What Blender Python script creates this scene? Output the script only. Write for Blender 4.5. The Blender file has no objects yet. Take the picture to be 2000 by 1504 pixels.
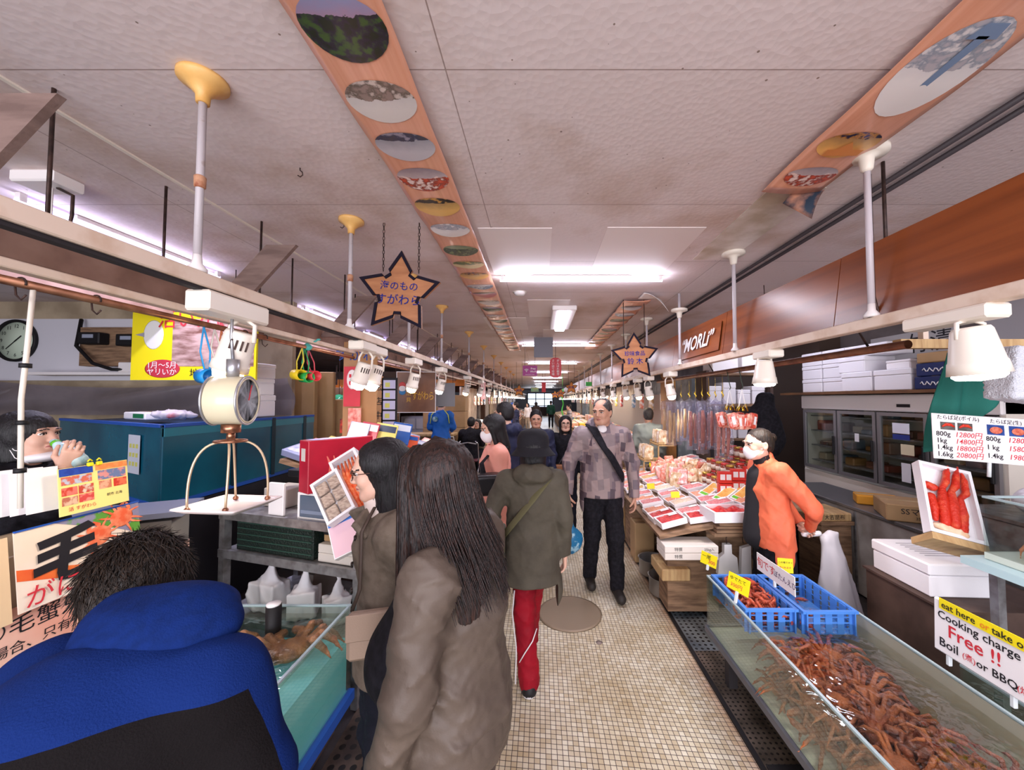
import bpy, bmesh, math, random
import numpy as np
from mathutils import Vector, Matrix, Euler
SC = bpy.context.scene
COL = SC.collection
PI = math.pi
random.seed(7)
RNG = np.random.default_rng(7)
# ------------------------------------------------------------------ camera
CAMZ, FPX, VPX, PITCH = 1.70, 735.0, 1055.0, math.radians(2.2)
cam_d = bpy.data.cameras.new('camera'); cam = bpy.data.objects.new('camera', cam_d); COL.objects.link(cam)
cam_d.sensor_fit = 'HORIZONTAL'; cam_d.sensor_width = 36.0
cam_d.lens = 36.0 * FPX / 2000.0
cam_d.shift_x = -(VPX - 1000.0) / 2000.0
cam_d.clip_start = 0.03; cam_d.clip_end = 200
cam.location = (0, 0, CAMZ); cam.rotation_euler = (PI/2 + PITCH, 0, 0)
SC.camera = cam
# ------------------------------------------------------------------ view, world
SC.view_settings.view_transform = 'Standard'
SC.view_settings.look = 'None'
SC.view_settings.gamma = 1.0
SC.view_settings.use_curve_mapping = False
SC.view_settings.exposure = -0.10
SC.cycles.use_denoising = True
SC.cycles.max_bounces = 8; SC.cycles.diffuse_bounces = 4; SC.cycles.glossy_bounces = 3
SC.cycles.transmission_bounces = 4; SC.cycles.transparent_max_bounces = 16
SC.cycles.caustics_reflective = False; SC.cycles.caustics_refractive = False
SC.cycles.sample_clamp_indirect = 4.0
world = bpy.data.worlds.new('world'); SC.world = world; world.use_nodes = True
wb = world.node_tree.nodes['Background']; wb.inputs[0].default_value = (0.80, 0.82, 1.0, 1); wb.inputs[1].default_value = 1.0
# ------------------------------------------------------------------ lights
def area(name, loc, rot, sx, sy, power, col=(1,1,1), spread=PI):
 d = bpy.data.lights.new(name, 'AREA'); d.shape = 'RECTANGLE'; d.size = sx; d.size_y = sy
 d.energy = power; d.color = col; d.spread = spread
 o = bpy.data.objects.new(name, d); COL.objects.link(o); o.location = loc; o.rotation_euler = rot
 return o
CEIL = 2.85
# unseen fill light added behind the camera to brighten ceiling and hall
area('rear_fill_light', (0.0, -3.4, 1.45), (PI/2, 0, 0), 7.0, 2.5, 430, (0.97, 0.95, 1.0))
TUBE_Y = [3.45, 7.7, 11.6, 15.5, 19.4, 23.3, 27.2, 31.1, 35.0]
for k, y in enumerate([-0.6] + TUBE_Y[:7]):      # the tubes that cross the aisle
 area('tube_light', (0.38, y, CEIL-0.075), (0, 0, 0), 1.5, 0.05, 36, (0.86, 0.86, 1.0))
 area('tube_light', (0.38, y, CEIL-0.10), (PI, 0, 0), 1.5, 0.03, 15, (0.82, 0.82, 1.0))
for (x, y) in [(-2.9, 2.7), (-2.9, 5.2), (-2.9, 8.0), (-2.9, 11.5), (-4.6, 6.0)]:     # tubes over the left stalls
 area('stall_tube_light', (x, y, CEIL-0.09), (0, 0, PI/2), 1.3, 0.05, 26, (0.74, 0.72, 1.0)); area('stall_tube_light', (x, y, CEIL-0.12), (PI, 0, PI/2), 1.3, 0.03, 4, (0.72, 0.70, 1.0))
for (x, y) in [(2.9, 1.2), (2.9, 4.5), (2.9, 8.0), (2.9, 12.0)]:
 area('stall_tube_light', (x, y, CEIL-0.09), (0, 0, PI/2), 1.3, 0.05, 16, (0.80, 0.80, 1.0))
area('hall_end_daylight', (0.0, 38.6, 1.7), (-PI/2, 0, 0), 3.0, 1.6, 60, (0.85, 0.9, 1.0))
# ------------------------------------------------------------------ helpers
def W(px, py, Y):
 """world point at distance Y seen at photo pixel px, py"""
 u = (px - VPX)/FPX; v = (752.0 - py)/FPX
 dy = math.cos(PITCH) - math.sin(PITCH)*v; dz = math.sin(PITCH) + math.cos(PITCH)*v
 t = Y/dy
 return Vector((u*t, Y, CAMZ + dz*t))
def WX(px, py, X):
 u = (px - VPX)/FPX; v = (752.0 - py)/FPX
 dy = math.cos(PITCH) - math.sin(PITCH)*v
 return W(px, py, X/u*dy)
def WZ(px, py, Z):
 v = (752.0 - py)/FPX
 dy = math.cos(PITCH) - math.sin(PITCH)*v; dz = math.sin(PITCH) + math.cos(PITCH)*v
 return W(px, py, (Z-CAMZ)/dz*dy)
def lin(hexs):
 hexs = hexs.lstrip('#'); o = []
 for i in (0, 2, 4):
  c = int(hexs[i:i+2], 16)/255.0
  o.append(c/12.92 if c <= 0.04045 else ((c+0.055)/1.055)**2.4)
 return (o[0], o[1], o[2], 1.0)
MATS = {}
def new_mat(name):
 m = bpy.data.materials.new(name); m.use_nodes = True
 nt = m.node_tree; nt.nodes.clear()
 out = nt.nodes.new('ShaderNodeOutputMaterial')
 return m, nt, out
def N(nt, t, **kw):
 n = nt.nodes.new(t)
 for k, v in kw.items():
  if k.startswith('i_'):
   key = k[2:]; n.inputs[int(key) if key.isdigit() else key].default_value = v
  else: setattr(n, k, v)
 return n
def mat(name, hexs, rough=0.55, metal=0.0, bump=0.0, bscale=60.0, hex2=None, vscale=6.0, vmix=(0.4, 0.65), spec=0.36,
  stretch=(1, 1, 1), emis=0.0, coat=0.0, sheen=0.0, sss=0.0, detail=4.0, bstretch=None, vdist=0.0):
 """a procedural surface: base colour, optional second colour in noise patches, noise bump"""
 if name in MATS: return MATS[name]
 m, nt, out = new_mat(name)
 b = N(nt, 'ShaderNodeBsdfPrincipled'); nt.links.new(b.outputs[0], out.inputs[0])
 c = lin(hexs); b.inputs['Base Color'].default_value = c
 b.inputs['Roughness'].default_value = rough; b.inputs['Metallic'].default_value = metal
 b.inputs['Specular IOR Level'].default_value = spec
 if coat: b.inputs['Coat Weight'].default_value = coat
 if sheen: b.inputs['Sheen Weight'].default_value = sheen
 if sss:
  b.inputs['Subsurface Weight'].default_value = sss; b.inputs['Subsurface Radius'].default_value = (0.012, 0.005, 0.003)
 if emis:
  b.inputs['Emission Color'].default_value = c; b.inputs['Emission Strength'].default_value = emis
 tc = None
 if hex2 or bump:
  tc = N(nt, 'ShaderNodeTexCoord')
 if hex2:
  mp = N(nt, 'ShaderNodeMapping'); mp.inputs['Scale'].default_value = stretch
  nz = N(nt, 'ShaderNodeTexNoise'); nz.inputs['Scale'].default_value = vscale; nz.inputs['Detail'].default_value = detail
  nz.inputs['Distortion'].default_value = vdist
  rp = N(nt, 'ShaderNodeValToRGB'); rp.color_ramp.elements[0].position = vmix[0]; rp.color_ramp.elements[1].position = vmix[1]
  rp.color_ramp.elements[0].color = c; rp.color_ramp.elements[1].color = lin(hex2)
  nt.links.new(tc.outputs['Object'], mp.inputs[0]); nt.links.new(mp.outputs[0], nz.inputs['Vector'])
  nt.links.new(nz.outputs[0], rp.inputs[0]); nt.links.new(rp.outputs[0], b.inputs['Base Color'])
 if bump:
  mp2 = N(nt, 'ShaderNodeMapping'); mp2.inputs['Scale'].default_value = bstretch or (1, 1, 1)
  n2 = N(nt, 'ShaderNodeTexNoise'); n2.inputs['Scale'].default_value = bscale; n2.inputs['Detail'].default_value = 4
  bp = N(nt, 'ShaderNodeBump'); bp.inputs['Strength'].default_value = bump; bp.inputs['Distance'].default_value = 0.01
  nt.links.new(tc.outputs['Object'], mp2.inputs[0]); nt.links.new(mp2.outputs[0], n2.inputs['Vector'])
  nt.links.new(n2.outputs[0], bp.inputs['Height']); nt.links.new(bp.outputs[0], b.inputs['Normal'])
 MATS[name] = m
 return m
def glassy(name, hexs='FFFFFF', clear=0.92, rough=0.03, bump=0.0, bscale=8.0, gloss=1.0, body=None, bodymix=0.0, bstretch=None, edge=1.45):
 """thin glass, water surface or plastic film: tinted see-through, Fresnel gloss, optional milky body"""
 if name in MATS: return MATS[name]
 m, nt, out = new_mat(name)
 tr = N(nt, 'ShaderNodeBsdfTransparent'); c = lin(hexs); tr.inputs[0].default_value = (c[0]*clear, c[1]*clear, c[2]*clear, 1)
 gl = N(nt, 'ShaderNodeBsdfGlossy'); gl.inputs['Roughness'].default_value = rough; gl.inputs[0].default_value = (gloss, gloss, gloss, 1)
 lw = N(nt, 'ShaderNodeLayerWeight'); lw.inputs[0].default_value = 0.5
 pw = N(nt, 'ShaderNodeMath', operation='POWER'); pw.inputs[1].default_value = 4.0; nt.links.new(lw.outputs['Facing'], pw.inputs[0])
 f0 = ((edge-1)/(edge+1))**2
 fr = N(nt, 'ShaderNodeMath', operation='MULTIPLY_ADD'); fr.inputs[1].default_value = 0.75; fr.inputs[2].default_value = f0; nt.links.new(pw.outputs[0], fr.inputs[0])
 mx = N(nt, 'ShaderNodeMixShader')
 base = tr
 if body:
  df = N(nt, 'ShaderNodeBsdfDiffuse'); df.inputs[0].default_value = lin(body)
  m0 = N(nt, 'ShaderNodeMixShader'); m0.inputs[0].default_value = bodymix
  nt.links.new(tr.outputs[0], m0.inputs[1]); nt.links.new(df.outputs[0], m0.inputs[2]); base = m0
 nt.links.new(fr.outputs[0], mx.inputs[0]); nt.links.new(base.outputs[0], mx.inputs[1]); nt.links.new(gl.outputs[0], mx.inputs[2])
 if bump:
  tc = N(nt, 'ShaderNodeTexCoord'); mp2 = N(nt, 'ShaderNodeMapping'); mp2.inputs['Scale'].default_value = bstretch or (1, 1, 1)
  n2 = N(nt, 'ShaderNodeTexNoise'); n2.inputs['Scale'].default_value = bscale; n2.inputs['Detail'].default_value = 2
  bp = N(nt, 'ShaderNodeBump'); bp.inputs['Strength'].default_value = bump; bp.inputs['Distance'].default_value = 0.02
  nt.links.new(tc.outputs['Object'], mp2.inputs[0]); nt.links.new(mp2.outputs[0], n2.inputs['Vector'])
  nt.links.new(n2.outputs[0], bp.inputs['Height']); nt.links.new(bp.outputs[0], lw.inputs['Normal']); nt.links.new(bp.outputs[0], gl.inputs['Normal'])
 nt.links.new(mx.outputs[0], out.inputs[0]); MATS[name] = m
 return m
def lamp_mat(name, hexs, strength):
 if name in MATS: return MATS[name]
 m, nt, out = new_mat(name)
 e = N(nt, 'ShaderNodeEmission'); e.inputs[0].default_value = lin(hexs); e.inputs[1].default_value = strength
 nt.links.new(e.outputs[0], out.inputs[0]); MATS[name] = m
 return m
def V(*a): return Vector(a)
def frame(o, xd, yd):
 """matrix with origin o, local x along xd, local y along yd (made square), z = x cross y"""
 x = Vector(xd).normalized(); z = x.cross(Vector(yd)).normalized(); y = z.cross(x)
 m = Matrix((x, y, z)).transposed().to_4x4(); m.translation = Vector(o)
 return m
def rotm(rx=0, ry=0, rz=0): return Euler((rx, ry, rz)).to_matrix().to_4x4()
def TR(x, y=None, z=None):
 return Matrix.Translation(Vector(x) if y is None else Vector((x, y, z)))
class MB:
 """collects shapes into one mesh; .M is the current transform"""
 def __init__(s, M=None):
  s.v = []; s.f = []; s.mi = []; s.sm = []; s.M = M or Matrix.Identity(4); s.cur = 0; s.smooth = False
 def add(s, verts, faces, smooth=None):
  n = len(s.v); M = s.M
  s.v += [M @ Vector(p) for p in verts]
  sm = s.smooth if smooth is None else smooth
  for f in faces:
   s.f.append([i+n for i in f]); s.mi.append(s.cur); s.sm.append(sm)
  return s
 def box(s, c, d, R=None, bev=0.0):
  hx, hy, hz = d[0]/2, d[1]/2, d[2]/2
  if bev <= 0:
   vs = [(x*hx, y*hy, z*hz) for z in (-1, 1) for y in (-1, 1) for x in (-1, 1)]
   fs = [(0, 2, 3, 1), (4, 5, 7, 6), (0, 1, 5, 4), (2, 6, 7, 3), (0, 4, 6, 2), (1, 3, 7, 5)]
  else:
   b = min(bev, hx*.95, hy*.95, hz*.95)
   vs = []; idx = {}
   for z in (-1, 1):
    for y in (-1, 1):
     for x in (-1, 1):
      for ax in range(3):
       p = [x*(hx-b), y*(hy-b), z*(hz-b)]; p[ax] += (x, y, z)[ax]*b
       idx[(x, y, z, ax)] = len(vs); vs.append(tuple(p))
   fs = []
   for ax in range(3):
    a1, a2 = [(1, 2), (2, 0), (0, 1)][ax]
    for sg in (-1, 1):
     q = []
     for (u, w) in ((-1, -1), (1, -1), (1, 1), (-1, 1)):
      k = [0, 0, 0]; k[ax] = sg; k[a1] = u; k[a2] = w
      q.append(idx[(k[0], k[1], k[2], ax)])
     fs.append(q if sg > 0 else q[::-1])
   for ax in range(3):
    a1, a2 = [(1, 2), (2, 0), (0, 1)][ax]
    for u in (-1, 1):
     for w in (-1, 1):
      q = []
      for (sg, A) in ((-1, a1), (1, a1), (1, a2), (-1, a2)):
       k = [0, 0, 0]; k[ax] = sg; k[a1] = u; k[a2] = w
       q.append(idx[(k[0], k[1], k[2], A)])
      fs.append(q if u*w < 0 else q[::-1])
   for z in (-1, 1):
    for y in (-1, 1):
     for x in (-1, 1):
      q = [idx[(x, y, z, a)] for a in range(3)]
      fs.append(q if x*y*z > 0 else q[::-1])
  T = Matrix.Translation(Vector(c))
  if R is not None: T = T @ R
  return s.add([T @ Vector(p) for p in vs], fs, False)
 def tube(s, pts, r, seg=8, cap=True, closed=False, smooth=True, flat=None):
  """sweep a circle (or an ellipse: flat = second radius factor along the side) along pts; r a number or a list"""
  pts = [Vector(p) for p in pts]; n = len(pts)
  rs = r if isinstance(r, (list, tuple)) else [r]*n
  vs = []; up = None
  for i, p in enumerate(pts):
   if closed: t = pts[(i+1) % n] - pts[i-1]
   else: t = pts[min(i+1, n-1)] - pts[max(i-1, 0)]
   if t.length < 1e-9: t = Vector((0, 0, 1))
   t.normalize()
   if up is None:
    up = Vector((0, 0, 1)) if abs(t.z) < 0.9 else Vector((0, 1, 0))
   a = t.cross(up)
   if a.length < 1e-6: a = t.orthogonal()
   a.normalize(); b = a.cross(t); up = b
   fl = flat or 1.0
   for k in range(seg):
    th = 2*PI*k/seg
    vs.append(p + a*(rs[i]*math.cos(th)) + b*(rs[i]*fl*math.sin(th)))
  fs = []
  m = n if closed else n-1
  for i in range(m):
   j = (i+1) % n
   for k in range(seg):
    k2 = (k+1) % seg
    fs.append((i*seg+k, i*seg+k2, j*seg+k2, j*seg+k))
  if cap and not closed:
   fs.append(tuple(range(seg))[::-1]); fs.append(tuple((n-1)*seg+k for k in range(seg)))
  return s.add(vs, fs, smooth)
 def cyl(s, a, b, r, seg=14, r2=None, smooth=True):
  return s.tube([a, b], [r, r if r2 is None else r2], seg, True, False, smooth)
 def lathe(s, prof, seg=24, smooth=True, c=(0, 0, 0)):
  """prof: (radius, z) pairs turned about local z"""
  vs = []; fs = []; n = len(prof)
  for (r, z) in prof:
   for k in range(seg):
    th = 2*PI*k/seg; vs.append((c[0]+r*math.cos(th), c[1]+r*math.sin(th), c[2]+z))
  for i in range(n-1):
   for k in range(seg):
    k2 = (k+1) % seg; fs.append((i*seg+k, i*seg+k2, (i+1)*seg+k2, (i+1)*seg+k))
  if prof[0][0] > 1e-5: fs.append(tuple(range(seg))[::-1])
  if prof[-1][0] > 1e-5: fs.append(tuple((n-1)*seg+k for k in range(seg)))
  return s.add(vs, fs, smooth)
 def prism(s, poly, z0, z1, smooth=False):
  n = len(poly)
  vs = [(p[0], p[1], z0) for p in poly] + [(p[0], p[1], z1) for p in poly]
  fs = [tuple(range(n))[::-1], tuple(range(n, 2*n))]
  for i in range(n):
   j = (i+1) % n; fs.append((i, j, n+j, n+i))
  return s.add(vs, fs, smooth)
 def ring_prism(s, outer, inner, z0, z1):
  """frame between two outlines with the same number of points"""
  n = len(outer)
  vs = [(p[0], p[1], z0) for p in outer] + [(p[0], p[1], z1) for p in outer] + [(p[0], p[1], z0) for p in inner] + [(p[0], p[1], z1) for p in inner]
  fs = []
  for i in range(n):
   j = (i+1) % n
   fs += [(i, j, n+j, n+i), (2*n+j, 2*n+i, 3*n+i, 3*n+j), (n+i, n+j, 3*n+j, 3*n+i), (j, i, 2*n+i, 2*n+j)]
  return s.add(vs, fs, False)
 def ball(s, c, r, seg=12, rings=8, sc=(1, 1, 1)):
  prof = [(max(1e-6, r*math.sin(PI*i/rings)), -r*math.cos(PI*i/rings)) for i in range(rings+1)]
  M0 = s.M; s.M = M0 @ Matrix.Translation(Vector(c)) @ Matrix.Diagonal((sc[0], sc[1], sc[2], 1))
  s.lathe(prof, seg); s.M = M0
  return s
 def grid(s, fn, nu, nv, smooth=True):
  vs = [fn(i/nu, j/nv) for j in range(nv+1) for i in range(nu+1)]
  fs = [(j*(nu+1)+i, j*(nu+1)+i+1, (j+1)*(nu+1)+i+1, (j+1)*(nu+1)+i) for j in range(nv) for i in range(nu)]
  return s.add(vs, fs, smooth)
 def quad(s, a, b, c, d): return s.add([a, b, c, d], [(0, 1, 2, 3)], False)
 def build(s, name, m, parent=None, world=True):
  me = bpy.data.meshes.new(name)
  inv = None
  if parent is not None and world:
   inv = world_of(parent).inverted()
  vs = [inv @ p for p in s.v] if inv is not None else s.v
  me.from_pydata([tuple(p) for p in vs], [], s.f)
  ms = m if isinstance(m, (list, tuple)) else [m]
  for x in ms: me.materials.append(x)
  me.polygons.foreach_set('material_index', [min(i, len(ms)-1) for i in s.mi])
  me.polygons.foreach_set('use_smooth', s.sm)
  me.update()
  o = bpy.data.objects.new(name, me); COL.objects.link(o)
  if parent is not None: o.parent = parent
  return o
def world_of(o):
 m = Matrix.LocRotScale(o.location, o.rotation_euler, o.scale)
 return world_of(o.parent) @ m if o.parent else m
def tag(o, label=None, cat=None, group=None, kind=None):
 if label: o['label'] = label
 if cat: o['category'] = cat
 if group: o['group'] = group
 if kind: o['kind'] = kind
 return o
def thing(name, label, cat, loc=(0, 0, 0), rz=0.0, group=None):
 o = bpy.data.objects.new(name, None); COL.objects.link(o); o.empty_display_size = 0.1
 o.location = loc; o.rotation_euler = (0, 0, rz)
 return tag(o, label, cat, group)
def struct(name, mb, m): return tag(mb.build(name, m), kind='structure')
def solo(name, mb, m, label, cat, group=None, kind=None):
 """a thing that is one mesh: its origin is put at the middle of its base"""
 c = Vector((sum(p.x for p in mb.v)/len(mb.v), sum(p.y for p in mb.v)/len(mb.v), min(p.z for p in mb.v)))
 mb.v = [p - c for p in mb.v]
 o = mb.build(name, m); o.location = c
 return tag(o, label, cat, group, kind)
KIDS = {}
def dup(root, loc=None, rot=None, label=None, group=None, scale=None):
 """a copy of a thing with copies of its parts and sub-parts (mesh data shared)"""
 if not KIDS:
  pass
 def cp(o, par):
  c = o.copy(); COL.objects.link(c); c.parent = par
  for ch in o.children: cp(ch, c)
  return c
 r = cp(root, None)
 if loc is not None: r.location = loc
 if rot is not None: r.rotation_euler = rot if isinstance(rot, (tuple, list, Euler)) else (0, 0, rot)
 if scale is not None: r.scale = (scale,)*3 if not isinstance(scale, (tuple, list)) else scale
 if label: r['label'] = label
 if group: r['group'] = group
 return r
# ------------------------------------------------------------------ lettering
_txt = {}
def text_mb(mb, s, size, M, depth=0.0015, align='CENTER', bold=0.0, shear=0.0, sx=1.0):
 """adds the writing s to mb; M places its plane (local x along the line, y up, z out)"""
 key = (s, align, bold, shear)
 if key not in _txt:
  cu = bpy.data.curves.new('writing', 'FONT'); cu.body = s; cu.size = 1.0; cu.align_x = align; cu.align_y = 'CENTER'
  cu.offset = bold; cu.shear = shear; cu.resolution_u = 2; cu.fill_mode = 'FRONT'
  o = bpy.data.objects.new('writing', cu); COL.objects.link(o)
  dg = bpy.context.evaluated_depsgraph_get()
  me = bpy.data.meshes.new_from_object(o.evaluated_get(dg))
  _txt[key] = ([tuple(v.co) for v in me.vertices], [tuple(p.vertices) for p in me.polygons])
  bpy.data.objects.remove(o); bpy.data.curves.remove(cu); bpy.data.meshes.remove(me)
 vs, fs = _txt[key]
 M0 = mb.M; mb.M = M0 @ M
 mb.add([(x*size*sx, y*size, depth) for x, y, z in vs], fs, False)
 mb.M = M0
 return mb
def lettering(s, size, M, m, parent, depth=0.0015, name='lettering', label=None, **kw):
 if any(ord(c) > 0x3000 for c in s) and kw.get('bold', 0) < 0.035: kw['bold'] = min(kw.get('bold', 0), 0.003)
 mb = MB(); text_mb(mb, s, size, M, depth, **kw)
 o = mb.build(name, m, parent)
 if label: o['label'] = label
 return o
# ------------------------------------------------------------------ the hall
YN, YF = -3.4, 39.0
def floor_tile_mat():
 m, nt, out = new_mat('mosaic_tiles')
 b = N(nt, 'ShaderNodeBsdfPrincipled'); nt.links.new(b.outputs[0], out.inputs[0])
 tc = N(nt, 'ShaderNodeTexCoord'); sp = N(nt, 'ShaderNodeSeparateXYZ'); nt.links.new(tc.outputs['Object'], sp.inputs[0])
 def mth(op, a, c=None):
  n = N(nt, 'ShaderNodeMath', operation=op)
  for i, x in enumerate((a, c)):
   if x is None: continue
   if isinstance(x, (int, float)): n.inputs[i].default_value = x
   else: nt.links.new(x, n.inputs[i])
  return n.outputs[0]
 P = 0.0272
 u = mth('DIVIDE', sp.outputs[0], P)
 v = mth('DIVIDE', mth('ADD', sp.outputs[1], mth('MULTIPLY', sp.outputs[0], 0.10)), P)
 fu = mth('FRACT', u); fv = mth('FRACT', v)
 du = mth('ABSOLUTE', mth('SUBTRACT', fu, 0.5)); dv = mth('ABSOLUTE', mth('SUBTRACT', fv, 0.5))
 d = mth('MAXIMUM', du, dv)
 g = N(nt, 'ShaderNodeValToRGB'); g.color_ramp.elements[0].position = 0.432; g.color_ramp.elements[1].position = 0.462
 nt.links.new(d, g.inputs[0])
 cb = N(nt, 'ShaderNodeCombineXYZ'); nt.links.new(mth('FLOOR', u), cb.inputs[0]); nt.links.new(mth('FLOOR', v), cb.inputs[1])
 wn = N(nt, 'ShaderNodeTexWhiteNoise'); nt.links.new(cb.outputs[0], wn.inputs[0])
 tr = N(nt, 'ShaderNodeValToRGB')
 e = tr.color_ramp.elements; e[0].color = lin('C6B596'); e[1].color = lin('E4DCC8')
 nt.links.new(wn.outputs[0], tr.inputs[0])
 nz = N(nt, 'ShaderNodeTexNoise'); nz.inputs['Scale'].default_value = 1.7; nz.inputs['Detail'].default_value = 5
 nt.links.new(tc.outputs['Object'], nz.inputs['Vector'])
 dr = N(nt, 'ShaderNodeValToRGB'); dr.color_ramp.elements[0].position = 0.35; dr.color_ramp.elements[1].position = 0.6
 dr.color_ramp.elements[0].color = lin('CDBE9F'); dr.color_ramp.elements[1].color = (1, 1, 1, 1)
 nt.links.new(nz.outputs[0], dr.inputs[0])
 mu = N(nt, 'ShaderNodeMix', data_type='RGBA', blend_type='MULTIPLY'); mu.inputs[0].default_value = 0.6
 nt.links.new(tr.outputs[0], mu.inputs[6]); nt.links.new(dr.outputs[0], mu.inputs[7])
 # rust run-off along the right hand edge
 rs = N(nt, 'ShaderNodeMapRange'); rs.inputs[1].default_value = 0.80; rs.inputs[2].default_value = 1.02
 nz2 = N(nt, 'ShaderNodeTexNoise'); nz2.inputs['Scale'].default_value = 6; nt.links.new(tc.outputs['Object'], nz2.inputs['Vector'])
 nt.links.new(sp.outputs[0], rs.inputs[0])
 rk = mth('MULTIPLY', mth('POWER', rs.outputs[0], 3.0), mth('MULTIPLY', nz2.outputs[0], 1.0))
 mr = N(nt, 'ShaderNodeMix', data_type='RGBA'); nt.links.new(rk, mr.inputs[0]); nt.links.new(mu.outputs[2], mr.inputs[6]); mr.inputs[7].default_value = lin('A8622A')
 mx = N(nt, 'ShaderNodeMix', data_type='RGBA'); nt.links.new(g.outputs[0], mx.inputs[0]); nt.links.new(mr.outputs[2], mx.inputs[6])
 mx.inputs[7].default_value = lin('3A2A2C')
 nt.links.new(mx.outputs[2], b.inputs['Base Color'])
 ro = N(nt, 'ShaderNodeMapRange'); ro.inputs[3].default_value = 0.30; ro.inputs[4].default_value = 0.8; nt.links.new(g.outputs[0], ro.inputs[0])
 nt.links.new(ro.outputs[0], b.inputs['Roughness'])
 iv = mth('SUBTRACT', 1.0, g.outputs[0])
 bp = N(nt, 'ShaderNodeBump'); bp.inputs['Strength'].default_value = 0.35; bp.inputs['Distance'].default_value = 0.002
 nt.links.new(iv, bp.inputs['Height']); nt.links.new(bp.outputs[0], b.inputs['Normal'])
 return m
def ceiling_mat():
 m, nt, out = new_mat('painted_ceiling_board')
 b = N(nt, 'ShaderNodeBsdfPrincipled'); nt.links.new(b.outputs[0], out.inputs[0]); b.inputs['Roughness'].default_value = 0.6
 tc = N(nt, 'ShaderNodeTexCoord')
 br = N(nt, 'ShaderNodeTexBrick'); br.offset = 0.0; br.inputs['Scale'].default_value = 1.0
 br.inputs['Brick Width'].default_value = 1.82; br.inputs['Row Height'].default_value = 0.91; br.inputs['Mortar Size'].default_value = 0.0025
 br.inputs['Color1'].default_value = lin('E0D2D2'); br.inputs['Color2'].default_value = lin('D8C9C8'); br.inputs['Mortar'].default_value = lin('A28F8B')
 mp = N(nt, 'ShaderNodeMapping'); mp.inputs['Location'].default_value = (0.33, 0.55, 0)
 nt.links.new(tc.outputs['Object'], mp.inputs[0]); nt.links.new(mp.outputs[0], br.inputs['Vector'])
 nz = N(nt, 'ShaderNodeTexNoise'); nz.inputs['Scale'].default_value = 0.9; nz.inputs['Detail'].default_value = 6; nz.inputs['Roughness'].default_value = 0.6
 nt.links.new(tc.outputs['Object'], nz.inputs['Vector'])
 r1 = N(nt, 'ShaderNodeValToRGB'); r1.color_ramp.elements[0].position = 0.5; r1.color_ramp.elements[1].position = 0.72
 r1.color_ramp.elements[0].color = (1, 1, 1, 1); r1.color_ramp.elements[1].color = lin('C9B093'); nt.links.new(nz.outputs[0], r1.inputs[0])
 m1 = N(nt, 'ShaderNodeMix', data_type='RGBA', blend_type='MULTIPLY'); m1.inputs[0].default_value = 0.85
 nt.links.new(br.outputs[0], m1.inputs[6]); nt.links.new(r1.outputs[0], m1.inputs[7])
 # specks
 vo = N(nt, 'ShaderNodeTexVoronoi'); vo.inputs['Scale'].default_value = 22; nt.links.new(tc.outputs['Object'], vo.inputs['Vector'])
 nz3 = N(nt, 'ShaderNodeTexNoise'); nz3.inputs['Scale'].default_value = 2.2; nt.links.new(tc.outputs['Object'], nz3.inputs['Vector'])
 ad = N(nt, 'ShaderNodeMath', operation='MULTIPLY'); ad.inputs[1].default_value = 0.16; nt.links.new(nz3.outputs[0], ad.inputs[0])
 lt = N(nt, 'ShaderNodeMath', operation='LESS_THAN'); nt.links.new(vo.outputs['Distance'], lt.inputs[0]); nt.links.new(ad.outputs[0], lt.inputs[1])
 lt2 = N(nt, 'ShaderNodeMath', operation='MULTIPLY'); nt.links.new(lt.outputs[0], lt2.inputs[0])
 sc = N(nt, 'ShaderNodeSeparateColor'); nt.links.new(vo.outputs['Color'], sc.inputs[0])
 g2 = N(nt, 'ShaderNodeMath', operation='GREATER_THAN'); g2.inputs[1].default_value = 0.86; nt.links.new(sc.outputs[0], g2.inputs[0]); nt.links.new(g2.outputs[0], lt2.inputs[1])
 m2 = N(nt, 'ShaderNodeMix', data_type='RGBA'); nt.links.new(lt2.outputs[0], m2.inputs[0]); nt.links.new(m1.outputs[2], m2.inputs[6]); m2.inputs[7].default_value = lin('8C7A72')
 nt.links.new(m2.outputs[2], b.inputs['Base Color'])
 v2 = N(nt, 'ShaderNodeTexVoronoi'); v2.inputs['Scale'].default_value = 38; nt.links.new(tc.outputs['Object'], v2.inputs['Vector'])
 bp = N(nt, 'ShaderNodeBump'); bp.inputs['Strength'].default_value = 0.25; bp.inputs['Distance'].default_value = 0.004
 nt.links.new(v2.outputs['Distance'], bp.inputs['Height']); nt.links.new(bp.outputs[0], b.inputs['Normal'])
 return m
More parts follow.
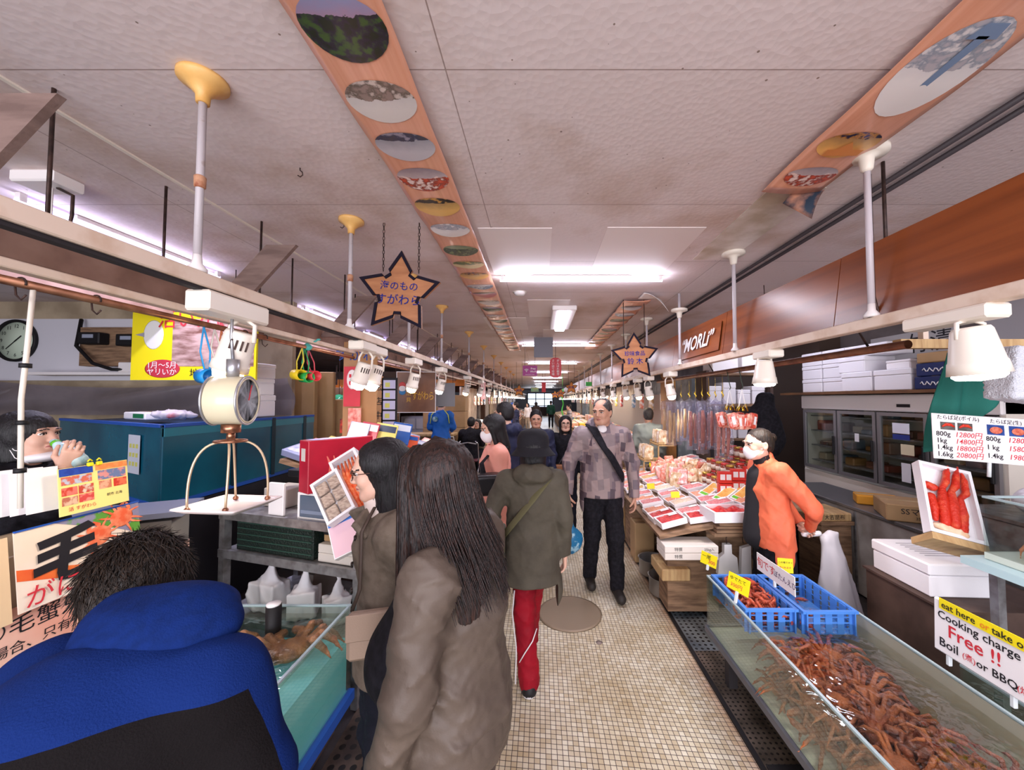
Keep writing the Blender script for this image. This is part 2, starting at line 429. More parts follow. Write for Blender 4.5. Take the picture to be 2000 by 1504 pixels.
def plate_mat(name, a, bcol, hole, pitch, rough=0.35, metal=0.8, rad=0.3):
 m, nt, out = new_mat(name)
 b = N(nt, 'ShaderNodeBsdfPrincipled'); nt.links.new(b.outputs[0], out.inputs[0])
 tc = N(nt, 'ShaderNodeTexCoord'); mp = N(nt, 'ShaderNodeMapping'); mp.inputs['Scale'].default_value = (1/pitch, 1/pitch, 0)
 nt.links.new(tc.outputs['Object'], mp.inputs[0])
 fr = N(nt, 'ShaderNodeVectorMath', operation='FRACTION'); nt.links.new(mp.outputs[0], fr.inputs[0])
 di = N(nt, 'ShaderNodeVectorMath', operation='DISTANCE'); nt.links.new(fr.outputs[0], di.inputs[0]); di.inputs[1].default_value = (0.5, 0.5, 0)
 lt = N(nt, 'ShaderNodeMath', operation='LESS_THAN'); lt.inputs[1].default_value = rad; nt.links.new(di.outputs['Value'], lt.inputs[0])
 nz = N(nt, 'ShaderNodeTexNoise'); nz.inputs['Scale'].default_value = 5; nz.inputs['Detail'].default_value = 5; nt.links.new(tc.outputs['Object'], nz.inputs['Vector'])
 rp = N(nt, 'ShaderNodeValToRGB'); rp.color_ramp.elements[0].position = 0.4; rp.color_ramp.elements[1].position = 0.62
 rp.color_ramp.elements[0].color = lin(a); rp.color_ramp.elements[1].color = lin(bcol); nt.links.new(nz.outputs[0], rp.inputs[0])
 mx = N(nt, 'ShaderNodeMix', data_type='RGBA'); nt.links.new(lt.outputs[0], mx.inputs[0]); nt.links.new(rp.outputs[0], mx.inputs[6]); mx.inputs[7].default_value = lin(hole)
 nt.links.new(mx.outputs[2], b.inputs['Base Color']); b.inputs['Roughness'].default_value = rough
 ml = N(nt, 'ShaderNodeMath', operation='SUBTRACT'); ml.inputs[0].default_value = 1.0; nt.links.new(lt.outputs[0], ml.inputs[1])
 m3 = N(nt, 'ShaderNodeMath', operation='MULTIPLY'); m3.inputs[1].default_value = metal; nt.links.new(ml.outputs[0], m3.inputs[0]); nt.links.new(m3.outputs[0], b.inputs['Metallic'])
 bp = N(nt, 'ShaderNodeBump'); bp.inputs['Strength'].default_value = 0.6; bp.inputs['Distance'].default_value = 0.004
 nt.links.new(ml.outputs[0], bp.inputs['Height']); nt.links.new(bp.outputs[0], b.inputs['Normal'])
 return m
M_tile = floor_tile_mat(); M_ceil = ceiling_mat()
M_conc = mat('dark_wet_concrete', '4A4446', 0.45, bump=0.3, bscale=25, hex2='2E2A2C', vscale=3)
M_plateL = plate_mat('worn_perforated_plate', '4A3F3B', '7A6558', '16110F', 0.052, 0.4, 0.6, 0.30)
M_plateR = plate_mat('perforated_steel_plate', '5A5148', '8C7F74', '14100E', 0.028, 0.35, 0.7, 0.24)
M_plateRF = plate_mat('perforated_steel_strip', '6D7880', '97A2A8', '1A1E22', 0.040, 0.35, 0.6, 0.25)
M_black = mat('black_rubber', '121013', 0.6)
M_cream = mat('cream_paint', 'E2CDBB', 0.5, hex2='C9A98F', vscale=9, vmix=(0.5, 0.75))
M_brownp = mat('brown_painted_beam', '9C7D6E', 0.6, hex2='7C5E50', vscale=5)
M_plank = mat('grey_brown_plank', '7C665F', 0.75, hex2='64504A', vscale=5, stretch=(1, 1, 6), bump=0.2)
M_copper = mat('copper_pipe', 'B98468', 0.3, 0.9, hex2='8E604A', vscale=14)
M_steel = mat('galvanised_steel', 'A7A6A8', 0.42, 0.7, hex2='83807F', vscale=16)
M_rod = mat('dark_threaded_rod', '4E3B36', 0.5, 0.6, hex2='2C2422', vscale=20)
M_white = mat('white_enamel', 'EDE7E6', 0.4)
M_offw = mat('off_white_plastic', 'E6DCCF', 0.4)
M_yflange = mat('yellowed_plastic', 'E3B46E', 0.4, hex2='D9A35A', vscale=14)
M_pole = mat('white_painted_pipe', 'B4ACB0', 0.4, hex2='8E7460', vscale=22, vmix=(0.62, 0.75))
M_fascia = mat('brown_wood_panel', '8E4A22', 0.3, hex2='733818', vscale=3, stretch=(1, 0.25, 5), spec=0.35)
M_dark = mat('dark_recess', '2A2528', 0.8)
M_wallbk = mat('grimy_cream_wall', 'BBA98F', 0.7, hex2='97866F', vscale=3)
M_wallgrey = mat('grey_board_wall', '7A7270', 0.75, hex2='635A58', vscale=2)
b = MB(); b.box((0.15, (YN+YF)/2, -0.03), (1.74, YF-YN, 0.06)); struct('floor', b, M_tile)
b = MB(); b.box((-4.86, (YN+YF)/2, -0.035), (8.28, YF-YN, 0.06)); b.box((3.0, (YN+YF)/2, -0.035), (3.96, YF-YN, 0.06))
struct('floor', b, M_conc)
b = MB(); b.box((-0.86, 8.0, 0.0), (0.28, 22.0, 0.02)); b.box((-0.79, 8.0, 0.012), (0.02, 22.0, 0.012)); struct('trim_1', b, M_plateL)
b = MB(); b.box((1.16, 1.6, 0.0), (0.26, 2.0, 0.02)); struct('trim_2', b, M_plateR)
b = MB(); b.box((1.16, 13.0, 0.0), (0.26, 20.8, 0.02)); struct('trim_3', b, M_plateRF)
b = MB(); b.box((1.022, 8.0, 0.004), (0.022, 22.0, 0.024)); struct('trim_4', b, M_black)
b = MB(); b.box((-2.0, (YN+YF)/2, CEIL+0.03), (13.0, YF-YN, 0.06)); struct('ceiling', b, M_ceil)
b = MB(); b.box((4.3, (YN+YF)/2, 1.4), (0.1, YF-YN, 2.9)); struct('wall_right', b, M_wallgrey)
b = MB(); b.box((-8.45, (YN+YF)/2, 1.4), (0.1, YF-YN, 2.9)); struct('wall_left', b, M_wallgrey)
b = MB()
for (x0, x1, z0, z1) in [(-8.4, -1.3, 0, 2.9), (1.3, 4.3, 0, 2.9), (-1.3, 1.3, 2.35, 2.9), (-1.3, 1.3, 0, 0.12)]:
 b.box(((x0+x1)/2, YF+0.05, (z0+z1)/2), (x1-x0, 0.1, z1-z0))
struct('wall_back', b, mat('far_wall', '8A93A0', 0.7))
# far glazed doors, daylight outside
b = MB(); b.box((0, YF+0.06, 1.2), (2.6, 0.01, 2.3)); struct('window_1', b, lamp_mat('bright_daylight_glass', 'D6E4FF', 2.2))
b = MB()
for x in (-1.3, -0.45, 0.45, 1.3): b.box((x, YF-0.02, 1.2), (0.09, 0.08, 2.4))
for z in (0.35, 1.05, 1.75, 2.35): b.box((0, YF-0.02, z), (2.6, 0.08, 0.08))
b.box((0, YF-0.015, 0.5), (2.6, 0.05, 0.9))
struct('door_1', b, mat('dark_door_frame', '3A2C28', 0.5))
# newer, lighter ceiling panels
b = MB(); b.box((-0.17, 2.93, CEIL-0.002), (0.50, 0.90, 0.004))
b.box((0.78, 2.93, CEIL-0.002), (0.66, 0.92, 0.004)); b.box((0.1, 4.75, CEIL-0.002), (0.5, 0.9, 0.004)); b.box((-0.5, 5.7, CEIL-0.002), (0.6, 0.9, 0.004)); b.box((0.5, 6.6, CEIL-0.002), (0.9, 0.9, 0.004))
struct('ceiling_panel', b, mat('new_ceiling_panel', 'E9DDDB', 0.5))
# strip where a banner was peeled off
b = MB(); b.box((1.40, 2.52, CEIL-0.003), (0.30, 1.05, 0.005)); struct('ceiling_strip', b, mat('bare_ceiling_strip', 'E6DCD6', 0.35, hex2='B8A892', vscale=4))
b = MB(); b.box((1.165, 0.95, 0.016), (0.25, 1.7, 0.014), bev=0.004); struct('trim_5', b, M_black)
# manhole in the tiles
c = WZ(1113, 1198, 0.0)
t = thing('manhole_cover', 'round rusty brown iron manhole cover set in the tiled aisle floor', 'manhole cover', (c.x, c.y, 0))
b = MB(); b.lathe([(0.0, 0.0), (0.226, 0.0), (0.230, 0.004), (0.226, 0.008), (0, 0.008)], 48)
b.build('lid', mat('rusty_iron', '4A3A30', 0.9, spec=0.1, bump=0.9, bscale=70, hex2='2A201B', vscale=14), t, False)
b = MB(); b.lathe([(0.230, 0.0), (0.250, 0.0), (0.252, 0.007), (0.231, 0.009)], 48)
b.build('rim', mat('pale_rim', '8E7C68', 0.5, 0.3), t, False)
b = MB(); b.lathe([(0.0, 0.001), (0.022, 0.001), (0.022, 0.003), (0, 0.003)], 20)
k = WZ(1170, 1255, 0); solo('floor_drain_cap', b, mat('grey_cap', '8A7B74', 0.5, 0.3), 'small grey round cap set in the tiles below the manhole cover', 'drain cap').location = (k.x, k.y, 0)
# ------------------------------------------------------------------ overhead rails, left
def beam(name, x, z, w, h, y0, y1, m, label):
 b = MB(); b.box((x, (y0+y1)/2, z), (w, y1-y0, h), bev=0.004)
 return tag(solo(name, b, m, label, 'beam'), kind='structure')
beam('beam_rail', -1.21, 2.125, 0.055, 0.05, 0.2, 33, M_cream, 'cream lamp rail over the left stalls')
b = MB(); b.box((-1.21, 16.6, 2.095), (0.03, 32.8, 0.014)); struct('beam_track', b, M_dark)
beam('beam_brown', -1.78, 2.22, 0.06, 0.11, 0.2, 33, M_brownp, 'brown beam over the left stalls')
beam('beam_angle', -1.62, 2.11, 0.05, 0.03, 0.2, 12, M_cream, 'cream angle strip above the copper pipe')
b = MB(); b.tube([(-1.62, 0.2, 2.062), (-1.62, 9.5, 2.062)], 0.014, 10); solo('copper_pipe', b, M_copper, 'long copper hanging pipe over the left stall', 'pipe')
POLE_Y = [1.31, 2.37, 3.45, 4.6, 6.37, 8.04, 9.8, 11.6, 13.4, 15.2, 17.0]
for k, y in enumerate(POLE_Y):
 t = thing('support_pole', ['white support pole with yellowed flange nearest on the left, above the scale', 'white support pole with yellow flange just left of the near star sign'][k] if k < 2 else
     'thin white support pole with yellow flange on the left rail, further down the hall', 'pole', (-1.21, y, 2.15), group='left ceiling poles')
 b = MB(); b.cyl((0, 0, 0), (0, 0, CEIL-2.15), 0.0125, 12); b.build('pipe', M_pole, t, False)
 b = MB(); b.lathe([(0.0, 0.70), (0.075, 0.70), (0.075, 0.685), (0.05, 0.67), (0.022, 0.64), (0.020, 0.61), (0.013, 0.61)][::-1], 24); b.build('flange', M_yflange, t, False)
 b = MB(); b.lathe([(0.013, 0.30), (0.017, 0.305), (0.018, 0.34), (0.013, 0.345)], 14); b.build('collar', mat('rusty_collar', 'B8886A', 0.6, hex2='8A4A2E', vscale=40), t, False)
 b = MB(); b.lathe([(0.03, 0.0), (0.03, 0.01), (0.015, 0.03), (0.0128, 0.06)], 14); b.build('foot', M_white, t, False)
for k in range(15):                                     # slanted boards left over from a removed fascia
 y = 1.0 + k*1.0
 b = MB()
 pts = [(-1.76, 2.20), (-1.60, 2.20), (-1.31, 2.53), (-1.47, 2.53)]
 b.M = frame((0, y, 0), (1, 0, 0), (0, 0, 1)); b.prism(pts, -0.011, 0.011)
 solo('slanted_board', b, M_plank, ['short grey brown slanted board nearest on the left, cut off by the frame', 'slanted grey brown board left of the near star sign'][k] if k < 2 else
   'slanted grey brown board in the row along the left beam', 'board', 'slanted boards on the left beam')
for k in range(26):                                     # hanger rods of the brown beam
 y = 1.35 + k*0.52 + (0.12 if k % 2 else 0)
 b = MB(); b.cyl((-1.80 - (0.22 if k % 2 else 0), y, 2.2), (-1.80 - (0.22 if k % 2 else 0), y, CEIL), 0.0065, 8)
 solo('hanger_rod', b, M_rod, 'thin dark threaded rod hanging from the left ceiling', 'rod', 'hanger rods on the left')
# ceiling batten line, left
b = MB(); b.box((-1.92, 8, CEIL-0.004), (0.018, 24, 0.008)); struct('ceiling_batten', b, M_offw)
# inclined lower ceiling over the left stalls
beam('beam_header', -3.3, 2.50, 0.12, 0.16, 0.2, 33, M_brownp, 'brown header at the back of the left stalls')
# ------------------------------------------------------------------ overhead rails, right
XR = 1.53
beam('beam_rail', XR, 2.05, 0.055, 0.05, 0.2, 33, M_cream, 'cream lamp rail over the right stalls')
fz0, fz1 = 2.06, 2.455
ys = [-0.3, 0.75, 1.98, 3.2, 4.42, 5.65, 7.0, 9.0, 12.0, 16.0, 20.0, 26.0, 33.0]
for i in range(len(ys)-1):
 b = MB(); b.M = Matrix.Translation((1.585, (ys[i]+ys[i+1])/2, (fz0+fz1)/2)) @ rotm(0, 0.14, 0)
 b.box((0, 0, 0), (0.012, ys[i+1]-ys[i]-0.006, fz1-fz0))
 struct('trim_fascia', b, M_fascia)
b = MB()
for x in (1.80, 1.88):
 b.tube([(x, 0.1, CEIL-0.02), (x, 20, CEIL-0.02)], 0.013, 8)
struct('trim_conduit', b, mat('dark_conduit', '3A3235', 0.5))
for k, y in enumerate([1.70, 2.90, 4.05, 5.3, 6.6, 7.9, 9.4, 11.0, 12.8, 14.6]):
 t = thing('support_pole', ['white support pole with wide flange nearest on the right, in front of the brown fascia', 'white support pole on the right rail above the big round lamp',
         'white support pole behind the star sign of the right stall'][k] if k < 3 else 'white support pole on the right rail, further down the hall', 'pole', (XR-0.02, y, 2.075), group='right ceiling poles')
 zt = CEIL-2.075
 b = MB(); b.cyl((0, 0, 0), (0, 0, zt), 0.014, 12); b.build('pipe', mat('white_pipe', 'C6BEC4', 0.35), t, False)
 b = MB(); zf = zt if k != 2 else zt-0.17
 b.lathe([(0.014, zf-0.10), (0.024, zf-0.09), (0.03, zf-0.04), (0.055, zf-0.03), (0.085, zf-0.022), (0.085, zf-0.002), (0, zf-0.002)], 24); b.build('flange', M_offw, t, False)
 b = MB(); b.lathe([(0.03, 0.0), (0.03, 0.01), (0.016, 0.03), (0.0143, 0.06)], 14); b.build('foot', M_white, t, False)
 if k == 0:
  b = MB(); b.tube([(0.03, 0.02, zt-0.1), (0.03, 0.02, 0.1), (0.05, 0.02, 0.02), (0.10, -0.02, 0.01)], 0.007, 6); b.build('cable', M_rod, t, False)
b = MB(); b.cyl((1.66, 1.78, 2.35), (1.66, 1.78, CEIL), 0.008, 8); solo('hanger_rod', b, M_rod, 'dark rod beside the nearest right support pole', 'rod')
# ------------------------------------------------------------------ fluorescent tubes
M_tube = lamp_mat('lit_tube_white', 'EDEBFF', 9.0); M_tubeb = lamp_mat('lit_tube_blue', 'BFB6FF', 7.0)
def tube_light(x, y, L, along, m, label, group=None, z=CEIL):
 t = thing('fluorescent_light', label, 'light', (x, y, z), 0 if along == 'x' else PI/2, group)
 b = MB(); b.box((0, 0, -0.016), (L*0.62, 0.05, 0.032), bev=0.006); b.build('housing', M_white, t, False)
 b = MB(); b.cyl((-L/2, 0, -0.046), (L/2, 0, -0.046), 0.014, 12); b.build('tube', m, t, False)
 for s in (-1, 1): b = MB(); b.box((s*(L/2-0.02), 0, -0.024), (0.03, 0.03, 0.048)); b.build('socket', M_white, t, False)
 return t
for k, y in enumerate(TUBE_Y):
 tube_light(0.38, y, 1.5, 'x', M_tube, ['bright fluorescent tube across the aisle ceiling, nearest of the row', 'fluorescent tube across the aisle behind the grey hanging panel'][k] if k < 2 else
      'fluorescent tube across the aisle, far down the hall', 'tubes crossing the aisle')
tube_light(-2.9, 2.7, 1.32, 'y', M_tubeb, 'long bluish fluorescent tube on the left ceiling, nearest')
for y in (5.0, 6.6, 8.2, 10.5, 12.5): tube_light(-2.9, y, 0.9, 'y', M_tubeb, 'bluish fluorescent tube behind the slanted boards on the left', 'left ceiling tubes')
t = thing('box_light', 'white boxed ceiling light running along the aisle, glowing bright', 'light', (0.30, 5.2, CEIL))
b = MB(); b.box((0, 0, -0.03), (0.30, 1.3, 0.06), bev=0.01); b.build('housing', M_white, t, False)
b = MB(); b.box((0, 0, -0.075), (0.15, 1.24, 0.035), bev=0.012); b.build('diffuser', M_tube, t, False)
t = thing('smoke_detector', 'small round white smoke detector on the ceiling past the first tube', 'detector', (-0.22, 4.0, CEIL))
b = MB(); b.lathe([(0, -0.035), (0.045, -0.033), (0.06, -0.015), (0.06, 0)], 20); b.build('body', M_white, t, False)
b = MB(); b.lathe([(0, -0.001), (0.075, -0.001), (0.075, 0.0)], 20); b.build('base', M_offw, t, False)
# ------------------------------------------------------------------ soft shapes: distance fields meshed by surface nets
def _rot(R): return np.array(R, dtype=np.float32).reshape(3, 3)
class SDF:
 def __init__(s, h): s.h = h; s.p = []
 def cone(s, a, b, ra, rb, k=0.02, op='+', flat=None):
  """round cone a-b; flat=(direction, factor): thinner along that direction"""
  s.p.append(('cone', np.array(a, np.float32), np.array(b, np.float32), ra, rb, k, op, flat)); return s
 def ell(s, c, r, k=0.02, op='+', R=None):
  s.p.append(('ell', np.array(c, np.float32), np.array(r, np.float32), R, None, k, op, None)); return s
 def rbox(s, c, r, rr=0.01, k=0.02, op='+', R=None):
  s.p.append(('rbox', np.array(c, np.float32), np.array(r, np.float32), R, rr, k, op, None)); return s
 def plane(s, p, n):
  """keep the side the normal points away from"""
  s.p.append(('plane', np.array(p, np.float32), np.array(n, np.float32)/np.linalg.norm(n), None, None, 0, 'x', None)); return s
 def bounds(s):
  lo = []; hi = []
  for q in s.p:
   if q[6] != '+': continue
   if q[0] == 'cone':
    r = max(q[3], q[4]); lo.append(np.minimum(q[1], q[2])-r); hi.append(np.maximum(q[1], q[2])+r)
   else:
    r = float(np.max(q[2])) + (q[4] or 0) if q[3] is not None else q[2] + (q[4] or 0)
    lo.append(q[1]-r); hi.append(q[1]+r)
  return np.min(lo, 0), np.max(hi, 0)
 def mesh(s, disp=None, pad=0.02):
  h = s.h; lo, hi = s.bounds(); lo = lo - pad - 2*h; hi = hi + pad + 2*h
  n = np.maximum(4, np.ceil((hi-lo)/h).astype(int)+1)
  D = np.full(tuple(n), 0.3, np.float32)
  ax = [lo[i] + h*np.arange(n[i], dtype=np.float32) for i in range(3)]
  for q in s.p:
   if q[0] == 'plane':
    c = ((ax[0][:, None, None]-q[1][0])*q[2][0] + (ax[1][None, :, None]-q[1][1])*q[2][1] + (ax[2][None, None, :]-q[1][2])*q[2][2])
    D = np.maximum(D, c); continue
   k = q[5]; m = k + 3*h + (0.02 if disp else 0)
   if q[0] == 'cone':
    r = max(q[3], q[4]); l = np.minimum(q[1], q[2])-r-m; u = np.maximum(q[1], q[2])+r+m
   else:
    r = (float(np.max(q[2])) if q[3] is not None else q[2]) + (q[4] or 0) + m; l = q[1]-r; u = q[1]+r
    if q[0] == 'rbox' and q[3] is not None: l = q[1]-1.8*r; u = q[1]+1.8*r
   i0 = np.clip(np.floor((l-lo)/h).astype(int), 0, n-1); i1 = np.clip(np.ceil((u-lo)/h).astype(int)+1, 1, n)
   if np.any(i1 <= i0): continue
   sl = tuple(slice(a, b) for a, b in zip(i0, i1))
   X = ax[0][sl[0]][:, None, None]; Y = ax[1][sl[1]][None, :, None]; Z = ax[2][sl[2]][None, None, :]
   if q[0] == 'cone':
    a, b = q[1], q[2]
    px, py, pz = X-a[0], Y-a[1], Z-a[2]
    ba = b-a
    if q[7]:
     nv = np.array(q[7][0], np.float32); nv /= np.linalg.norm(nv); f = 1.0/q[7][1]-1.0
     dn = (px*nv[0]+py*nv[1]+pz*nv[2])*f
     px = px+dn*nv[0]; py = py+dn*nv[1]; pz = pz+dn*nv[2]
     ba = ba + nv*(float(np.dot(ba, nv))*f)
    L2 = max(1e-9, float(np.dot(ba, ba)))
    t = np.clip((px*ba[0]+py*ba[1]+pz*ba[2])/L2, 0, 1)
    dd = np.sqrt((px-ba[0]*t)**2+(py-ba[1]*t)**2+(pz-ba[2]*t)**2) - (q[3]+(q[4]-q[3])*t)
    if q[7] and q[7][1] < 1: dd = dd*q[7][1]**0.5
   else:
    px, py, pz = X-q[1][0], Y-q[1][1], Z-q[1][2]
    if q[3] is not None:
     R = _rot(q[3])
     px, py, pz = (R[0, 0]*px+R[1, 0]*py+R[2, 0]*pz, R[0, 1]*px+R[1, 1]*py+R[2, 1]*pz, R[0, 2]*px+R[1, 2]*py+R[2, 2]*pz)
    r = q[2]
    if q[0] == 'ell':
     k0 = np.sqrt((px/r[0])**2+(py/r[1])**2+(pz/r[2])**2)
     k1 = np.sqrt((px/r[0]**2)**2+(py/r[1]**2)**2+(pz/r[2]**2)**2)
     dd = k0*(k0-1)/np.maximum(k1, 1e-4)
    else:
     qx, qy, qz = np.abs(px)-r[0], np.abs(py)-r[1], np.abs(pz)-r[2]
     dd = np.sqrt(np.maximum(qx, 0)**2+np.maximum(qy, 0)**2+np.maximum(qz, 0)**2)+np.minimum(np.maximum(qx, np.maximum(qy, qz)), 0)-q[4]
   d0 = D[sl]
   if q[6] == '-': dd = -dd
   kk = max(k, 1e-5)
   if q[6] == '+':
    t = np.clip(0.5+0.5*(dd-d0)/kk, 0, 1); D[sl] = dd+(d0-dd)*t-kk*t*(1-t)
   else:
    t = np.clip(0.5-0.5*(dd-d0)/kk, 0, 1); D[sl] = dd+(d0-dd)*t+kk*t*(1-t)
  if disp:
   near = np.abs(D) < 0.06
   I = np.nonzero(near)
   P = np.stack([ax[0][I[0]], ax[1][I[1]], ax[2][I[2]]], 1)
   D[I] += disp(P).astype(np.float32)
  return nets(D, lo, h)
def nets(D, lo, h):
 n = np.array(D.shape); S = D < 0
 c = S[:-1, :-1, :-1].astype(np.int8)
 cnt = np.zeros(tuple(n-1), np.int8)
 for dx in (0, 1):
  for dy in (0, 1):
   for dz in (0, 1): cnt += S[dx:n[0]-1+dx, dy:n[1]-1+dy, dz:n[2]-1+dz]
 act = (cnt > 0) & (cnt < 8)
 ia = np.argwhere(act)
 if len(ia) == 0: return np.zeros((0, 3)), np.zeros((0, 4), int)
 vid = np.full(tuple(n-1), -1, np.int64); vid[act] = np.arange(len(ia))
 pos = np.zeros((len(ia), 3)); w = np.zeros(len(ia))
 cor = [(x, y, z) for x in (0, 1) for y in (0, 1) for z in (0, 1)]
 val = {k: D[ia[:, 0]+k[0], ia[:, 1]+k[1], ia[:, 2]+k[2]] for k in cor}
 for a in cor:
  for axn in range(3):
   if a[axn] == 1: continue
   b = list(a); b[axn] = 1; b = tuple(b)
   va, vb = val[a], val[b]; cr = (va < 0) != (vb < 0)
   t = np.where(cr, va/np.where(cr, va-vb, 1), 0)
   p = np.array(a)[None, :] + t[:, None]*(np.array(b)-np.array(a))[None, :]
   pos += np.where(cr[:, None], p, 0); w += cr
 pos = (ia + pos/np.maximum(w, 1)[:, None])*h + lo
 F = []
 for axn in range(3):
  o1, o2 = [(1, 2), (2, 0), (0, 1)][axn]
  s0 = [slice(None)]*3; s1 = [slice(None)]*3
  s0[axn] = slice(0, n[axn]-1); s1[axn] = slice(1, n[axn])
  A = S[tuple(s0)]; B = S[tuple(s1)]
  E = np.argwhere(A != B)
  ok = (E[:, o1] > 0) & (E[:, o2] > 0) & (E[:, o1] < n[o1]-1) & (E[:, o2] < n[o2]-1)
  E = E[ok]
  if len(E) == 0: continue
  def g(d1, d2):
   e = E.copy(); e[:, o1] -= d1; e[:, o2] -= d2
   return vid[e[:, 0], e[:, 1], e[:, 2]]
  q = np.stack([g(1, 1), g(0, 1), g(0, 0), g(1, 0)], 1)
  fl = ~A[E[:, 0], E[:, 1], E[:, 2]]
  q[fl] = q[fl][:, ::-1]
  F.append(q)
 return pos, np.concatenate(F, 0)
def smooth_v(v, f, it=1, lam=0.5):
 if len(v) == 0: return v
 for _ in range(it):
  acc = np.zeros_like(v); c = np.zeros(len(v))
  for i in range(4):
   for j in ((i+1) % 4, (i+3) % 4):
    np.add.at(acc, f[:, i], v[f[:, j]]); np.add.at(c, f[:, i], 1)
  v = v*(1-lam) + lam*acc/np.maximum(c, 1)[:, None]
 return v
def arr_mesh(name, sets, mats, parent=None, inv=None):
 """sets: list of (verts, quads, material index or array)"""
 nv = 0; V_ = []; F_ = []; I_ = []
 for v, f, mi in sets:
  if len(v) == 0: continue
  V_.append(np.asarray(v, float)); F_ += [tuple(int(x)+nv for x in q) for q in f]
  I_ += list(mi) if hasattr(mi, '__len__') else [mi]*len(f)
  nv += len(v)
 vs = np.concatenate(V_, 0)
 if inv is not None:
  A = np.array(inv); vs = vs @ A[:3, :3].T + A[:3, 3]
 me = bpy.data.meshes.new(name); me.from_pydata(vs.tolist(), [], F_)
 for m in (mats if isinstance(mats, (list, tuple)) else [mats]): me.materials.append(m)
 me.polygons.foreach_set('material_index', [int(i) for i in I_]); me.polygons.foreach_set('use_smooth', [True]*len(F_)); me.update()
 o = bpy.data.objects.new(name, me); COL.objects.link(o)
 if parent is not None: o.parent = parent
 return o
def sdf_obj(name, s, m, parent=None, disp=None, smooth=1, inv=None, mi=0):
 v, f = s.mesh(disp); v = smooth_v(v, f, smooth)
 return arr_mesh(name, [(v, f, mi)], m, parent, inv)
def folds(amp, freq, seed, sx=1.0, sy=1.0, sz=0.6, sharp=1.5):
 r = np.random.default_rng(seed); K = r.normal(size=(5, 3)); K /= np.linalg.norm(K, axis=1)[:, None]; ph = r.uniform(0, 6, 5); fr = freq*r.uniform(0.6, 1.6, 5)
 sc = np.array([sx, sy, sz])
 def fn(P):
  Q = P*sc; w = 0
  for i in range(5):
   wq = Q + 0.02*np.sin(Q[:, [1, 2, 0]]*fr[i]*0.7 + ph[i])
   w = w + (1-np.abs(np.sin(wq @ K[i]*fr[i] + ph[i])))**sharp
  return -amp*1.9*(w/5*2-1)
 return fn
# ------------------------------------------------------------------ heads, hands (built once, reused)
def head_mesh(male, h=0.0042, old=False):
 """local: +y is the way the face looks, z up, origin at the head's middle; crown +0.115, chin -0.115"""
 s = SDF(h)
 s.ell((0, -0.012, 0.030), (0.074, 0.092, 0.083), 0.02)                  # skull
 s.ell((0, 0.018, -0.005), (0.064, 0.072, 0.080), 0.03)                  # face
 jw = 0.050 if male else 0.045
 s.cone((0.030, 0.030, -0.072), (-0.030, 0.030, -0.072), 0.030, 0.030, 0.03)
 s.ell((0, 0.058, -0.092), (0.023, 0.018, 0.018), 0.025)                 # chin
 for x in (-1, 1):
  s.cone((x*jw, -0.01, -0.060), (x*0.024, 0.055, -0.090), 0.020, 0.018, 0.03)
  s.ell((x*0.034, 0.060, -0.030), (0.024, 0.020, 0.022), 0.02)        # cheek
  s.ell((x*0.030, 0.085, 0.022), (0.024, 0.014, 0.008), 0.012)        # brow
  s.ell((x*0.031, 0.093, 0.004), (0.016, 0.012, 0.010), 0.012, '-')   # socket
  s.ell((x*0.076, -0.012, -0.008), (0.008, 0.020, 0.032), 0.006, R=Euler((0.15, 0, x*0.35)).to_matrix())      # ear
  s.ell((x*0.083, -0.006, -0.004), (0.005, 0.010, 0.016), 0.005, '-')
 s.cone((0, 0.084, 0.010), (0, 0.098, -0.026), 0.008, 0.0105, 0.014)     # nose
 for x in (-1, 1): s.ell((x*0.010, 0.091, -0.030), (0.008, 0.009, 0.007), 0.007)
 s.ell((0, 0.083, -0.053), (0.019, 0.009, 0.005), 0.008)                 # upper lip
 s.ell((0, 0.081, -0.063), (0.016, 0.009, 0.006), 0.008)                 # lower lip
 s.ell((0, 0.094, -0.0580), (0.017, 0.008, 0.0010), 0.003, '-')
 nr = 0.056 if male else 0.047
 s.cone((0, -0.028, -0.06), (0, -0.045, -0.20), nr, nr+0.008, 0.03)      # neck
 v, f = s.mesh(); v = smooth_v(v, f, 1, 0.4)
 c = v[f].mean(1)
 mi = np.zeros(len(f), int)
 lip = (np.abs(c[:, 0]) < 0.018) & (c[:, 1] > 0.074) & (np.abs(c[:, 2]+0.0580) < 0.0085 - 0.30*np.abs(c[:, 0])*0.9)
 mi[lip] = 1
 bz = 0.026 - 0.25*(np.abs(np.abs(c[:, 0])-0.028))
 brow = (np.abs(np.abs(c[:, 0])-0.031) < 0.020) & (np.abs(c[:, 2]-bz) < (0.0042 if male else 0.003)) & (c[:, 1] > 0.06)
 mi[brow] = 2
 sets = [(v, f, mi)]
 for x in (-1, 1):                                                        # eyes
  b = MB(); b.ball((0, 0, 0), 0.0125, 16, 12)
  ev = np.array([tuple(p) for p in b.v]); ef = [q for q in b.f]
  ev = ev*np.array([1.15, 1, 0.62]) + np.array([x*0.031, 0.0755, 0.003])
  cc = np.array([np.mean([ev[i] for i in q], 0) for q in ef])
  d = np.hypot(cc[:, 0]-x*0.031, (cc[:, 2]-0.003)*1.2)
  em = np.where((d < 0.0062) & (cc[:, 1] > 0.08), 4, 3)
  sets.append((ev, ef, em))
  lid = MB(); lid.tube([(x*0.031-0.015, 0.083, 0.001), (x*0.031-0.006, 0.0905, 0.0095), (x*0.031+0.006, 0.0905, 0.0095), (x*0.031+0.015, 0.083, 0.001)], 0.0022, 6)
  sets.append((np.array([tuple(p) for p in lid.v]), lid.f, 2))
 return sets
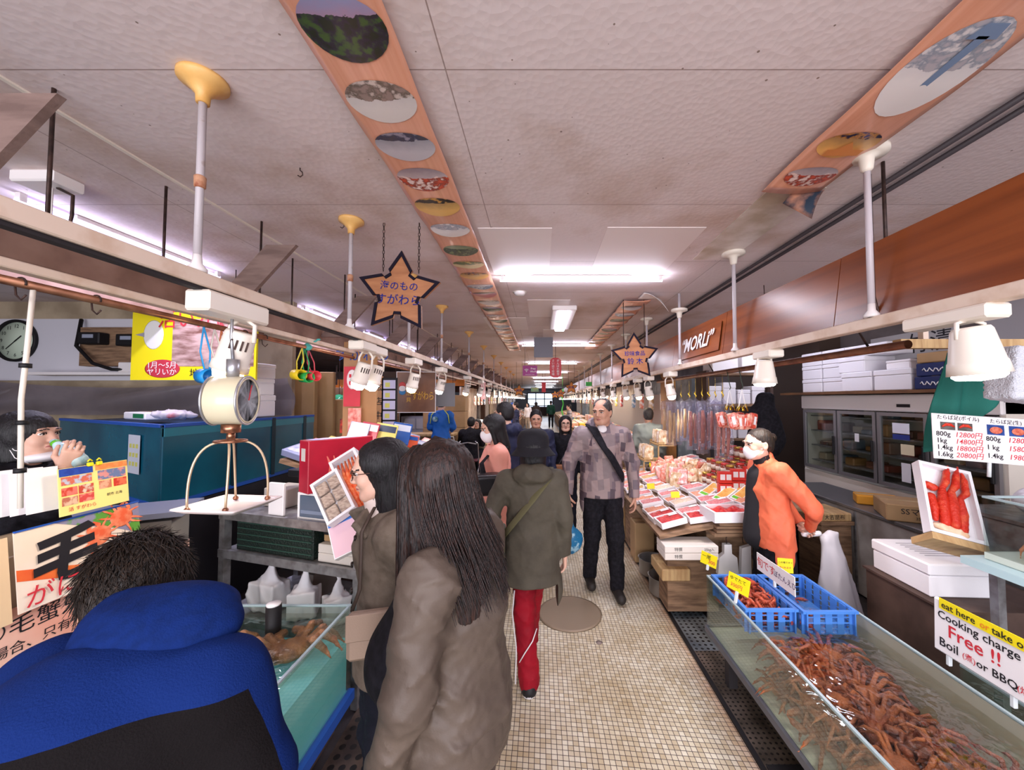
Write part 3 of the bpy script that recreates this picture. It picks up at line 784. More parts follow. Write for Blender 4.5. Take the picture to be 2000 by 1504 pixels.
def hand_mesh(curl=0.5, spread=0.12, thumb=0.5, h=0.0036, grip=False):
 """right hand; wrist at origin, fingers along -z, palm faces +x... thumb side is +y"""
 s = SDF(h)
 s.cone((0, 0, 0.03), (0, 0, -0.01), 0.024, 0.022, 0.015, flat=((1, 0, 0), 0.75))
 for y in (-0.026, -0.010, 0.008, 0.024):
  s.cone((0, y*0.6, -0.012), (0, y, -0.082), 0.014, 0.0115, 0.016, flat=((1, 0, 0), 0.9))
 L = [0.060, 0.074, 0.080, 0.070]; R_ = [0.0076, 0.0086, 0.0090, 0.0086]
 for i, y in enumerate((-0.029, -0.010, 0.010, 0.029)):
  a = spread*(y/0.03); p = np.array((0.0, y, -0.084 + (0.008 if i == 0 else 0))); ang = 0.25 + 0.25*curl
  for j, fr in enumerate((0.46, 0.30, 0.24)):
   d = np.array((math.sin(ang), math.sin(a)*math.cos(ang), -math.cos(ang)*math.cos(a)))
   q = p + d*L[i]*fr
   s.cone(p, q, R_[i]*(1-0.10*j), R_[i]*(0.92-0.10*j), 0.004)
   p = q; ang += curl*(1.0 if not grip else 1.25)
 p = np.array((0.006, 0.020, -0.020)); d = np.array((0.35, 0.75, -0.62)); d /= np.linalg.norm(d)
 s.cone(p-d*0.01, p+d*0.034, 0.015, 0.0115, 0.012)
 q = p+d*0.034; d2 = np.array((0.35+0.5*thumb, 0.62-0.7*thumb, -0.75)); d2 /= np.linalg.norm(d2)
 s.cone(q, q+d2*0.030, 0.0108, 0.0096, 0.005); s.cone(q+d2*0.030, q+d2*0.030+(d2+np.array((0.2*thumb, -0.15, 0)))*0.024, 0.0094, 0.0078, 0.004)
 v, f = s.mesh(); return smooth_v(v, f, 1, 0.4), f
_HC = {}
def get_head(male): 
 if ('h', male) not in _HC: _HC[('h', male)] = head_mesh(male)
 return _HC[('h', male)]
def get_hand(kind):
 if ('n', kind) not in _HC:
  _HC[('n', kind)] = {'relaxed': lambda: hand_mesh(0.45), 'grip': lambda: hand_mesh(1.15, 0.02, 1.0, grip=True), 'hold': lambda: hand_mesh(0.75, 0.06, 0.7)}[kind]()
 return _HC[('n', kind)]
def m_np(M): return np.array(M)
def xf(v, M): A = m_np(M); return np.asarray(v) @ A[:3, :3].T + A[:3, 3]
HAIR = {}
def hair_sdf(style, h=0.006):
 s = SDF(h)
 if style in ('short', 'balding', 'messy'):
  t = 0.012 if style != 'messy' else 0.020
  s.ell((0, -0.020, 0.036), (0.078+t*.5, 0.094+t*.6, 0.086+t), 0.01)
  s.ell((0, -0.060, -0.02), (0.070, 0.050, 0.060), 0.03)
  s.ell((0, 0.100, -0.004), (0.072, 0.078, 0.084), 0.012, '-')
  for x in (-1, 1): s.ell((x*0.085, 0.012, -0.040), (0.03, 0.035, 0.045), 0.012, '-')
  s.plane((0, -0.05, -0.085), (0, 0.3, -1))
  if style == 'balding':
   s.ell((0, 0.055, 0.135), (0.062, 0.105, 0.075), 0.015, '-')
 elif style == 'bob':
  s.ell((0, -0.020, 0.034), (0.090, 0.104, 0.092), 0.01)
  s.cone((0, -0.035, 0.02), (0, -0.042, -0.15), 0.094, 0.090, 0.03, flat=((0, 1, 0), 0.92))
  s.ell((0, 0.108, -0.036), (0.064, 0.090, 0.132), 0.012, '-')
  s.cone((0, 0.0, -0.06), (0, 0.01, -0.2), 0.05, 0.058, 0.01, '-')
  s.plane((0, 0, -0.175), (0, 0.25, -1))
 elif style == 'fringe':
  s.ell((0, -0.018, 0.034), (0.092, 0.110, 0.094), 0.01)
  s.cone((0, -0.03, 0.0), (0, -0.040, -0.10), 0.090, 0.086, 0.03, flat=((0, 1, 0), 0.95))
  s.ell((0, 0.100, -0.075), (0.060, 0.085, 0.105), 0.012, '-')
  s.cone((0, 0.0, -0.06), (0, 0.01, -0.2), 0.05, 0.058, 0.01, '-')
  s.plane((0, 0, -0.115), (0, 0, -1))
 elif style == 'long':
  s.ell((0, -0.022, 0.034), (0.092, 0.108, 0.092), 0.01)
  s.cone((0, -0.045, 0.0), (0, -0.070, -0.30), 0.096, 0.094, 0.04, flat=((0, 1, 0), 0.72))
  s.cone((0, -0.070, -0.30), (0.0, -0.085, -0.37), 0.090, 0.06, 0.04, flat=((0, 1, 0), 0.55))
  for x in (-1, 1): s.cone((x*0.070, 0.02, 0.0), (x*0.075, 0.035, -0.30), 0.026, 0.022, 0.03)
  s.ell((0, 0.100, -0.045), (0.058, 0.085, 0.115), 0.012, '-')
 elif style == 'shoulder':
  s.ell((0, -0.022, 0.034), (0.088, 0.104, 0.090), 0.01)
  s.cone((0, -0.045, 0.0), (0, -0.055, -0.19), 0.090, 0.085, 0.04, flat=((0, 1, 0), 0.8))
  for x in (-1, 1): s.cone((x*0.070, 0.02, 0.0), (x*0.074, 0.015, -0.18), 0.022, 0.018, 0.03)
  s.ell((0, 0.100, -0.045), (0.060, 0.085, 0.115), 0.012, '-')
 elif style == 'bun':
  s.ell((0, -0.020, 0.036), (0.080, 0.098, 0.088), 0.01)
  s.ell((0, -0.060, -0.02), (0.066, 0.050, 0.058), 0.03)
  s.ell((0, -0.110, 0.045), (0.034, 0.034, 0.034), 0.01)
  s.ell((0, 0.100, -0.010), (0.074, 0.078, 0.088), 0.012, '-')
  for x in (-1, 1): s.ell((x*0.085, 0.010, -0.045), (0.03, 0.030, 0.045), 0.012, '-')
  s.plane((0, -0.05, -0.085), (0, 0.3, -1))
 return s
def groove(P):
 a = np.arctan2(P[:, 0], P[:, 1]+0.02)
 return 0.0016*np.sin(a*46 + 3*np.sin(P[:, 2]*22)) + 0.0012*np.sin(a*91 + P[:, 2]*30)
def get_hair(style):
 if style not in HAIR:
  v, f = hair_sdf(style, 0.0055).mesh(groove); HAIR[style] = (smooth_v(v, f, 1, 0.3), f)
 return HAIR[style]
def hair_mat(name, a, c):
 return mat(name, a, 0.46, hex2=c, vscale=30, stretch=(6, 6, 0.5), bump=0.35, bscale=160, bstretch=(3, 3, 0.12), spec=0.35)
def skin_mats(name, hx, lip='A0605A', brow='2A201E'):
 return [mat('skin_'+name, hx, 0.5, sss=0.12, hex2=hx, bump=0.06, bscale=300), mat('lips_'+name, lip, 0.45), mat('brow_'+brow, brow, 0.7),
   mat('eye_white', 'E8E2DE', 0.25), mat('eye_dark', '1E1512', 0.15)]
# ------------------------------------------------------------------ people
def person(label, x, y, face, H, P, cat='person', lo=False):
 """P: dict of pose and clothing. Local frame for a 1.70 m figure: x to the person's right, y ahead, z up."""
 t = thing('person', label, cat, (x, y, P.get('z', 0)), face, P.get('group'))
 k = H/1.70
 T = Matrix.Translation((x, y, P.get('z', 0))) @ rotm(0, 0, face) @ Matrix.Diagonal((k, k, k, 1))
 g = P.get
 def J(n, d): return np.array(g(n, d), float)
 wd = g('wide', 1.0)
 hd = J('head', (0, 0.03, 1.585)); nk = J('neck', (0, -0.02, 1.43)); ch = J('chest', (0, 0.0, 1.25)); pe = J('pelvis', (0, 0, 0.93))
 sL = J('sL', (-0.175*wd, -0.01, 1.375)); sR = J('sR', (0.175*wd, -0.01, 1.375))
 eL = J('eL', (-0.23*wd, -0.03, 1.11)); eR = J('eR', (0.23*wd, -0.03, 1.11))
 wL = J('wL', (-0.235*wd, 0.05, 0.87)); wR = J('wR', (0.235*wd, 0.05, 0.87))
 hL = J('hL', (-0.085, 0, 0.90)); hR = J('hR', (0.085, 0, 0.90))
 kL = J('kL', (-0.095, 0.02, 0.49)); kR = J('kR', (0.095, 0.02, 0.49))
 aL = J('aL', (-0.10, -0.02, 0.085)); aR = J('aR', (0.10, -0.02, 0.085))
 fL = J('fL', (-0.02, 1.0, 0)); fR = J('fR', (0.02, 1.0, 0))
 hs = g('res', 0.010 if not lo else 0.016)
 up = (ch-pe)/np.linalg.norm(ch-pe)
 HM = T @ Matrix.Translation(Vector(hd)) @ rotm(0, 0, g('hyaw', 0)) @ rotm(g('hpitch', 0), 0, 0) @ rotm(0, g('hroll', 0), 0)
 sk = skin_mats(*g('skin', ('warm', 'C99A82')))
 inv = (Matrix.Translation((x, y, P.get('z', 0))) @ rotm(0, 0, face)).inverted()
 # body: head, neck, trunk, limbs, hands in one mesh
 s = SDF(0.013 if not lo else 0.02)
 sq = ((0, 1, 0), 0.68)
 s.cone(pe, ch, 0.13, 0.145, 0.05, flat=sq); s.cone(sL*0.8+ch*0.2, sR*0.8+ch*0.2, 0.06, 0.06, 0.06)
 s.cone(ch, nk, 0.10, 0.055, 0.06); s.cone(nk, hd+np.array((0, -0.03, -0.06)), 0.05, 0.046, 0.03)
 for a, e, w in ((sL, eL, wL), (sR, eR, wR)):
  s.cone(a, e, 0.046, 0.036, 0.03); s.cone(e, w, 0.036, 0.025, 0.02)
 for a, kk, an in ((hL, kL, aL), (hR, kR, aR)):
  s.cone(a, kk, 0.078, 0.052, 0.04); s.cone(kk, an, 0.052, 0.034, 0.02)
 v, f = s.mesh(); sets = [(xf(smooth_v(v, f, 1), T), f, 0)]
 hscale = g('hscale', 1.0)
 for v, f, mi in get_head(g('male', False)):
  sets.append((xf(v*hscale, HM), f, mi))
 hk = g('hands', ('relaxed', 'relaxed'))
 for i, (e, w, sd) in enumerate(((eL, wL, -1), (eR, wR, 1))):
  if not hk[i]: continue
  v, f = get_hand(hk[i]); v = v*g('handscale', 1.0)
  d = Vector(w-e).normalized()
  d = Vector(g('handdir%d' % i, d)).normalized()
  pn = Vector(g('palm%d' % i, (-sd, 0, 0)))                 # where the palm faces
  z = -d; xx = (pn - z*pn.dot(z)).normalized(); yy = z.cross(xx)
  M = Matrix((xx, yy, z)).transposed().to_4x4(); M.translation = Vector(w)
  v2 = v.copy(); 
  if sd > 0: pass
  mir = 1 if (yy.dot(Vector(g('thumb%d' % i, (0, 1, 0.2)))) > 0) else -1
  v2[:, 1] *= mir
  ff = f if mir > 0 else f[:, ::-1]
  sets.append((xf(v2, T @ M), ff, 0))
 arr_mesh('body', sets, sk, t, inv)
 # hair
 if g('hair'):
  hv, hf = get_hair(g('hair'))
  hp = arr_mesh('hair', [(xf(hv*hscale, HM), hf, 0)], g('hairmat'), t, inv)
 # trousers
 seed = hash(label) % 1000
 seed = sum(ord(c) for c in label) % 997
 if g('trousers'):
  lw = g('legw', 1.0)
  s = SDF(hs); s.cone(pe+up*0.10, pe, 0.150*wd, 0.160*wd, 0.04, flat=sq)
  for a, kk, an in ((hL, kL, aL), (hR, kR, aR)):
   s.cone(a, kk, 0.098*lw, 0.076*lw, 0.05); s.cone(kk, an, 0.074*lw, 0.064*lw*g('cuff', 1.0), 0.03)
  s.plane((0, 0, g('trhem', 0.045)), (0, 0, -1))
  v, f = s.mesh(folds(0.006, 30, seed, sz=1.3)); arr_mesh('trousers', [(xf(smooth_v(v, f, 1), T), f, 0)], g('trousers'), t, inv)
 if g('skirt'):
  s = SDF(hs); s.cone(pe+up*0.2, pe-up*0.25, 0.15, 0.185, 0.04, flat=((0, 1, 0), 0.75)); s.cone(pe-up*0.2, pe-up*0.42, 0.18, 0.19, 0.04, flat=((0, 1, 0), 0.75))
  s.plane((0, 0, 0.48), (0, 0, -1))
  v, f = s.mesh(folds(0.006, 22, seed, sz=0.4)); arr_mesh('apron', [(xf(smooth_v(v, f, 1), T), f, 0)], g('skirt'), t, inv)
 # shoes
 if g('shoes'):
  for an, fd in ((aL, fL), (aR, fR)):
   fd = fd/np.linalg.norm(fd); s = SDF(0.008 if not lo else 0.014)
   b0 = an - np.array((0, 0, an[2]-0.045)) if not g('tiptoe') else an + np.array((0, 0, -0.04))
   s.cone(an+fd*(-0.015)+np.array((0, 0, -0.005)), b0-fd*0.02, 0.046, 0.044, 0.03); s.cone(b0-fd*0.02, b0+fd*0.15, 0.043, 0.040, 0.03)
   s.plane(b0-np.array((0, 0, 0.043)), (0, 0, -1))
   v, f = s.mesh(); c = v[f].mean(1); sole = (c[:, 2] < b0[2]-0.018).astype(int)
   arr_mesh('shoe', [(xf(smooth_v(v, f, 1), T), f, sole)], [g('shoes'), g('sole', g('shoes'))], t, inv)
 # top garment
 if g('top'):
  bulk = g('bulk', 1.0); sl = g('sleeve', 1.0); hem = g('hem', 0.82)
  s = SDF(hs)
  hp_ = pe + up*(hem-pe[2]-0.0 if hem < pe[2] else 0.0)
  s.cone(ch, pe, 0.172*bulk, 0.170*bulk*g('waist', 1.0), 0.05, flat=((0, 1, 0), 0.70))
  if hem < pe[2]: s.cone(pe, pe+up*(hem-pe[2]-0.05), 0.170*bulk*g('waist', 1.0), 0.178*bulk*g('flare', 1.0), 0.05, flat=((0, 1, 0), 0.74))
  s.cone(sL*0.85+ch*0.15, sR*0.85+ch*0.15, 0.085*bulk, 0.085*bulk, 0.07)
  s.cone(ch+up*0.02, nk+up*(-0.02), 0.135*bulk, 0.075, 0.06)
  for i, (a, e, w) in enumerate(((sL, eL, wL), (sR, eR, wR))):
   s.cone(a, e, 0.078*sl, 0.062*sl, 0.04); s.cone(e, w, 0.062*sl, g('cuffr', 0.045)*sl**0.5, 0.03)
  if g('collar', True):
   cr = g('collarr', 0.064)
   s.cone(nk+np.array((0, 0.012, -0.03)), nk+np.array((0, 0.016, g('collarh', 0.035))), cr+0.012, cr, 0.02)
   s.cone(nk+np.array((0, 0.03, g('collarh', 0.035)+0.0)), nk+np.array((0, 0.05, 0.12)), cr-0.010, cr+0.0, 0.006, '-')
  if g('hood'):
   hc = nk + np.array(g('hoodc', (0, -0.085, -0.01)))
   s.ell(hc, g('hoodr', (0.135, 0.075, 0.075)), 0.03)
   s.cone(nk+np.array((-0.09, 0.04, 0.0)), hc+np.array((-0.06, 0, 0.02)), 0.035, 0.05, 0.03); s.cone(nk+np.array((0.09, 0.04, 0.0)), hc+np.array((0.06, 0, 0.02)), 0.035, 0.05, 0.03)
  for i, (e, w) in enumerate(((eL, wL), (eR, wR))):      # sleeve ends before the hand
   d = (w-e)/np.linalg.norm(w-e); c = w + d*0.052
   s.ell(c, (0.055, 0.055, 0.055), 0.004, '-')
  low = pe+up*(hem-pe[2]); 
  if g('cuthem', True): s.p.append(('hemcut', low, -up))
  # the hem cut only trims the trunk, so it is done as a flat ellipsoid bite
  s.p = [q for q in s.p if q[0] != 'hemcut']
  s.rbox(low - up*0.16, (0.165, 0.20, 0.155), 0.004, 0.006, '-')
  fa = g('fold', 0.007)
  f1 = folds(fa, g('ffreq', 26), seed, sz=g('fz', 0.9)); f2 = folds(fa*0.32, g('ffreq', 26)*2.7, seed+1, sz=1.2)
  v, f = s.mesh(lambda Q: (f1(Q)+f2(Q))*np.clip(((Q-low) @ up)/0.08, 0.12, 1))
  v = smooth_v(v, f, 1)
  mi = 0
  if g('topzones'):
   mi = g('topzones')(v[f].mean(1))
  arr_mesh(g('topname', 'jacket'), [(xf(v, T), f, mi)], g('top'), t, inv)
 return t, T, HM, inv
def strap(t, inv, T, pts, w, th, m, name='strap'):
 """flat band through local points"""
 b = MB(); b.tube([T @ Vector(p) for p in pts], w/2, 8, flat=th/w)
 b.v = [inv @ p for p in b.v]
 return b.build(name, m, t, False)
def mask(t, HM, inv, m, chin=False):
 s = SDF(0.0045); dz = -0.05 if chin else 0.0
 s.ell((0, 0.040, -0.056+dz), (0.070, 0.074, 0.058 if not chin else 0.026), 0.01)
 if not chin: s.ell((0, 0.092, -0.040), (0.024, 0.026, 0.036), 0.025); s.ell((0, 0.060, -0.085), (0.045, 0.040, 0.034), 0.03)
 s.plane((0, 0.012, 0), (0, -1, -0.25 if not chin else 0))
 v, f = s.mesh(); sets = [(xf(smooth_v(v, f, 2), HM), f, 0)]
 b = MB()
 for x in (-1, 1):
  for z in (-0.028, -0.078): b.tube([(x*0.058, 0.045, z+dz), (x*0.074, 0.01, z*0.7-0.01+dz*.6), (x*0.082, -0.016, -0.012)], 0.0018, 5)
 sets.append((xf(np.array([tuple(p) for p in b.v]), HM), b.f, 0))
 arr_mesh('face_mask', sets, m, t, inv)
def glasses(t, HM, inv, m):
 b = MB()
 for x in (-1, 1):
  b.tube([(x*0.033+0.023*math.cos(a), 0.100-0.006*abs(math.cos(a)), 0.000+0.018*math.sin(a)) for a in [2*PI*i/20 for i in range(20)]], 0.0017, 6, closed=True)
  b.tube([(x*0.056, 0.095, 0.006), (x*0.078, 0.03, 0.006), (x*0.081, -0.02, 0.0)], 0.0016, 6)
 b.tube([(-0.011, 0.100, 0.004), (0, 0.103, 0.007), (0.011, 0.100, 0.004)], 0.0016, 6)
 b.v = [inv @ HM @ p for p in b.v]
 return b.build('glasses', m, t, False)
# ------------------------------------------------------------------ the people
def locf(x, y, face, H, z=0.0):
 R = (Matrix.Translation((x, y, z)) @ rotm(0, 0, face)).inverted(); k = H/1.70
 return lambda p: np.array(R @ Vector(p))/k
HM_BLACK = hair_mat('black_hair', '0F0D0F', '1E1A1E'); HM_DKBR = hair_mat('dark_brown_hair', '15100E', '33251B')
HM_LONG = hair_mat('long_brown_hair', '140E0E', '321D17'); HM_GREY = hair_mat('greying_hair', '2A2627', '55504E')
M_navyblk = mat('black_cloth', '121116', 0.85, spec=0.2, bump=0.15, bscale=180, hex2='1F1D24', vscale=40)
M_jean = mat('dark_navy_trousers', '161722', 0.8, spec=0.2, bump=0.15, bscale=220)
M_blueflc = mat('royal_blue_fleece', '0C2258', 0.9, spec=0.1, bump=0.25, bscale=350, hex2='0A1E4E', vscale=60)
M_blkflc = mat('black_fleece', '1B1718', 0.85, bump=0.25, bscale=350, hex2='231D1E', vscale=60)
M_taupe = mat('taupe_satin_jacket', '54483F', 0.55, spec=0.3, bump=0.08, bscale=200, hex2='4A3F38', vscale=4)
M_brownj = mat('brown_wool_jacket', '75685C', 0.85, spec=0.2, bump=0.2, bscale=300, hex2='665A4E', vscale=30)
M_olive = mat('olive_coat', '544E43', 0.7, spec=0.2, bump=0.12, bscale=160, hex2='49433A', vscale=8)
M_red = mat('red_track_trousers', '920D20', 0.7, spec=0.2, bump=0.1, bscale=200, hex2='7C0A1C', vscale=6)
M_orangej = mat('salmon_orange_jacket', 'EE7651', 0.6, bump=0.12, bscale=200, hex2='E66A48', vscale=6)
M_pinkj = mat('pink_jacket', 'EDA18F', 0.6, bump=0.1, bscale=200)
M_greysw = mat('grey_sweater', '8F8C92', 0.8); M_navyj = mat('navy_jacket', '1F2440', 0.65, bump=0.15, bscale=150)
M_greycoat = mat('grey_green_coat', '8D9490', 0.7, bump=0.1, bscale=150); M_bluew = mat('bright_blue_jacket', '1C5FB4', 0.6, bump=0.1, bscale=150)
M_maskw = mat('white_mask', 'F4EFF2', 0.8); M_shoeb = mat('black_shoe', '1A181B', 0.5); M_solew = mat('white_sole', 'E6E1E4', 0.5)
M_beige = mat('beige_cloth', 'B8A593', 0.7)
def camo_mat():
 m, nt, out = new_mat('patchwork_print_jacket')
 b = N(nt, 'ShaderNodeBsdfPrincipled'); nt.links.new(b.outputs[0], out.inputs[0]); b.inputs['Roughness'].default_value = 0.65
 tc = N(nt, 'ShaderNodeTexCoord'); prev = None
 for k, (sx, sz, seed, col, thr) in enumerate([(19, 11, 0.0, '7E6E70', 0.58), (25, 12, 3.7, '6A5C64', 0.80), (23, 12, 8.1, '4E4048', 0.87)]):
  mp = N(nt, 'ShaderNodeMapping'); mp.inputs['Scale'].default_value = (sx, sx*0.55, sz); mp.inputs['Location'].default_value = (seed, seed*1.7, seed*0.6)
  mp.inputs['Rotation'].default_value = (0, 0.10*(k-1), 0)
  nt.links.new(tc.outputs['Object'], mp.inputs[0])
  fl = N(nt, 'ShaderNodeVectorMath', operation='FLOOR'); nt.links.new(mp.outputs[0], fl.inputs[0])
  wn = N(nt, 'ShaderNodeTexWhiteNoise'); nt.links.new(fl.outputs[0], wn.inputs[0])
  gt = N(nt, 'ShaderNodeMath', operation='GREATER_THAN'); gt.inputs[1].default_value = thr; nt.links.new(wn.outputs['Value'], gt.inputs[0])
  mx = N(nt, 'ShaderNodeMix', data_type='RGBA'); nt.links.new(gt.outputs[0], mx.inputs[0]); mx.inputs[7].default_value = lin(col)
  if prev is None: mx.inputs[6].default_value = lin('94807F')
  else: nt.links.new(prev, mx.inputs[6])
  prev = mx.outputs[2]
 nt.links.new(prev, b.inputs['Base Color'])
 return m
M_camo = camo_mat()
SK_F = ('fair', 'D9AC97'); SK_M = ('tan', 'C0917A')
# 1 man in the blue and black fleece, from behind, bending over the posters
x, y, fc, H = -0.80, 0.60, 0.40, 1.62
def two_tone(z0):
 m, nt, out = new_mat('royal_blue_and_black_fleece'); b = N(nt, 'ShaderNodeBsdfPrincipled'); nt.links.new(b.outputs[0], out.inputs[0]); b.inputs['Roughness'].default_value = 0.9; b.inputs['Specular IOR Level'].default_value = 0.1
 tc = N(nt, 'ShaderNodeTexCoord'); sp = N(nt, 'ShaderNodeSeparateXYZ'); nt.links.new(tc.outputs['Object'], sp.inputs[0])
 sq = N(nt, 'ShaderNodeMath', operation='MULTIPLY'); nt.links.new(sp.outputs[0], sq.inputs[0]); nt.links.new(sp.outputs[0], sq.inputs[1])
 ad = N(nt, 'ShaderNodeMath', operation='MULTIPLY_ADD'); nt.links.new(sq.outputs[0], ad.inputs[0]); ad.inputs[1].default_value = 0.5; nt.links.new(sp.outputs[2], ad.inputs[2])
 ax = N(nt, 'ShaderNodeMath', operation='MULTIPLY_ADD'); nt.links.new(sp.outputs[0], ax.inputs[0]); ax.inputs[1].default_value = -0.12; nt.links.new(ad.outputs[0], ax.inputs[2])
 mm = N(nt, 'ShaderNodeMath', operation='MAXIMUM'); sb = N(nt, 'ShaderNodeMath', operation='SUBTRACT'); nt.links.new(sp.outputs[0], sb.inputs[0]); sb.inputs[1].default_value = 0.31; nt.links.new(sb.outputs[0], mm.inputs[0]); mm.inputs[1].default_value = 0
 ad = N(nt, 'ShaderNodeMath', operation='MULTIPLY_ADD'); nt.links.new(mm.outputs[0], ad.inputs[0]); ad.inputs[1].default_value = 2.5; nt.links.new(ax.outputs[0], ad.inputs[2])
 lt = N(nt, 'ShaderNodeMath', operation='LESS_THAN'); nt.links.new(ad.outputs[0], lt.inputs[0]); lt.inputs[1].default_value = z0
 mx = N(nt, 'ShaderNodeMix', data_type='RGBA'); nt.links.new(lt.outputs[0], mx.inputs[0]); mx.inputs[6].default_value = lin('0C2258'); mx.inputs[7].default_value = lin('100D0E')
 nt.links.new(mx.outputs[2], b.inputs['Base Color']); nz = N(nt, 'ShaderNodeTexNoise'); nz.inputs['Scale'].default_value = 350; nt.links.new(tc.outputs['Object'], nz.inputs['Vector'])
 bp = N(nt, 'ShaderNodeBump'); bp.inputs['Strength'].default_value = 0.25; bp.inputs['Distance'].default_value = 0.01; nt.links.new(nz.outputs[0], bp.inputs['Height']); nt.links.new(bp.outputs[0], b.inputs['Normal'])
 return m
M_twotone = two_tone(1.237)
L = locf(x, y, fc, H)
P = dict(head=L(W(266, 1166, 0.80)), neck=L(W(300, 1262, 0.70)), chest=L((-0.70, 0.60, 1.14)), pelvis=L((-0.76, 0.52, 0.86)),
   sL=L(W(110, 1330, 0.70)), sR=L(W(428, 1342, 0.66)), eL=L((-1.12, 0.66, 1.02)), eR=L(W(498, 1530, 0.66)), wL=L((-1.02, 0.90, 0.98)), wR=L((-0.66, 0.92, 0.90)),
   hyaw=0.30, hpitch=-0.45, hair='messy', hairmat=HM_DKBR, skin=SK_M, male=True, hscale=0.93, trousers=M_jean, shoes=M_shoeb,
   top=M_twotone, topname='fleece_jacket', bulk=1.06, sleeve=1.0, hem=L((x, y, 0.74))[2], collar=False, fold=0.0035, ffreq=16, res=0.0075,
   hL=L((-0.84, 0.52, 0.86)), hR=L((-0.68, 0.56, 0.86)))
t, T, HMx, inv = person('man in a royal blue and black fleece seen from behind, bending over the crab posters', x, y, fc, H, P)
s = SDF(0.007); n = L(W(312, 1236, 0.665)); lb = lambda p: np.array(L(p))
s.ell(n, (0.128, 0.075, 0.060), 0.03, R=Euler((0.35, 0, -0.1)).to_matrix()); s.ell(L(W(330, 1195, 0.70)), (0.105, 0.075, 0.050), 0.04)
s.cone(L(W(175, 1262, 0.72)), L(W(235, 1205, 0.70)), 0.030, 0.040, 0.04); s.cone(L(W(420, 1250, 0.72)), L(W(400, 1195, 0.72)), 0.03, 0.04, 0.04)
v, f = s.mesh(folds(0.005, 24, 5)); arr_mesh('hood', [(xf(smooth_v(v, f, 2), T), f, 0)], M_blueflc, t, inv)
# loose strands of his short hair
def strands(t, inv, HMx, m, n, seed, ell, length, r, droop, ok, name='hair_strand', lift=0.35, segs=5):
 g = np.random.default_rng(seed); b = MB(); c0 = np.array((0, -0.02, 0.036))
 k = 0
 while k < n:
  d = g.normal(size=3); d /= np.linalg.norm(d)
  if not ok(d): continue
  k += 1
  p = c0 + d*np.array(ell); tang = np.array((g.normal()*0.4, -0.5+g.normal()*0.3, -0.7)); tang -= d*tang.dot(d); tang /= np.linalg.norm(tang)
  pts = []; l = length*(0.6+0.7*g.random())
  for i in range(segs):
   u = i/(segs-1); pts.append(tuple(p + (tang*(1-lift*0.4) + d*lift*u)*l*u + np.array((0, 0, -droop*u*u))))
  b.tube([HMx @ Vector(q) for q in pts], [r*(1-0.85*(i/(segs-1))) for i in range(segs)], 4)
 b.v = [inv @ p for p in b.v]
 return tag(b.build(name, m, t, False), kind='stuff')
strands(t, inv, HMx, HM_DKBR, 1500, 3, (0.083, 0.098, 0.098), 0.046, 0.0017, 0.006, lambda d: d[2] > -0.75 and not (d[1] > 0.55 and d[2] < 0.45), lift=0.12)
# 2 woman with glasses in the brown jacket
x, y, fc, H = -0.56, 1.42, PI/2+0.52, 1.545
L = locf(x, y, fc, H)
P = dict(head=(0.0, 0.045, 1.585), hyaw=-0.12, hpitch=-0.12, hair='bob', hairmat=HM_BLACK, skin=SK_F, male=False, trousers=M_jean, shoes=M_shoeb,
   top=M_brownj, hem=0.80, bulk=1.0, sleeve=1.06, fold=0.005, ffreq=18, res=0.008, collarh=0.03, wL=(-0.25, -0.17, 0.88), wR=(0.25, 0.02, 0.86), eL=(-0.245, -0.13, 1.12), eR=(0.245, -0.05, 1.11))
t, T, HMx, inv = person('woman in glasses and a buttoned brown jacket, black bob, looking down at the left stall', x, y, fc, H, P)
glasses(t, HMx, inv, mat('brown_glasses_frame', '4A2C22', 0.3))
s = SDF(0.006)
s.cone((0, 0.02, 1.40), (0, 0.045, 1.47), 0.066, 0.056, 0.01); v, f = s.mesh(); arr_mesh('turtleneck', [(xf(smooth_v(v, f, 1), T), f, 0)], mat('pale_knit', 'D9C6BE', 0.8), t, inv)
s = SDF(0.006)
for sx in (-1, 1): s.rbox((sx*0.058, 0.098, 1.395), (0.046, 0.008, 0.034), 0.004, 0.01, R=Euler((-0.5, sx*0.35, sx*0.55)).to_matrix())
v, f = s.mesh(); arr_mesh('collar', [(xf(smooth_v(v, f, 1), T), f, 0)], M_brownj, t, inv)
for zz in (1.33, 1.23, 1.13, 1.03, 0.93):
 b = MB(); b.lathe([(0, 0.004), (0.008, 0.0045), (0.011, 0.002), (0.011, -0.004)], 14)
 b.v = [inv @ T @ (TR(-0.01, 0.128 if zz > 1.3 else 0.137, zz) @ rotm(-PI/2, 0, 0)) @ p for p in b.v]; b.build('button', mat('dark_horn_button', '2A201C', 0.25), t, False)
bp_ = W(722, 1238, 1.26); hb = thing('handbag', 'small beige handbag hanging at the side of the woman in glasses', 'bag', tuple(bp_-V(0, 0, 0.075)))
b = MB(TR(bp_) @ rotm(0, 0, 0.25)); b.box((0, 0, 0), (0.135, 0.04, 0.15), bev=0.012); b.build('bag_body', mat('beige_leather', 'A8907E', 0.55, bump=0.1, bscale=200), hb)
b = MB(TR(bp_) @ rotm(0, 0, 0.25)); b.box((0, -0.022, 0.035), (0.137, 0.006, 0.085), bev=0.003); b.build('flap', mat('beige_leather', 'A8907E'), hb)
b = MB(); b.tube([bp_+V(-0.06, 0, 0.07), W(703, 1150, 1.26), W(706, 1040, 1.28), W(735, 985, 1.36)], 0.006, 6, flat=0.4); b.build('strap', mat('dark_strap', '4A3C34', 0.6), hb)
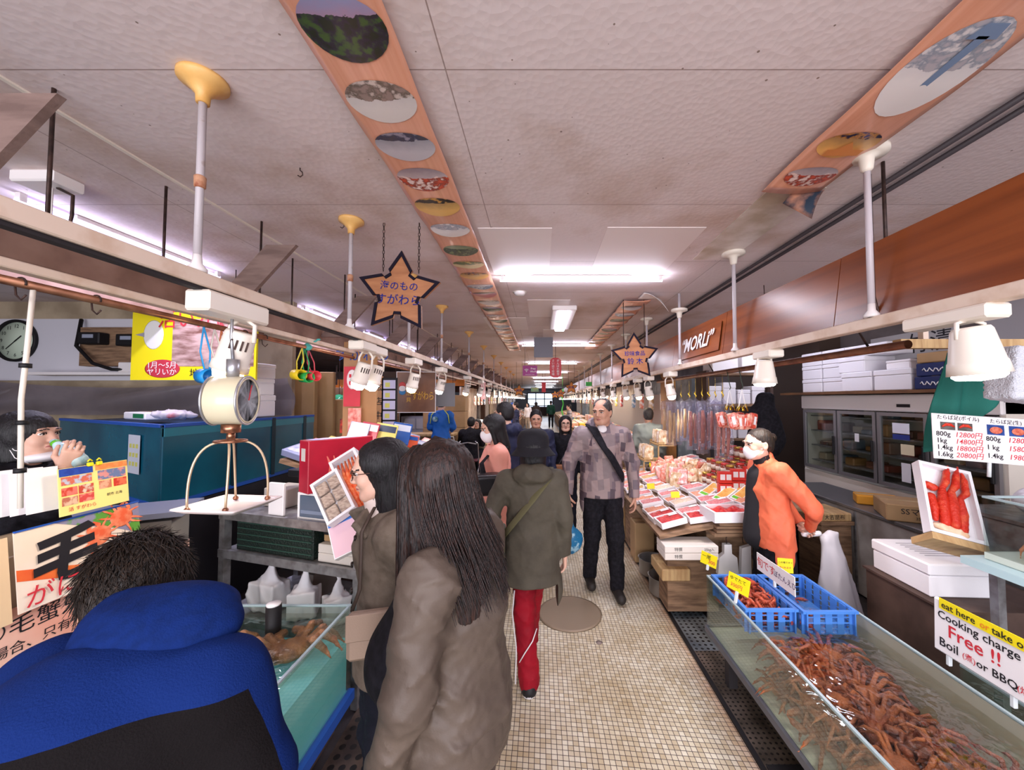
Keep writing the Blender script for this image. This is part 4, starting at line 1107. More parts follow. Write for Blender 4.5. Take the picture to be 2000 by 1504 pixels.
# 3 woman with long brown hair, taupe jacket
x, y, fc, H = -0.24, 1.08, PI/2-0.26, 1.575
L = locf(x, y, fc, H)
P = dict(head=(-0.01, 0.06, 1.583), hyaw=-0.35, hpitch=-0.22, hair='long', hairmat=HM_LONG, skin=SK_F, male=False, trousers=M_jean, shoes=M_shoeb,
   neck=(0, -0.01, 1.43), chest=(0, -0.03, 1.22), pelvis=(0, -0.035, 0.93), sL=(-0.160, -0.01, 1.365), eL=(-0.225, 0.01, 1.10), wL=(-0.215, 0.10, 0.84), eR=(0.23, 0.03, 1.10), wR=(0.2, 0.16, 0.88),
   top=M_taupe, hem=0.86, bulk=0.98, sleeve=1.08, cuffr=0.050, waist=1.08, fold=0.0075, ffreq=20, fz=1.1, res=0.007, collarh=0.02)
t, T, HMx, inv = person('woman with long brown hair in a taupe satin bomber jacket, nearest in the aisle', x, y, fc, H, P)
# black shirt bulging out of the open jacket front
s = SDF(0.009); s.cone((0, 0.03, 1.28), (0, 0.125, 1.04), 0.125, 0.15, 0.05, flat=((1, 0, 0), 0.9)); s.cone((0, 0.12, 1.04), (0, 0.06, 0.92), 0.145, 0.12, 0.05)
v, f = s.mesh(folds(0.003, 20, 3)); arr_mesh('shirt', [(xf(smooth_v(v, f, 1), T), f, 0)], M_navyblk, t, inv)
s = SDF(0.008); s.cone((0, -0.035, 0.90), (0, -0.035, 0.85), 0.185, 0.178, 0.01, flat=((0, 1, 0), 0.74)); s.rbox((0, 0, 0.78), (0.3, 0.3, 0.05), 0.004, 0.004, '-')
v, f = s.mesh(lambda Q: 0.0018*np.sin(np.arctan2(Q[:, 0], Q[:, 1]+0.035)*90)); arr_mesh('hem_band', [(xf(v, T), f, 0)], M_taupe, t, inv)
g = np.random.default_rng(11); b = MB()
for k in range(800):
 a = PI*(0.20 + 1.60*g.random()); rr = 0.9+0.14*g.random(); dx, dy = math.sin(a)*0.094*rr, math.cos(a)*0.100*rr - 0.03
 if dy > 0.045: continue
 L_ = (0.22+0.16*g.random() if dy < -0.06 else 0.20+0.05*g.random()); pts = []
 for i in range(9):
  u = i/8
  if u < 0.22: q = u/0.22; pts.append((dx*math.sin(q*PI/2), (dy+0.02)*math.sin(q*PI/2)-0.02, 0.020+0.112*math.cos(q*PI/2)*rr))
  else:
   q = (u-0.22)/0.78; wv = 0.0022*math.sin(q*5+k); pts.append((dx*(1+0.10*q)+wv, dy-0.065*q*q+wv*0.5, 0.020-L_*q))
 b.tube([HMx @ Vector(q) for q in pts], [0.0021]*7+[0.0016, 0.0005], 4, cap=False)
for k in range(170):
 a, r0 = g.random(), g.random(); L_ = 0.29+0.09*g.random(); x0, y0 = -0.070-0.022*a, 0.012+0.055*r0
 b.tube([HMx @ Vector(q) for q in [(x0*0.5, y0*0.5, 0.118), (x0*0.9, y0*0.85, 0.085), (x0*1.05, y0, 0.02), (x0*1.12, y0+0.015, -0.10), (x0*1.18, y0+0.03, -0.20), (x0*1.18, y0+0.045, -0.20-(L_-0.2)*0.6), (x0*1.12, y0+0.05, -L_)]], [0.0021]*5+[0.0016, 0.0005], 4, cap=False)
b.v = [inv @ p for p in b.v]; tag(b.build('hair_strand', HM_LONG, t, False), kind='stuff')
# 4 woman with the black hat and red trousers
c = WZ(1042, 1338, 0.0); x, y, fc, H = c.x-0.01, c.y, 0.06, 1.50
P = dict(head=(0.01, 0.07, 1.565), hair='shoulder', hairmat=HM_BLACK, skin=SK_F, trousers=[M_red], shoes=M_shoeb, sole=M_solew, top=M_olive, topname='coat', hem=0.70, bulk=1.06, flare=1.14,
   waist=1.02, sleeve=1.02, fold=0.006, ffreq=20, res=0.0075, hood=True, hoodc=(0, -0.075, 0.0), legw=1.0, cuff=1.12,
   eL=(-0.275, -0.02, 1.16), wL=(-0.245, 0.10, 0.98), eR=(0.222, -0.04, 1.12), wR=(0.225, 0.0, 0.87), kL=(-0.05, -0.02, 0.49), hL=(-0.05, 0, 0.9), hR=(0.05, 0.02, 0.9), aL=(-0.02, -0.08, 0.085), aR=(-0.01, 0.34, 0.10), kR=(0.01, 0.20, 0.5), fL=(0.05, 1, 0))
t, T, HMx, inv = person('woman in black bell hat, olive coat and red trousers walking away up the aisle', x, y, fc, H, P)
b = MB(); b.M = HMx @ TR(0, -0.015, 0.030) @ rotm(-0.06, 0, 0)
b.lathe([(0.158, -0.060), (0.156, -0.054), (0.126, -0.022), (0.112, 0.0), (0.114, 0.03), (0.110, 0.070), (0.090, 0.105), (0.05, 0.124), (0.0, 0.128)], 40)
b.v = [inv @ p for p in b.v]; b.build('hat', mat('black_felt_hat', '1B191F', 0.9, bump=0.2, bscale=300), t, False)
strap(t, inv, T, [(0.13, 0.05, 1.45), (0.11, -0.085, 1.40), (0.0, -0.150, 1.28), (-0.13, -0.135, 1.12), (-0.205, -0.04, 1.00)], 0.045, 0.006, mat('olive_strap', '5F5A3E', 0.7), 'bag_strap')
s = SDF(0.008); s.rbox((-0.235, 0.0, 0.92), (0.035, 0.10, 0.11), 0.02, 0.02); v, f = s.mesh(); arr_mesh('shoulder_bag', [(xf(v, T), f, 0)], mat('olive_bag', '4F4A38', 0.7), t, inv)
b = MB(); b.tube([T @ Vector(p) for p in [(-0.118, -0.06, 0.66), (-0.132, -0.05, 0.50), (-0.105, -0.08, 0.30), (-0.11, -0.15, 0.12)]], 0.0035, 6); b.v = [inv @ p for p in b.v]; b.build('piping', M_solew, t, False)
b = MB(); b.tube([T @ Vector(p) for p in [(0.03, -0.08, 0.42), (0.0, -0.115, 0.36), (-0.05, -0.135, 0.30), (-0.085, -0.13, 0.24)]], 0.0035, 6); b.v = [inv @ p for p in b.v]; b.build('piping', M_solew, t, False)
# 5 man in the patchwork jacket
c = WZ(1170, 1150, 0.0); x, y, fc, H = c.x+0.03, c.y, PI, 1.70
P = dict(head=(0.0, 0.03, 1.585), hyaw=-0.55, hpitch=-0.05, hair='balding', hairmat=HM_GREY, skin=SK_M, male=True, trousers=M_navyblk, shoes=mat('dark_hiking_shoe', '2B2624', 0.6), legw=1.05,
   top=M_camo, hem=0.83, bulk=1.14, sleeve=1.16, fold=0.008, ffreq=18, res=0.009, collarh=0.075, collarr=0.078, wide=1.06, eR=(0.295, 0.0, 1.12), wR=(0.31, 0.05, 0.86), eL=(-0.285, -0.02, 1.12), wL=(-0.285, 0.03, 0.83),
   hood=True, hoodc=(0, -0.07, 0.03), aL=(-0.11, 0.12, 0.085), kL=(-0.10, 0.10, 0.49), aR=(0.10, -0.10, 0.085), kR=(0.09, 0.0, 0.49), hands=('relaxed', 'grip'))
t, T, HMx, inv = person('balding man in a mauve patchwork-print jacket with a black sling strap, walking towards us', x, y, fc, H, P)
strap(t, inv, T, [(0.10, -0.09, 1.47), (0.085, 0.09, 1.44), (0.03, 0.150, 1.33), (-0.07, 0.172, 1.18), (-0.165, 0.125, 1.02), (-0.20, 0.0, 0.97)], 0.085, 0.014, M_navyblk, 'sling_strap')
s = SDF(0.007); s.cone((0, 0.02, 1.37), (0, 0.035, 1.42), 0.066, 0.055, 0.01); v, f = s.mesh(); arr_mesh('white_shirt', [(xf(v, T), f, 0)], M_solew, t, inv)
handR = T @ Vector((0.31, 0.05, 0.86)); 
tb = thing('shopping_bag', 'blue patterned shopping bag hanging from the hand of the man in the patchwork jacket', 'bag', (handR.x, handR.y, handR.z-0.50))
s = SDF(0.010); s.cone((0.02, 0, 0.05), (0, 0, 0.24), 0.085, 0.055, 0.03, flat=((0, 1, 0), 0.7)); s.ell((0.03, 0, 0.10), (0.11, 0.07, 0.10), 0.03)
v, f = s.mesh(folds(0.006, 30, 9)); arr_mesh('sack', [(v, f, 0)], mat('blue_print_nylon', '1F6F9E', 0.5, hex2='9CC4D8', vscale=22, vmix=(0.52, 0.6)), tb)
b = MB(); b.tube([(0.03, 0, 0.28), (0.012, 0.01, 0.38), (0, 0, 0.42), (-0.012, -0.01, 0.38), (-0.03, 0, 0.28)], 0.008, 8); b.build('handle', mat('pale_blue_handle', '8FB6CC', 0.5), tb, False)
# 6 seller in orange
x, y, fc, H = 1.64, 2.73, PI/2-0.12, 1.485
P = dict(head=(0, 0.075, 1.575), hscale=1.08, hyaw=0.12, hpitch=-0.05, hair='bun', hairmat=HM_DKBR, skin=SK_F, trousers=M_navyblk, shoes=M_shoeb, top=M_orangej, hem=0.76, bulk=1.14, sleeve=1.15, waist=1.05,
   fold=0.008, ffreq=17, res=0.008, collarh=0.05, collarr=0.075, chest=(0, 0.0, 1.22), pelvis=(0, -0.02, 0.92), neck=(0, 0.02, 1.42),
   eL=(-0.27, -0.19, 1.13), wL=(-0.10, -0.26, 0.94), eR=(0.25, -0.18, 1.12), wR=(0.06, -0.27, 0.92), hands=('hold', 'hold'), handdir0=(0.7, -0.2, -0.4), handdir1=(-0.6, -0.3, -0.5), skirt=M_navyblk)
t, T, HMx, inv = person('seller in an orange jacket, black apron and white mask with hands behind the back', x, y, fc, H, P)
mask(t, HMx, inv, M_maskw)
s = SDF(0.008); s.cone((0, 0.055, 1.30), (0, 0.075, 0.85), 0.115, 0.135, 0.04, flat=((1, 0, 0), 0.72)); s.cone((0, 0.03, 1.40), (0, 0.05, 1.47), 0.072, 0.064, 0.03)
v, f = s.mesh(folds(0.004, 20, 3)); arr_mesh('black_sweater', [(xf(smooth_v(v, f, 1), T), f, 0)], mat('black_knit', '1E1B1F', 0.8), t, inv)
tw = thing('hand_towel', 'small white towel held behind the back of the orange-jacketed seller', 'towel', tuple(T @ Vector((0, -0.32, 0.86))))
s = SDF(0.007); s.cone((-0.05, 0, 0), (0.06, 0.01, 0.0), 0.024, 0.022, 0.02); v, f = s.mesh(folds(0.004, 60, 2)); arr_mesh('cloth', [(v, f, 0)], M_maskw, tw)
# 7 woman drinking, far left
hp = W(56, 852, 1.78); x, y, fc, H = hp.x-0.02, hp.y, -PI/2+0.2, 1.66
L = locf(x, y, fc, H); mouth = W(106, 866, 1.66)
P = dict(head=L(hp), hyaw=0.0, hpitch=0.10, hair='fringe', hairmat=HM_BLACK, skin=SK_F, trousers=M_jean, shoes=M_shoeb, top=M_navyblk, topname='black_top', hem=0.85, bulk=1.1, sleeve=1.0, res=0.01,
   eR=L(W(60, 960, 1.62)), wR=L(W(124, 912, 1.64)), eL=L(W(100, 990, 1.75)), wL=L(W(152, 905, 1.74)), handscale=0.88, hands=('hold', 'hold'), handdir1=L(W(150, 868, 1.64))-L(W(124, 912, 1.64)), handdir0=L(W(140, 862, 1.7))-L(W(155, 912, 1.72)),
   palm1=L(W(120, 870, 1.75))-L(W(124, 890, 1.62)), palm0=L(W(110, 880, 1.6))-L(W(150, 885, 1.74)), thumb1=(0, -1, 0.3), thumb0=(0, -1, 0.3))
t, T, HMx, inv = person('woman in black with a fringe drinking from a bottle behind the left counter', x, y, fc, H, P)
mask(t, HMx, inv, M_maskw, chin=True)
b0 = W(104, 862, 1.69); b1 = W(158, 902, 1.67); d = (b1-b0).normalized()
tb = thing('drink_bottle', 'pale blue bottle with green cap ring tilted to the mouth of the drinking woman', 'bottle', tuple(b1))
M = frame(b1, d.orthogonal(), d.cross(d.orthogonal())); M = M @ rotm(PI, 0, 0) if (M.to_3x3() @ Vector((0, 0, 1))).dot(b0-b1) < 0 else M
LB = (b1-b0).length
b = MB(M); b.lathe([(0.0, 0), (0.028, 0.0), (0.030, 0.01), (0.030, LB*0.62), (0.016, LB*0.85), (0.013, LB*0.9), (0.013, LB)], 18); b.build('bottle_body', mat('pale_blue_bottle', '9CCBD6', 0.2, hex2='D8EEF2', vscale=30), tb)
b = MB(M); b.lathe([(0.016, LB*0.86), (0.017, LB*0.87), (0.017, LB*0.93), (0.014, LB*0.94)], 16); b.build('cap_ring', mat('green_cap', '5FB02A', 0.4), tb)
# 8..18 people further down the hall
def far(label, px, Y, H, fc, **kw):
 top = W(px, 780, Y); d = dict(hairmat=HM_BLACK, skin=SK_F, trousers=M_jean, shoes=M_shoeb, hair='short', lo=True); d.update(kw)
 lo = Y > 4.8
 if lo: d.setdefault('hands', ('relaxed', 'relaxed'))
 return person(label, top.x, Y, fc, H, d, lo=lo)
t, T, HMx, inv = far('woman in a salmon pink jacket and mask with black shoulder strap and black bag', 968, 3.15, 1.57, PI/2+0.25, hair='shoulder', top=M_pinkj, trousers=M_beige, hem=0.72, bulk=1.04, hyaw=0.1, hpitch=-0.25, fold=0.006)
mask(t, HMx, inv, M_maskw)
strap(t, inv, T, [(-0.10, -0.10, 1.42), (-0.13, 0.06, 1.38), (-0.17, 0.14, 1.30), (-0.24, 0.13, 1.22)], 0.05, 0.01, M_navyblk, 'shoulder_strap')
s = SDF(0.01); s.rbox((-0.29, 0.10, 1.15), (0.05, 0.10, 0.055), 0.03, 0.02); v, f = s.mesh(); arr_mesh('handbag', [(xf(v, T), f, 0)], mat('black_leather', '19161A', 0.35), t, inv)
far('tall man in a navy jacket with grey hood, turned away beside the pink-jacketed woman', 988, 3.95, 1.66, PI/2-0.55, male=True, top=M_navyj, hood=True, bulk=1.08, hem=0.8)
t, T, HMx, inv = far('man in an open navy jacket over a grey sweater facing us in the aisle', 1047, 4.75, 1.56, PI, male=True, top=M_navyj, hem=0.78, skin=SK_M, bulk=1.06, hyaw=0.05, hpitch=-0.1)
s = SDF(0.012); s.cone((0, 0.06, 1.33), (0, 0.075, 0.88), 0.095, 0.10, 0.03, flat=((0, 1, 0), 0.8)); v, f = s.mesh(); arr_mesh('sweater', [(xf(v, T), f, 0)], M_greysw, t, inv)
strap(t, inv, T, [(-0.13, 0.10, 1.40), (-0.08, 0.145, 1.25), (0.02, 0.160, 1.10)], 0.018, 0.006, M_solew, 'bag_strap')
t, T, HMx, inv = far('woman in glasses and black quilted coat with a thin cross strap, facing us', 1104, 4.9, 1.49, PI, hair='shoulder', top=M_navyblk, hem=0.7, bulk=1.02)
glasses(t, HMx, inv, mat('black_glasses_frame', '1E1A1C', 0.3))
strap(t, inv, T, [(-0.12, 0.10, 1.40), (-0.04, 0.145, 1.25), (0.10, 0.155, 1.02)], 0.012, 0.006, mat('grey_strap', '8D8A92', 0.5), 'bag_strap')
s = SDF(0.01); s.rbox((0.12, 0.16, 0.95), (0.055, 0.03, 0.04), 0.02, 0.02); v, f = s.mesh(); arr_mesh('pouch', [(xf(v, T), f, 0)], mat('brown_leather', '8A5A3A', 0.5), t, inv)
far('man with grey hair in a grey-green coat, back turned, behind the right stall', 1266, 5.75, 1.56, -0.25, male=True, hairmat=HM_GREY, skin=SK_M, top=M_greycoat, topname='coat', hem=0.62, bulk=1.1)
t, T, HMx, inv = far('worker in a bright blue jacket with yellow piping, back turned, beyond the hanging grey panel', 862, 7.25, 1.74, 0.05, male=True, top=M_bluew, bulk=0.98, wide=0.92, trousers=mat('slate_trousers', '4A4C5C', 0.7), eL=(-0.22, 0.05, 1.14), wL=(-0.15, 0.22, 1.05), eR=(0.22, 0.05, 1.14), wR=(0.15, 0.22, 1.05))
b = MB()
for sx in (-1, 1): b.tube([T @ Vector(p) for p in [(sx*0.08, -0.10, 1.46), (sx*0.15, -0.125, 1.38), (sx*0.175, -0.12, 1.22)]], 0.008, 6)
b.v = [inv @ p for p in b.v]; b.build('piping', mat('yellow_piping', 'D8E04A', 0.5), t, False)
b = MB(T @ frame((-0.08, -0.142, 1.30), (1, 0, 0), (0, 0, 1))); b.lathe([(0, 0), (0.05, 0), (0.05, 0.006), (0, 0.006)], 20); b.v = [inv @ p for p in b.v]; b.build('back_print', mat('pale_print', 'B8CFD6', 0.6, hex2='3A7A8C', vscale=30), t, False)
seat = dict(z=0, kL=(-0.12, 0.40, 0.50), kR=(0.12, 0.40, 0.50), aL=(-0.12, 0.38, 0.085), aR=(0.12, 0.38, 0.085), hL=(-0.09, 0, 0.50), hR=(0.09, 0, 0.50), pelvis=(0, 0, 0.52), chest=(0, 0.05, 0.84), neck=(0, 0.07, 1.03),
   head=(0, 0.13, 1.18), sL=(-0.18, 0.06, 0.98), sR=(0.18, 0.06, 0.98), eL=(-0.25, 0.10, 0.74), eR=(0.25, 0.10, 0.74), wL=(-0.15, 0.34, 0.76), wR=(0.15, 0.34, 0.76), hem=0.42)
far('person in a black jumper seated on the folding chair, back turned', 918, 8.0, 1.72, -0.1, male=True, top=M_navyblk, bulk=1.15, **seat)
far('woman in a cream cardigan seated at the table, facing us, hand to her face', 936, 9.0, 1.62, PI-0.2, hair='shoulder', hairmat=HM_DKBR, top=mat('cream_cardigan', 'D8CFC0', 0.8), bulk=1.05, **seat)
far('woman in a white top standing far down the left of the aisle', 1031, 20.5, 1.5, PI-0.6, hair='bob', top=M_maskw, trousers=M_beige)
far('person with brown hair beside the woman in the white top, far down the aisle', 1047, 21.5, 1.55, 0.4, hair='bob', hairmat=HM_DKBR, top=mat('dark_brown_coat', '3A2C28', 0.7))
far('person in a dark green printed jacket walking away, far down the aisle', 1076, 23.0, 1.62, 0.0, male=True, hairmat=HM_GREY, top=mat('bottle_green_jacket', '124A3C', 0.6), trousers=M_navyblk)
far('person in a striped top by the far right stall', 1112, 14.0, 1.52, PI/2, top=mat('stripe_top', 'C8BFC0', 0.7, hex2='4A4448', vscale=14, stretch=(0.1, 0.1, 3)))
far('person in a blue coat by the stalls, far down on the left', 1008, 12.5, 1.60, PI/2, top=M_navyj)
far('person behind the white counter at the far left', 905, 15.0, 1.65, -PI/2, male=True, top=mat('grey_top', '6A666A', 0.7))
# ------------------------------------------------------------------ crabs and shrimp
M_crab = mat('brown_orange_crab_shell', 'B86A3C', 0.32, hex2='83492C', vscale=16, bump=0.7, bscale=140, spec=0.6, vmix=(0.35, 0.7))
M_crab2 = mat('ochre_crab_shell', 'A8764E', 0.35, hex2='6E4A36', vscale=20, bump=0.7, bscale=140, spec=0.6, vmix=(0.35, 0.7))
M_crabred = mat('boiled_crab_red', 'D2321F', 0.35, hex2='E86A44', vscale=18, bump=0.5, bscale=120, vmix=(0.5, 0.75))
M_crabwht = mat('crab_flesh', 'F0D6B8', 0.45, hex2='E8B890', vscale=20)
def crab_verts(seed, span=0.15, body=0.062, h=0.0050, spiny=False, reach=1.0):
 g = np.random.default_rng(seed); s = SDF(h)
 s.ell((0, 0, 0), (body, body*0.92, body*0.44), 0.01)
 s.ell((0, -body*0.25, body*0.20), (body*0.6, body*0.5, body*0.30), 0.02)
 for sd in (-1, 1):
  for i in range(4):
   a = (-0.75+0.50*i) + g.normal()*0.10
   d = np.array((sd*math.cos(a), math.sin(a), 0)); up = np.array((0, 0, 1.0))
   L = span*(1.0 if 0 < i < 3 else 0.85)*reach
   p0 = d*body*0.8; lift = 0.22+0.25*g.random()
   p1 = p0 + d*L*0.40 + up*L*lift; bend = g.normal()*0.25
   d2 = np.array((d[0]*math.cos(bend)-d[1]*math.sin(bend), d[0]*math.sin(bend)+d[1]*math.cos(bend), 0))
   p2 = p1 + d2*L*0.34 - up*L*(0.10+0.2*g.random()); p3 = p2 + d2*L*0.24 - up*L*0.30
   r = body*(0.165 if not spiny else 0.24)
   s.cone(p0, p1, r, r*0.95, 0.008); s.cone(p1, p2, r*0.82, r*0.72, 0.004); s.cone(p2, p3, r*0.6, r*0.16, 0.004)
  a = 1.05+g.normal()*0.1; d = np.array((sd*math.cos(a)*0.8, math.sin(a), 0.05))
  p0 = d*body*0.75; p1 = p0+np.array((sd*0.5, 0.75, 0.3))*span*0.36; p2 = p1+np.array((-sd*0.55, 0.75, -0.1))*span*0.30
  s.cone(p0, p1, body*0.17, body*0.20, 0.008); s.cone(p1, p2, body*0.25, body*0.22, 0.004); s.cone(p2, p2+np.array((-sd*0.4, 0.5, 0))*span*0.2, body*0.15, body*0.05, 0.004)
 ph = g.uniform(0, 6, 3)
 def dsp(P):
  k = 150 if not spiny else 110
  n = np.sin(P[:, 0]*k+ph[0])*np.sin(P[:, 1]*k+ph[1])*np.sin(P[:, 2]*k+ph[2])
  return -(0.0022 if not spiny else 0.004)*np.maximum(n, 0)**(1 if not spiny else 1.5)
 v, f = s.mesh(dsp); v[:, 2] -= v[:, 2].min()
 return v, f
def mesh_of(name, v, f, ms, mi=0):
 o = arr_mesh(name, [(v, f, mi)], ms); me = o.data; bpy.data.objects.remove(o); me.name = name
 return me
CRAB = [mesh_of('crab', *crab_verts(s, h=0.0055), M_crab if s % 2 else mat('red_brown_crab_shell', '9A5234', 0.32, hex2='6A3A28', vscale=16, bump=0.7, bscale=140, spec=0.6)) for s in (1, 2, 3, 4)]
KING = [mesh_of('king_crab', *crab_verts(s, span=0.18, body=0.088, h=0.006, spiny=True), M_crab2) for s in (11, 12)]
def inst(name, me, loc, rot, label, cat, group=None, scale=1.0):
 o = bpy.data.objects.new(name, me); COL.objects.link(o); o.location = loc; o.rotation_euler = rot; o.scale = (scale,)*3 if not isinstance(scale, tuple) else scale
 return tag(o, label, cat, group)
def shrimp_verts(h=0.0035):
 s = SDF(h); n = 9
 for i in range(n-1):
  a0, a1 = -0.4+2.0*i/n, -0.4+2.0*(i+1)/n
  s.cone((0.035*math.cos(a0), 0.04*math.sin(a0), 0), (0.035*math.cos(a1), 0.04*math.sin(a1), 0), 0.011-0.0007*i, 0.0105-0.0007*i, 0.003)
 s.cone((0.035, -0.012, 0), (0.028, -0.045, 0.004), 0.011, 0.003, 0.004)
 s.cone((-0.01, 0.038, 0), (-0.035, 0.028, 0), 0.005, 0.008, 0.004, flat=((0, 0, 1), 0.4))
 for k in range(4): s.cone((0.028-0.006*k, -0.005+0.009*k, 0), (0.008-0.004*k, -0.015+0.006*k, 0.004), 0.003, 0.0016, 0.002)
 v, f = s.mesh(); v[:, 2] -= v[:, 2].min(); return v, f
SHRIMP = mesh_of('shrimp', *shrimp_verts(), mat('shrimp_shell', 'C4573A', 0.3, hex2='8E3A28', vscale=40))
M_glass = glassy('clear_glass', 'F4F8F6', 0.96); M_acryl = glassy('acrylic_glass', 'F2FAF6', 0.97, body='D8DCD0', bodymix=0.02)
M_water = glassy('rippling_water', 'F4F4EC', 0.97, rough=0.05, bump=0.5, bscale=11, edge=1.7)
M_edge = mat('glass_edge_grey', 'A9BCC0', 0.25, spec=0.7)
M_blueplas = mat('blue_plastic', '4C86D8', 0.4); M_styro = mat('white_styrofoam', 'F1EEF2', 0.65, bump=0.12, bscale=260)
M_yellow = mat('yellow_card', 'F6E21E', 0.5); M_card_w = mat('white_card', 'F6F2F2', 0.45); M_ink = mat('black_ink', '1C191E', 0.6); M_redink = mat('red_ink', 'D23440', 0.6)
M_blueink = mat('blue_ink', '23489C', 0.6)
M_wood = mat('weathered_wood', '9A7A5E', 0.7, hex2='6E5440', vscale=5, stretch=(1, 1, 7), bump=0.25); M_woodlt = mat('pale_wood', 'C9A878', 0.6, hex2='B08C60', vscale=5, stretch=(8, 1, 1))
M_wooddk = mat('dark_brown_crate', '5A463E', 0.65, hex2='46352F', vscale=6); M_card = mat('brown_cardboard', 'B08E66', 0.75, hex2='A08058', vscale=3)
M_alu = mat('aluminium', 'B9BAC0', 0.35, 0.8)
# ------------------------------------------------------------------ the big crab tank on the right
TX0, TX1, TY0, TY1, TZ0, TZ1 = 1.08, 1.71, 0.62, 2.49, 0.235, 0.555
tk = thing('crab_tank', 'long low glass tank full of live crabs on the right of the aisle', 'tank', ((TX0+TX1)/2, (TY0+TY1)/2, 0.0))
def glass_tank(tk, x0, x1, y0, y1, z0, z1, mg, me, mfloor, th=0.012, rim=0.012, mr=None):
 for nm, c, d in (('glass_pane', (x0+th/2, (y0+y1)/2, (z0+z1)/2), (th, y1-y0, z1-z0)), ('glass_pane', (x1-th/2, (y0+y1)/2, (z0+z1)/2), (th, y1-y0, z1-z0)),
      ('glass_pane', ((x0+x1)/2, y0+th/2, (z0+z1)/2), (x1-x0-2*th, th, z1-z0)), ('glass_pane', ((x0+x1)/2, y1-th/2, (z0+z1)/2), (x1-x0-2*th, th, z1-z0))):
  b = MB(); b.box(c, d); b.build(nm, mr if mr and c[0] > (x0+x1)/2+0.05 else mg, tk)
 b = MB(); q = [(x0, y0), (x1, y0), (x1, y1), (x0, y1)]; r = [(x0+rim, y0+rim), (x1-rim, y0+rim), (x1-rim, y1-rim), (x0+rim, y1-rim)]
 b.ring_prism(q, r, z1-0.004, z1+0.006); b.build('rim', me, tk)
 b = MB(); b.box(((x0+x1)/2, (y0+y1)/2, z0-0.015), (x1-x0, y1-y0, 0.03)); b.build('tank_floor', mfloor, tk)
glass_tank(tk, TX0, TX1, TY0, TY1, TZ0, TZ1, M_acryl, M_edge, mat('sandy_tank_floor', 'D8D2BE', 0.5), mr=glassy('milky_acrylic', 'F2FAF6', 0.97, body='D2CDB8', bodymix=0.45))
b = MB()
for x in (TX0-0.004, TX1+0.004): b.box((x, (TY0+TY1)/2, TZ0-0.012), (0.018, TY1-TY0+0.02, 0.034))
b.box(((TX0+TX1)/2, TY1+0.004, TZ0-0.012), (TX1-TX0, 0.022, 0.045)); b.build('base_frame', mat('dull_grey_frame', '66666C', 0.5, 0.4), tk)
for x in (TX0+0.05, TX1-0.05):
 for y in (TY0+0.1, TY1-0.2):
  b = MB(); b.box((x, y, 0.10), (0.05, 0.05, 0.20)); b.build('leg', mat('dark_leg', '2B2729', 0.6), tk)
b = MB(); b.grid(lambda u, v: (TX0+0.013+(TX1-TX0-0.026)*u, TY0+0.013+(TY1-TY0-0.026)*v, TZ1-0.055), 2, 4); b.build('water', M_water, tk)
g = np.random.default_rng(5); k = 0
for layer in range(3):
 for iy in range(11):
  for ix in range(4):
   if layer == 2 and (ix == 3 and iy > 3): continue
   px = TX0+0.13+ix*0.125+g.normal()*0.02; py = TY0+0.15+iy*0.125+g.normal()*0.02
   if layer: px += 0.05 if ix < 2 else -0.03; py += 0.07*layer
   if py > 1.92: py = 1.92
   inst('crab', CRAB[k % 4], (min(max(px, TX0+0.12), TX1-0.12), py, TZ0+0.004+layer*0.070), (g.normal()*0.25, g.normal()*0.25, g.uniform(0, 6.28)),
     'live brown crab in the heap under water in the long right hand tank', 'crab', 'live crabs in the right tank', 0.78+0.2*g.random()); k += 1
def basket(name, label, x0, x1, y0, y1, zt, depth, m, group=None):
 t = thing(name, label, 'basket', ((x0+x1)/2, (y0+y1)/2, zt-depth), group=group)
 w, l = x1-x0, y1-y0; tp = 0.02
 def R4(e, z): return [(-w/2+e, -l/2+e), (w/2-e, -l/2+e), (w/2-e, l/2-e), (-w/2+e, l/2-e)]
 b = MB(); b.ring_prism(R4(0, 0), R4(0.018, 0), depth-0.014, depth); b.build('rim', m, t, False)
 b = MB(); b.box((0, 0, 0.004), (w-2*tp, l-2*tp, 0.008)); b.build('bottom', m, t, False)
 b = MB()
 for i in range(int(l/0.07)+1):
  y = -l/2+0.02+i*(l-0.04)/int(l/0.07)
  for s in (-1, 1): b.box((s*(w/2-tp), y, depth/2), (0.006, 0.045, depth-0.01))
 for i in range(int(w/0.06)+1):
  x = -w/2+0.02+i*(w-0.04)/int(w/0.06)
  for s in (-1, 1): b.box((x, s*(l/2-tp), depth/2), (0.036, 0.006, depth-0.01))
 for z in (0.03, 0.06, 0.09):
  for s in (-1, 1): b.box((s*(w/2-tp), 0, z), (0.005, l-2*tp, 0.005)); b.box((0, s*(l/2-tp), z), (w-2*tp, 0.005, 0.005))
 b.build('basket_wall', m, t, False)
 return t
basket('plastic_basket', 'blue plastic basket of red shrimp at the far end of the crab tank', 1.10, 1.385, 2.06, 2.47, 0.575, 0.13, M_blueplas)
basket('plastic_basket', 'blue plastic basket of clear water beside the shrimp basket', 1.395, 1.69, 2.04, 2.47, 0.575, 0.13, M_blueplas)
for i in range(110):
 inst('shrimp', SHRIMP, (1.245+g.uniform(-0.105, 0.105), 2.265+g.uniform(-0.16, 0.16), 0.46+0.085*g.random()), (g.normal()*0.5, g.normal()*0.5, g.uniform(0, 6.28)), 'red brown shrimp in the pile in the left blue basket', 'shrimp', 'shrimp in the blue basket', 0.8+0.3*g.random())
for i in range(9):
 inst('shrimp', SHRIMP, (1.54+g.uniform(-0.1, 0.1), 2.25+g.uniform(-0.15, 0.15), 0.452), (0, 0, g.uniform(0, 6.28)), 'shrimp lying on the bottom of the right blue basket', 'shrimp', 'shrimp in the second basket', 0.8)
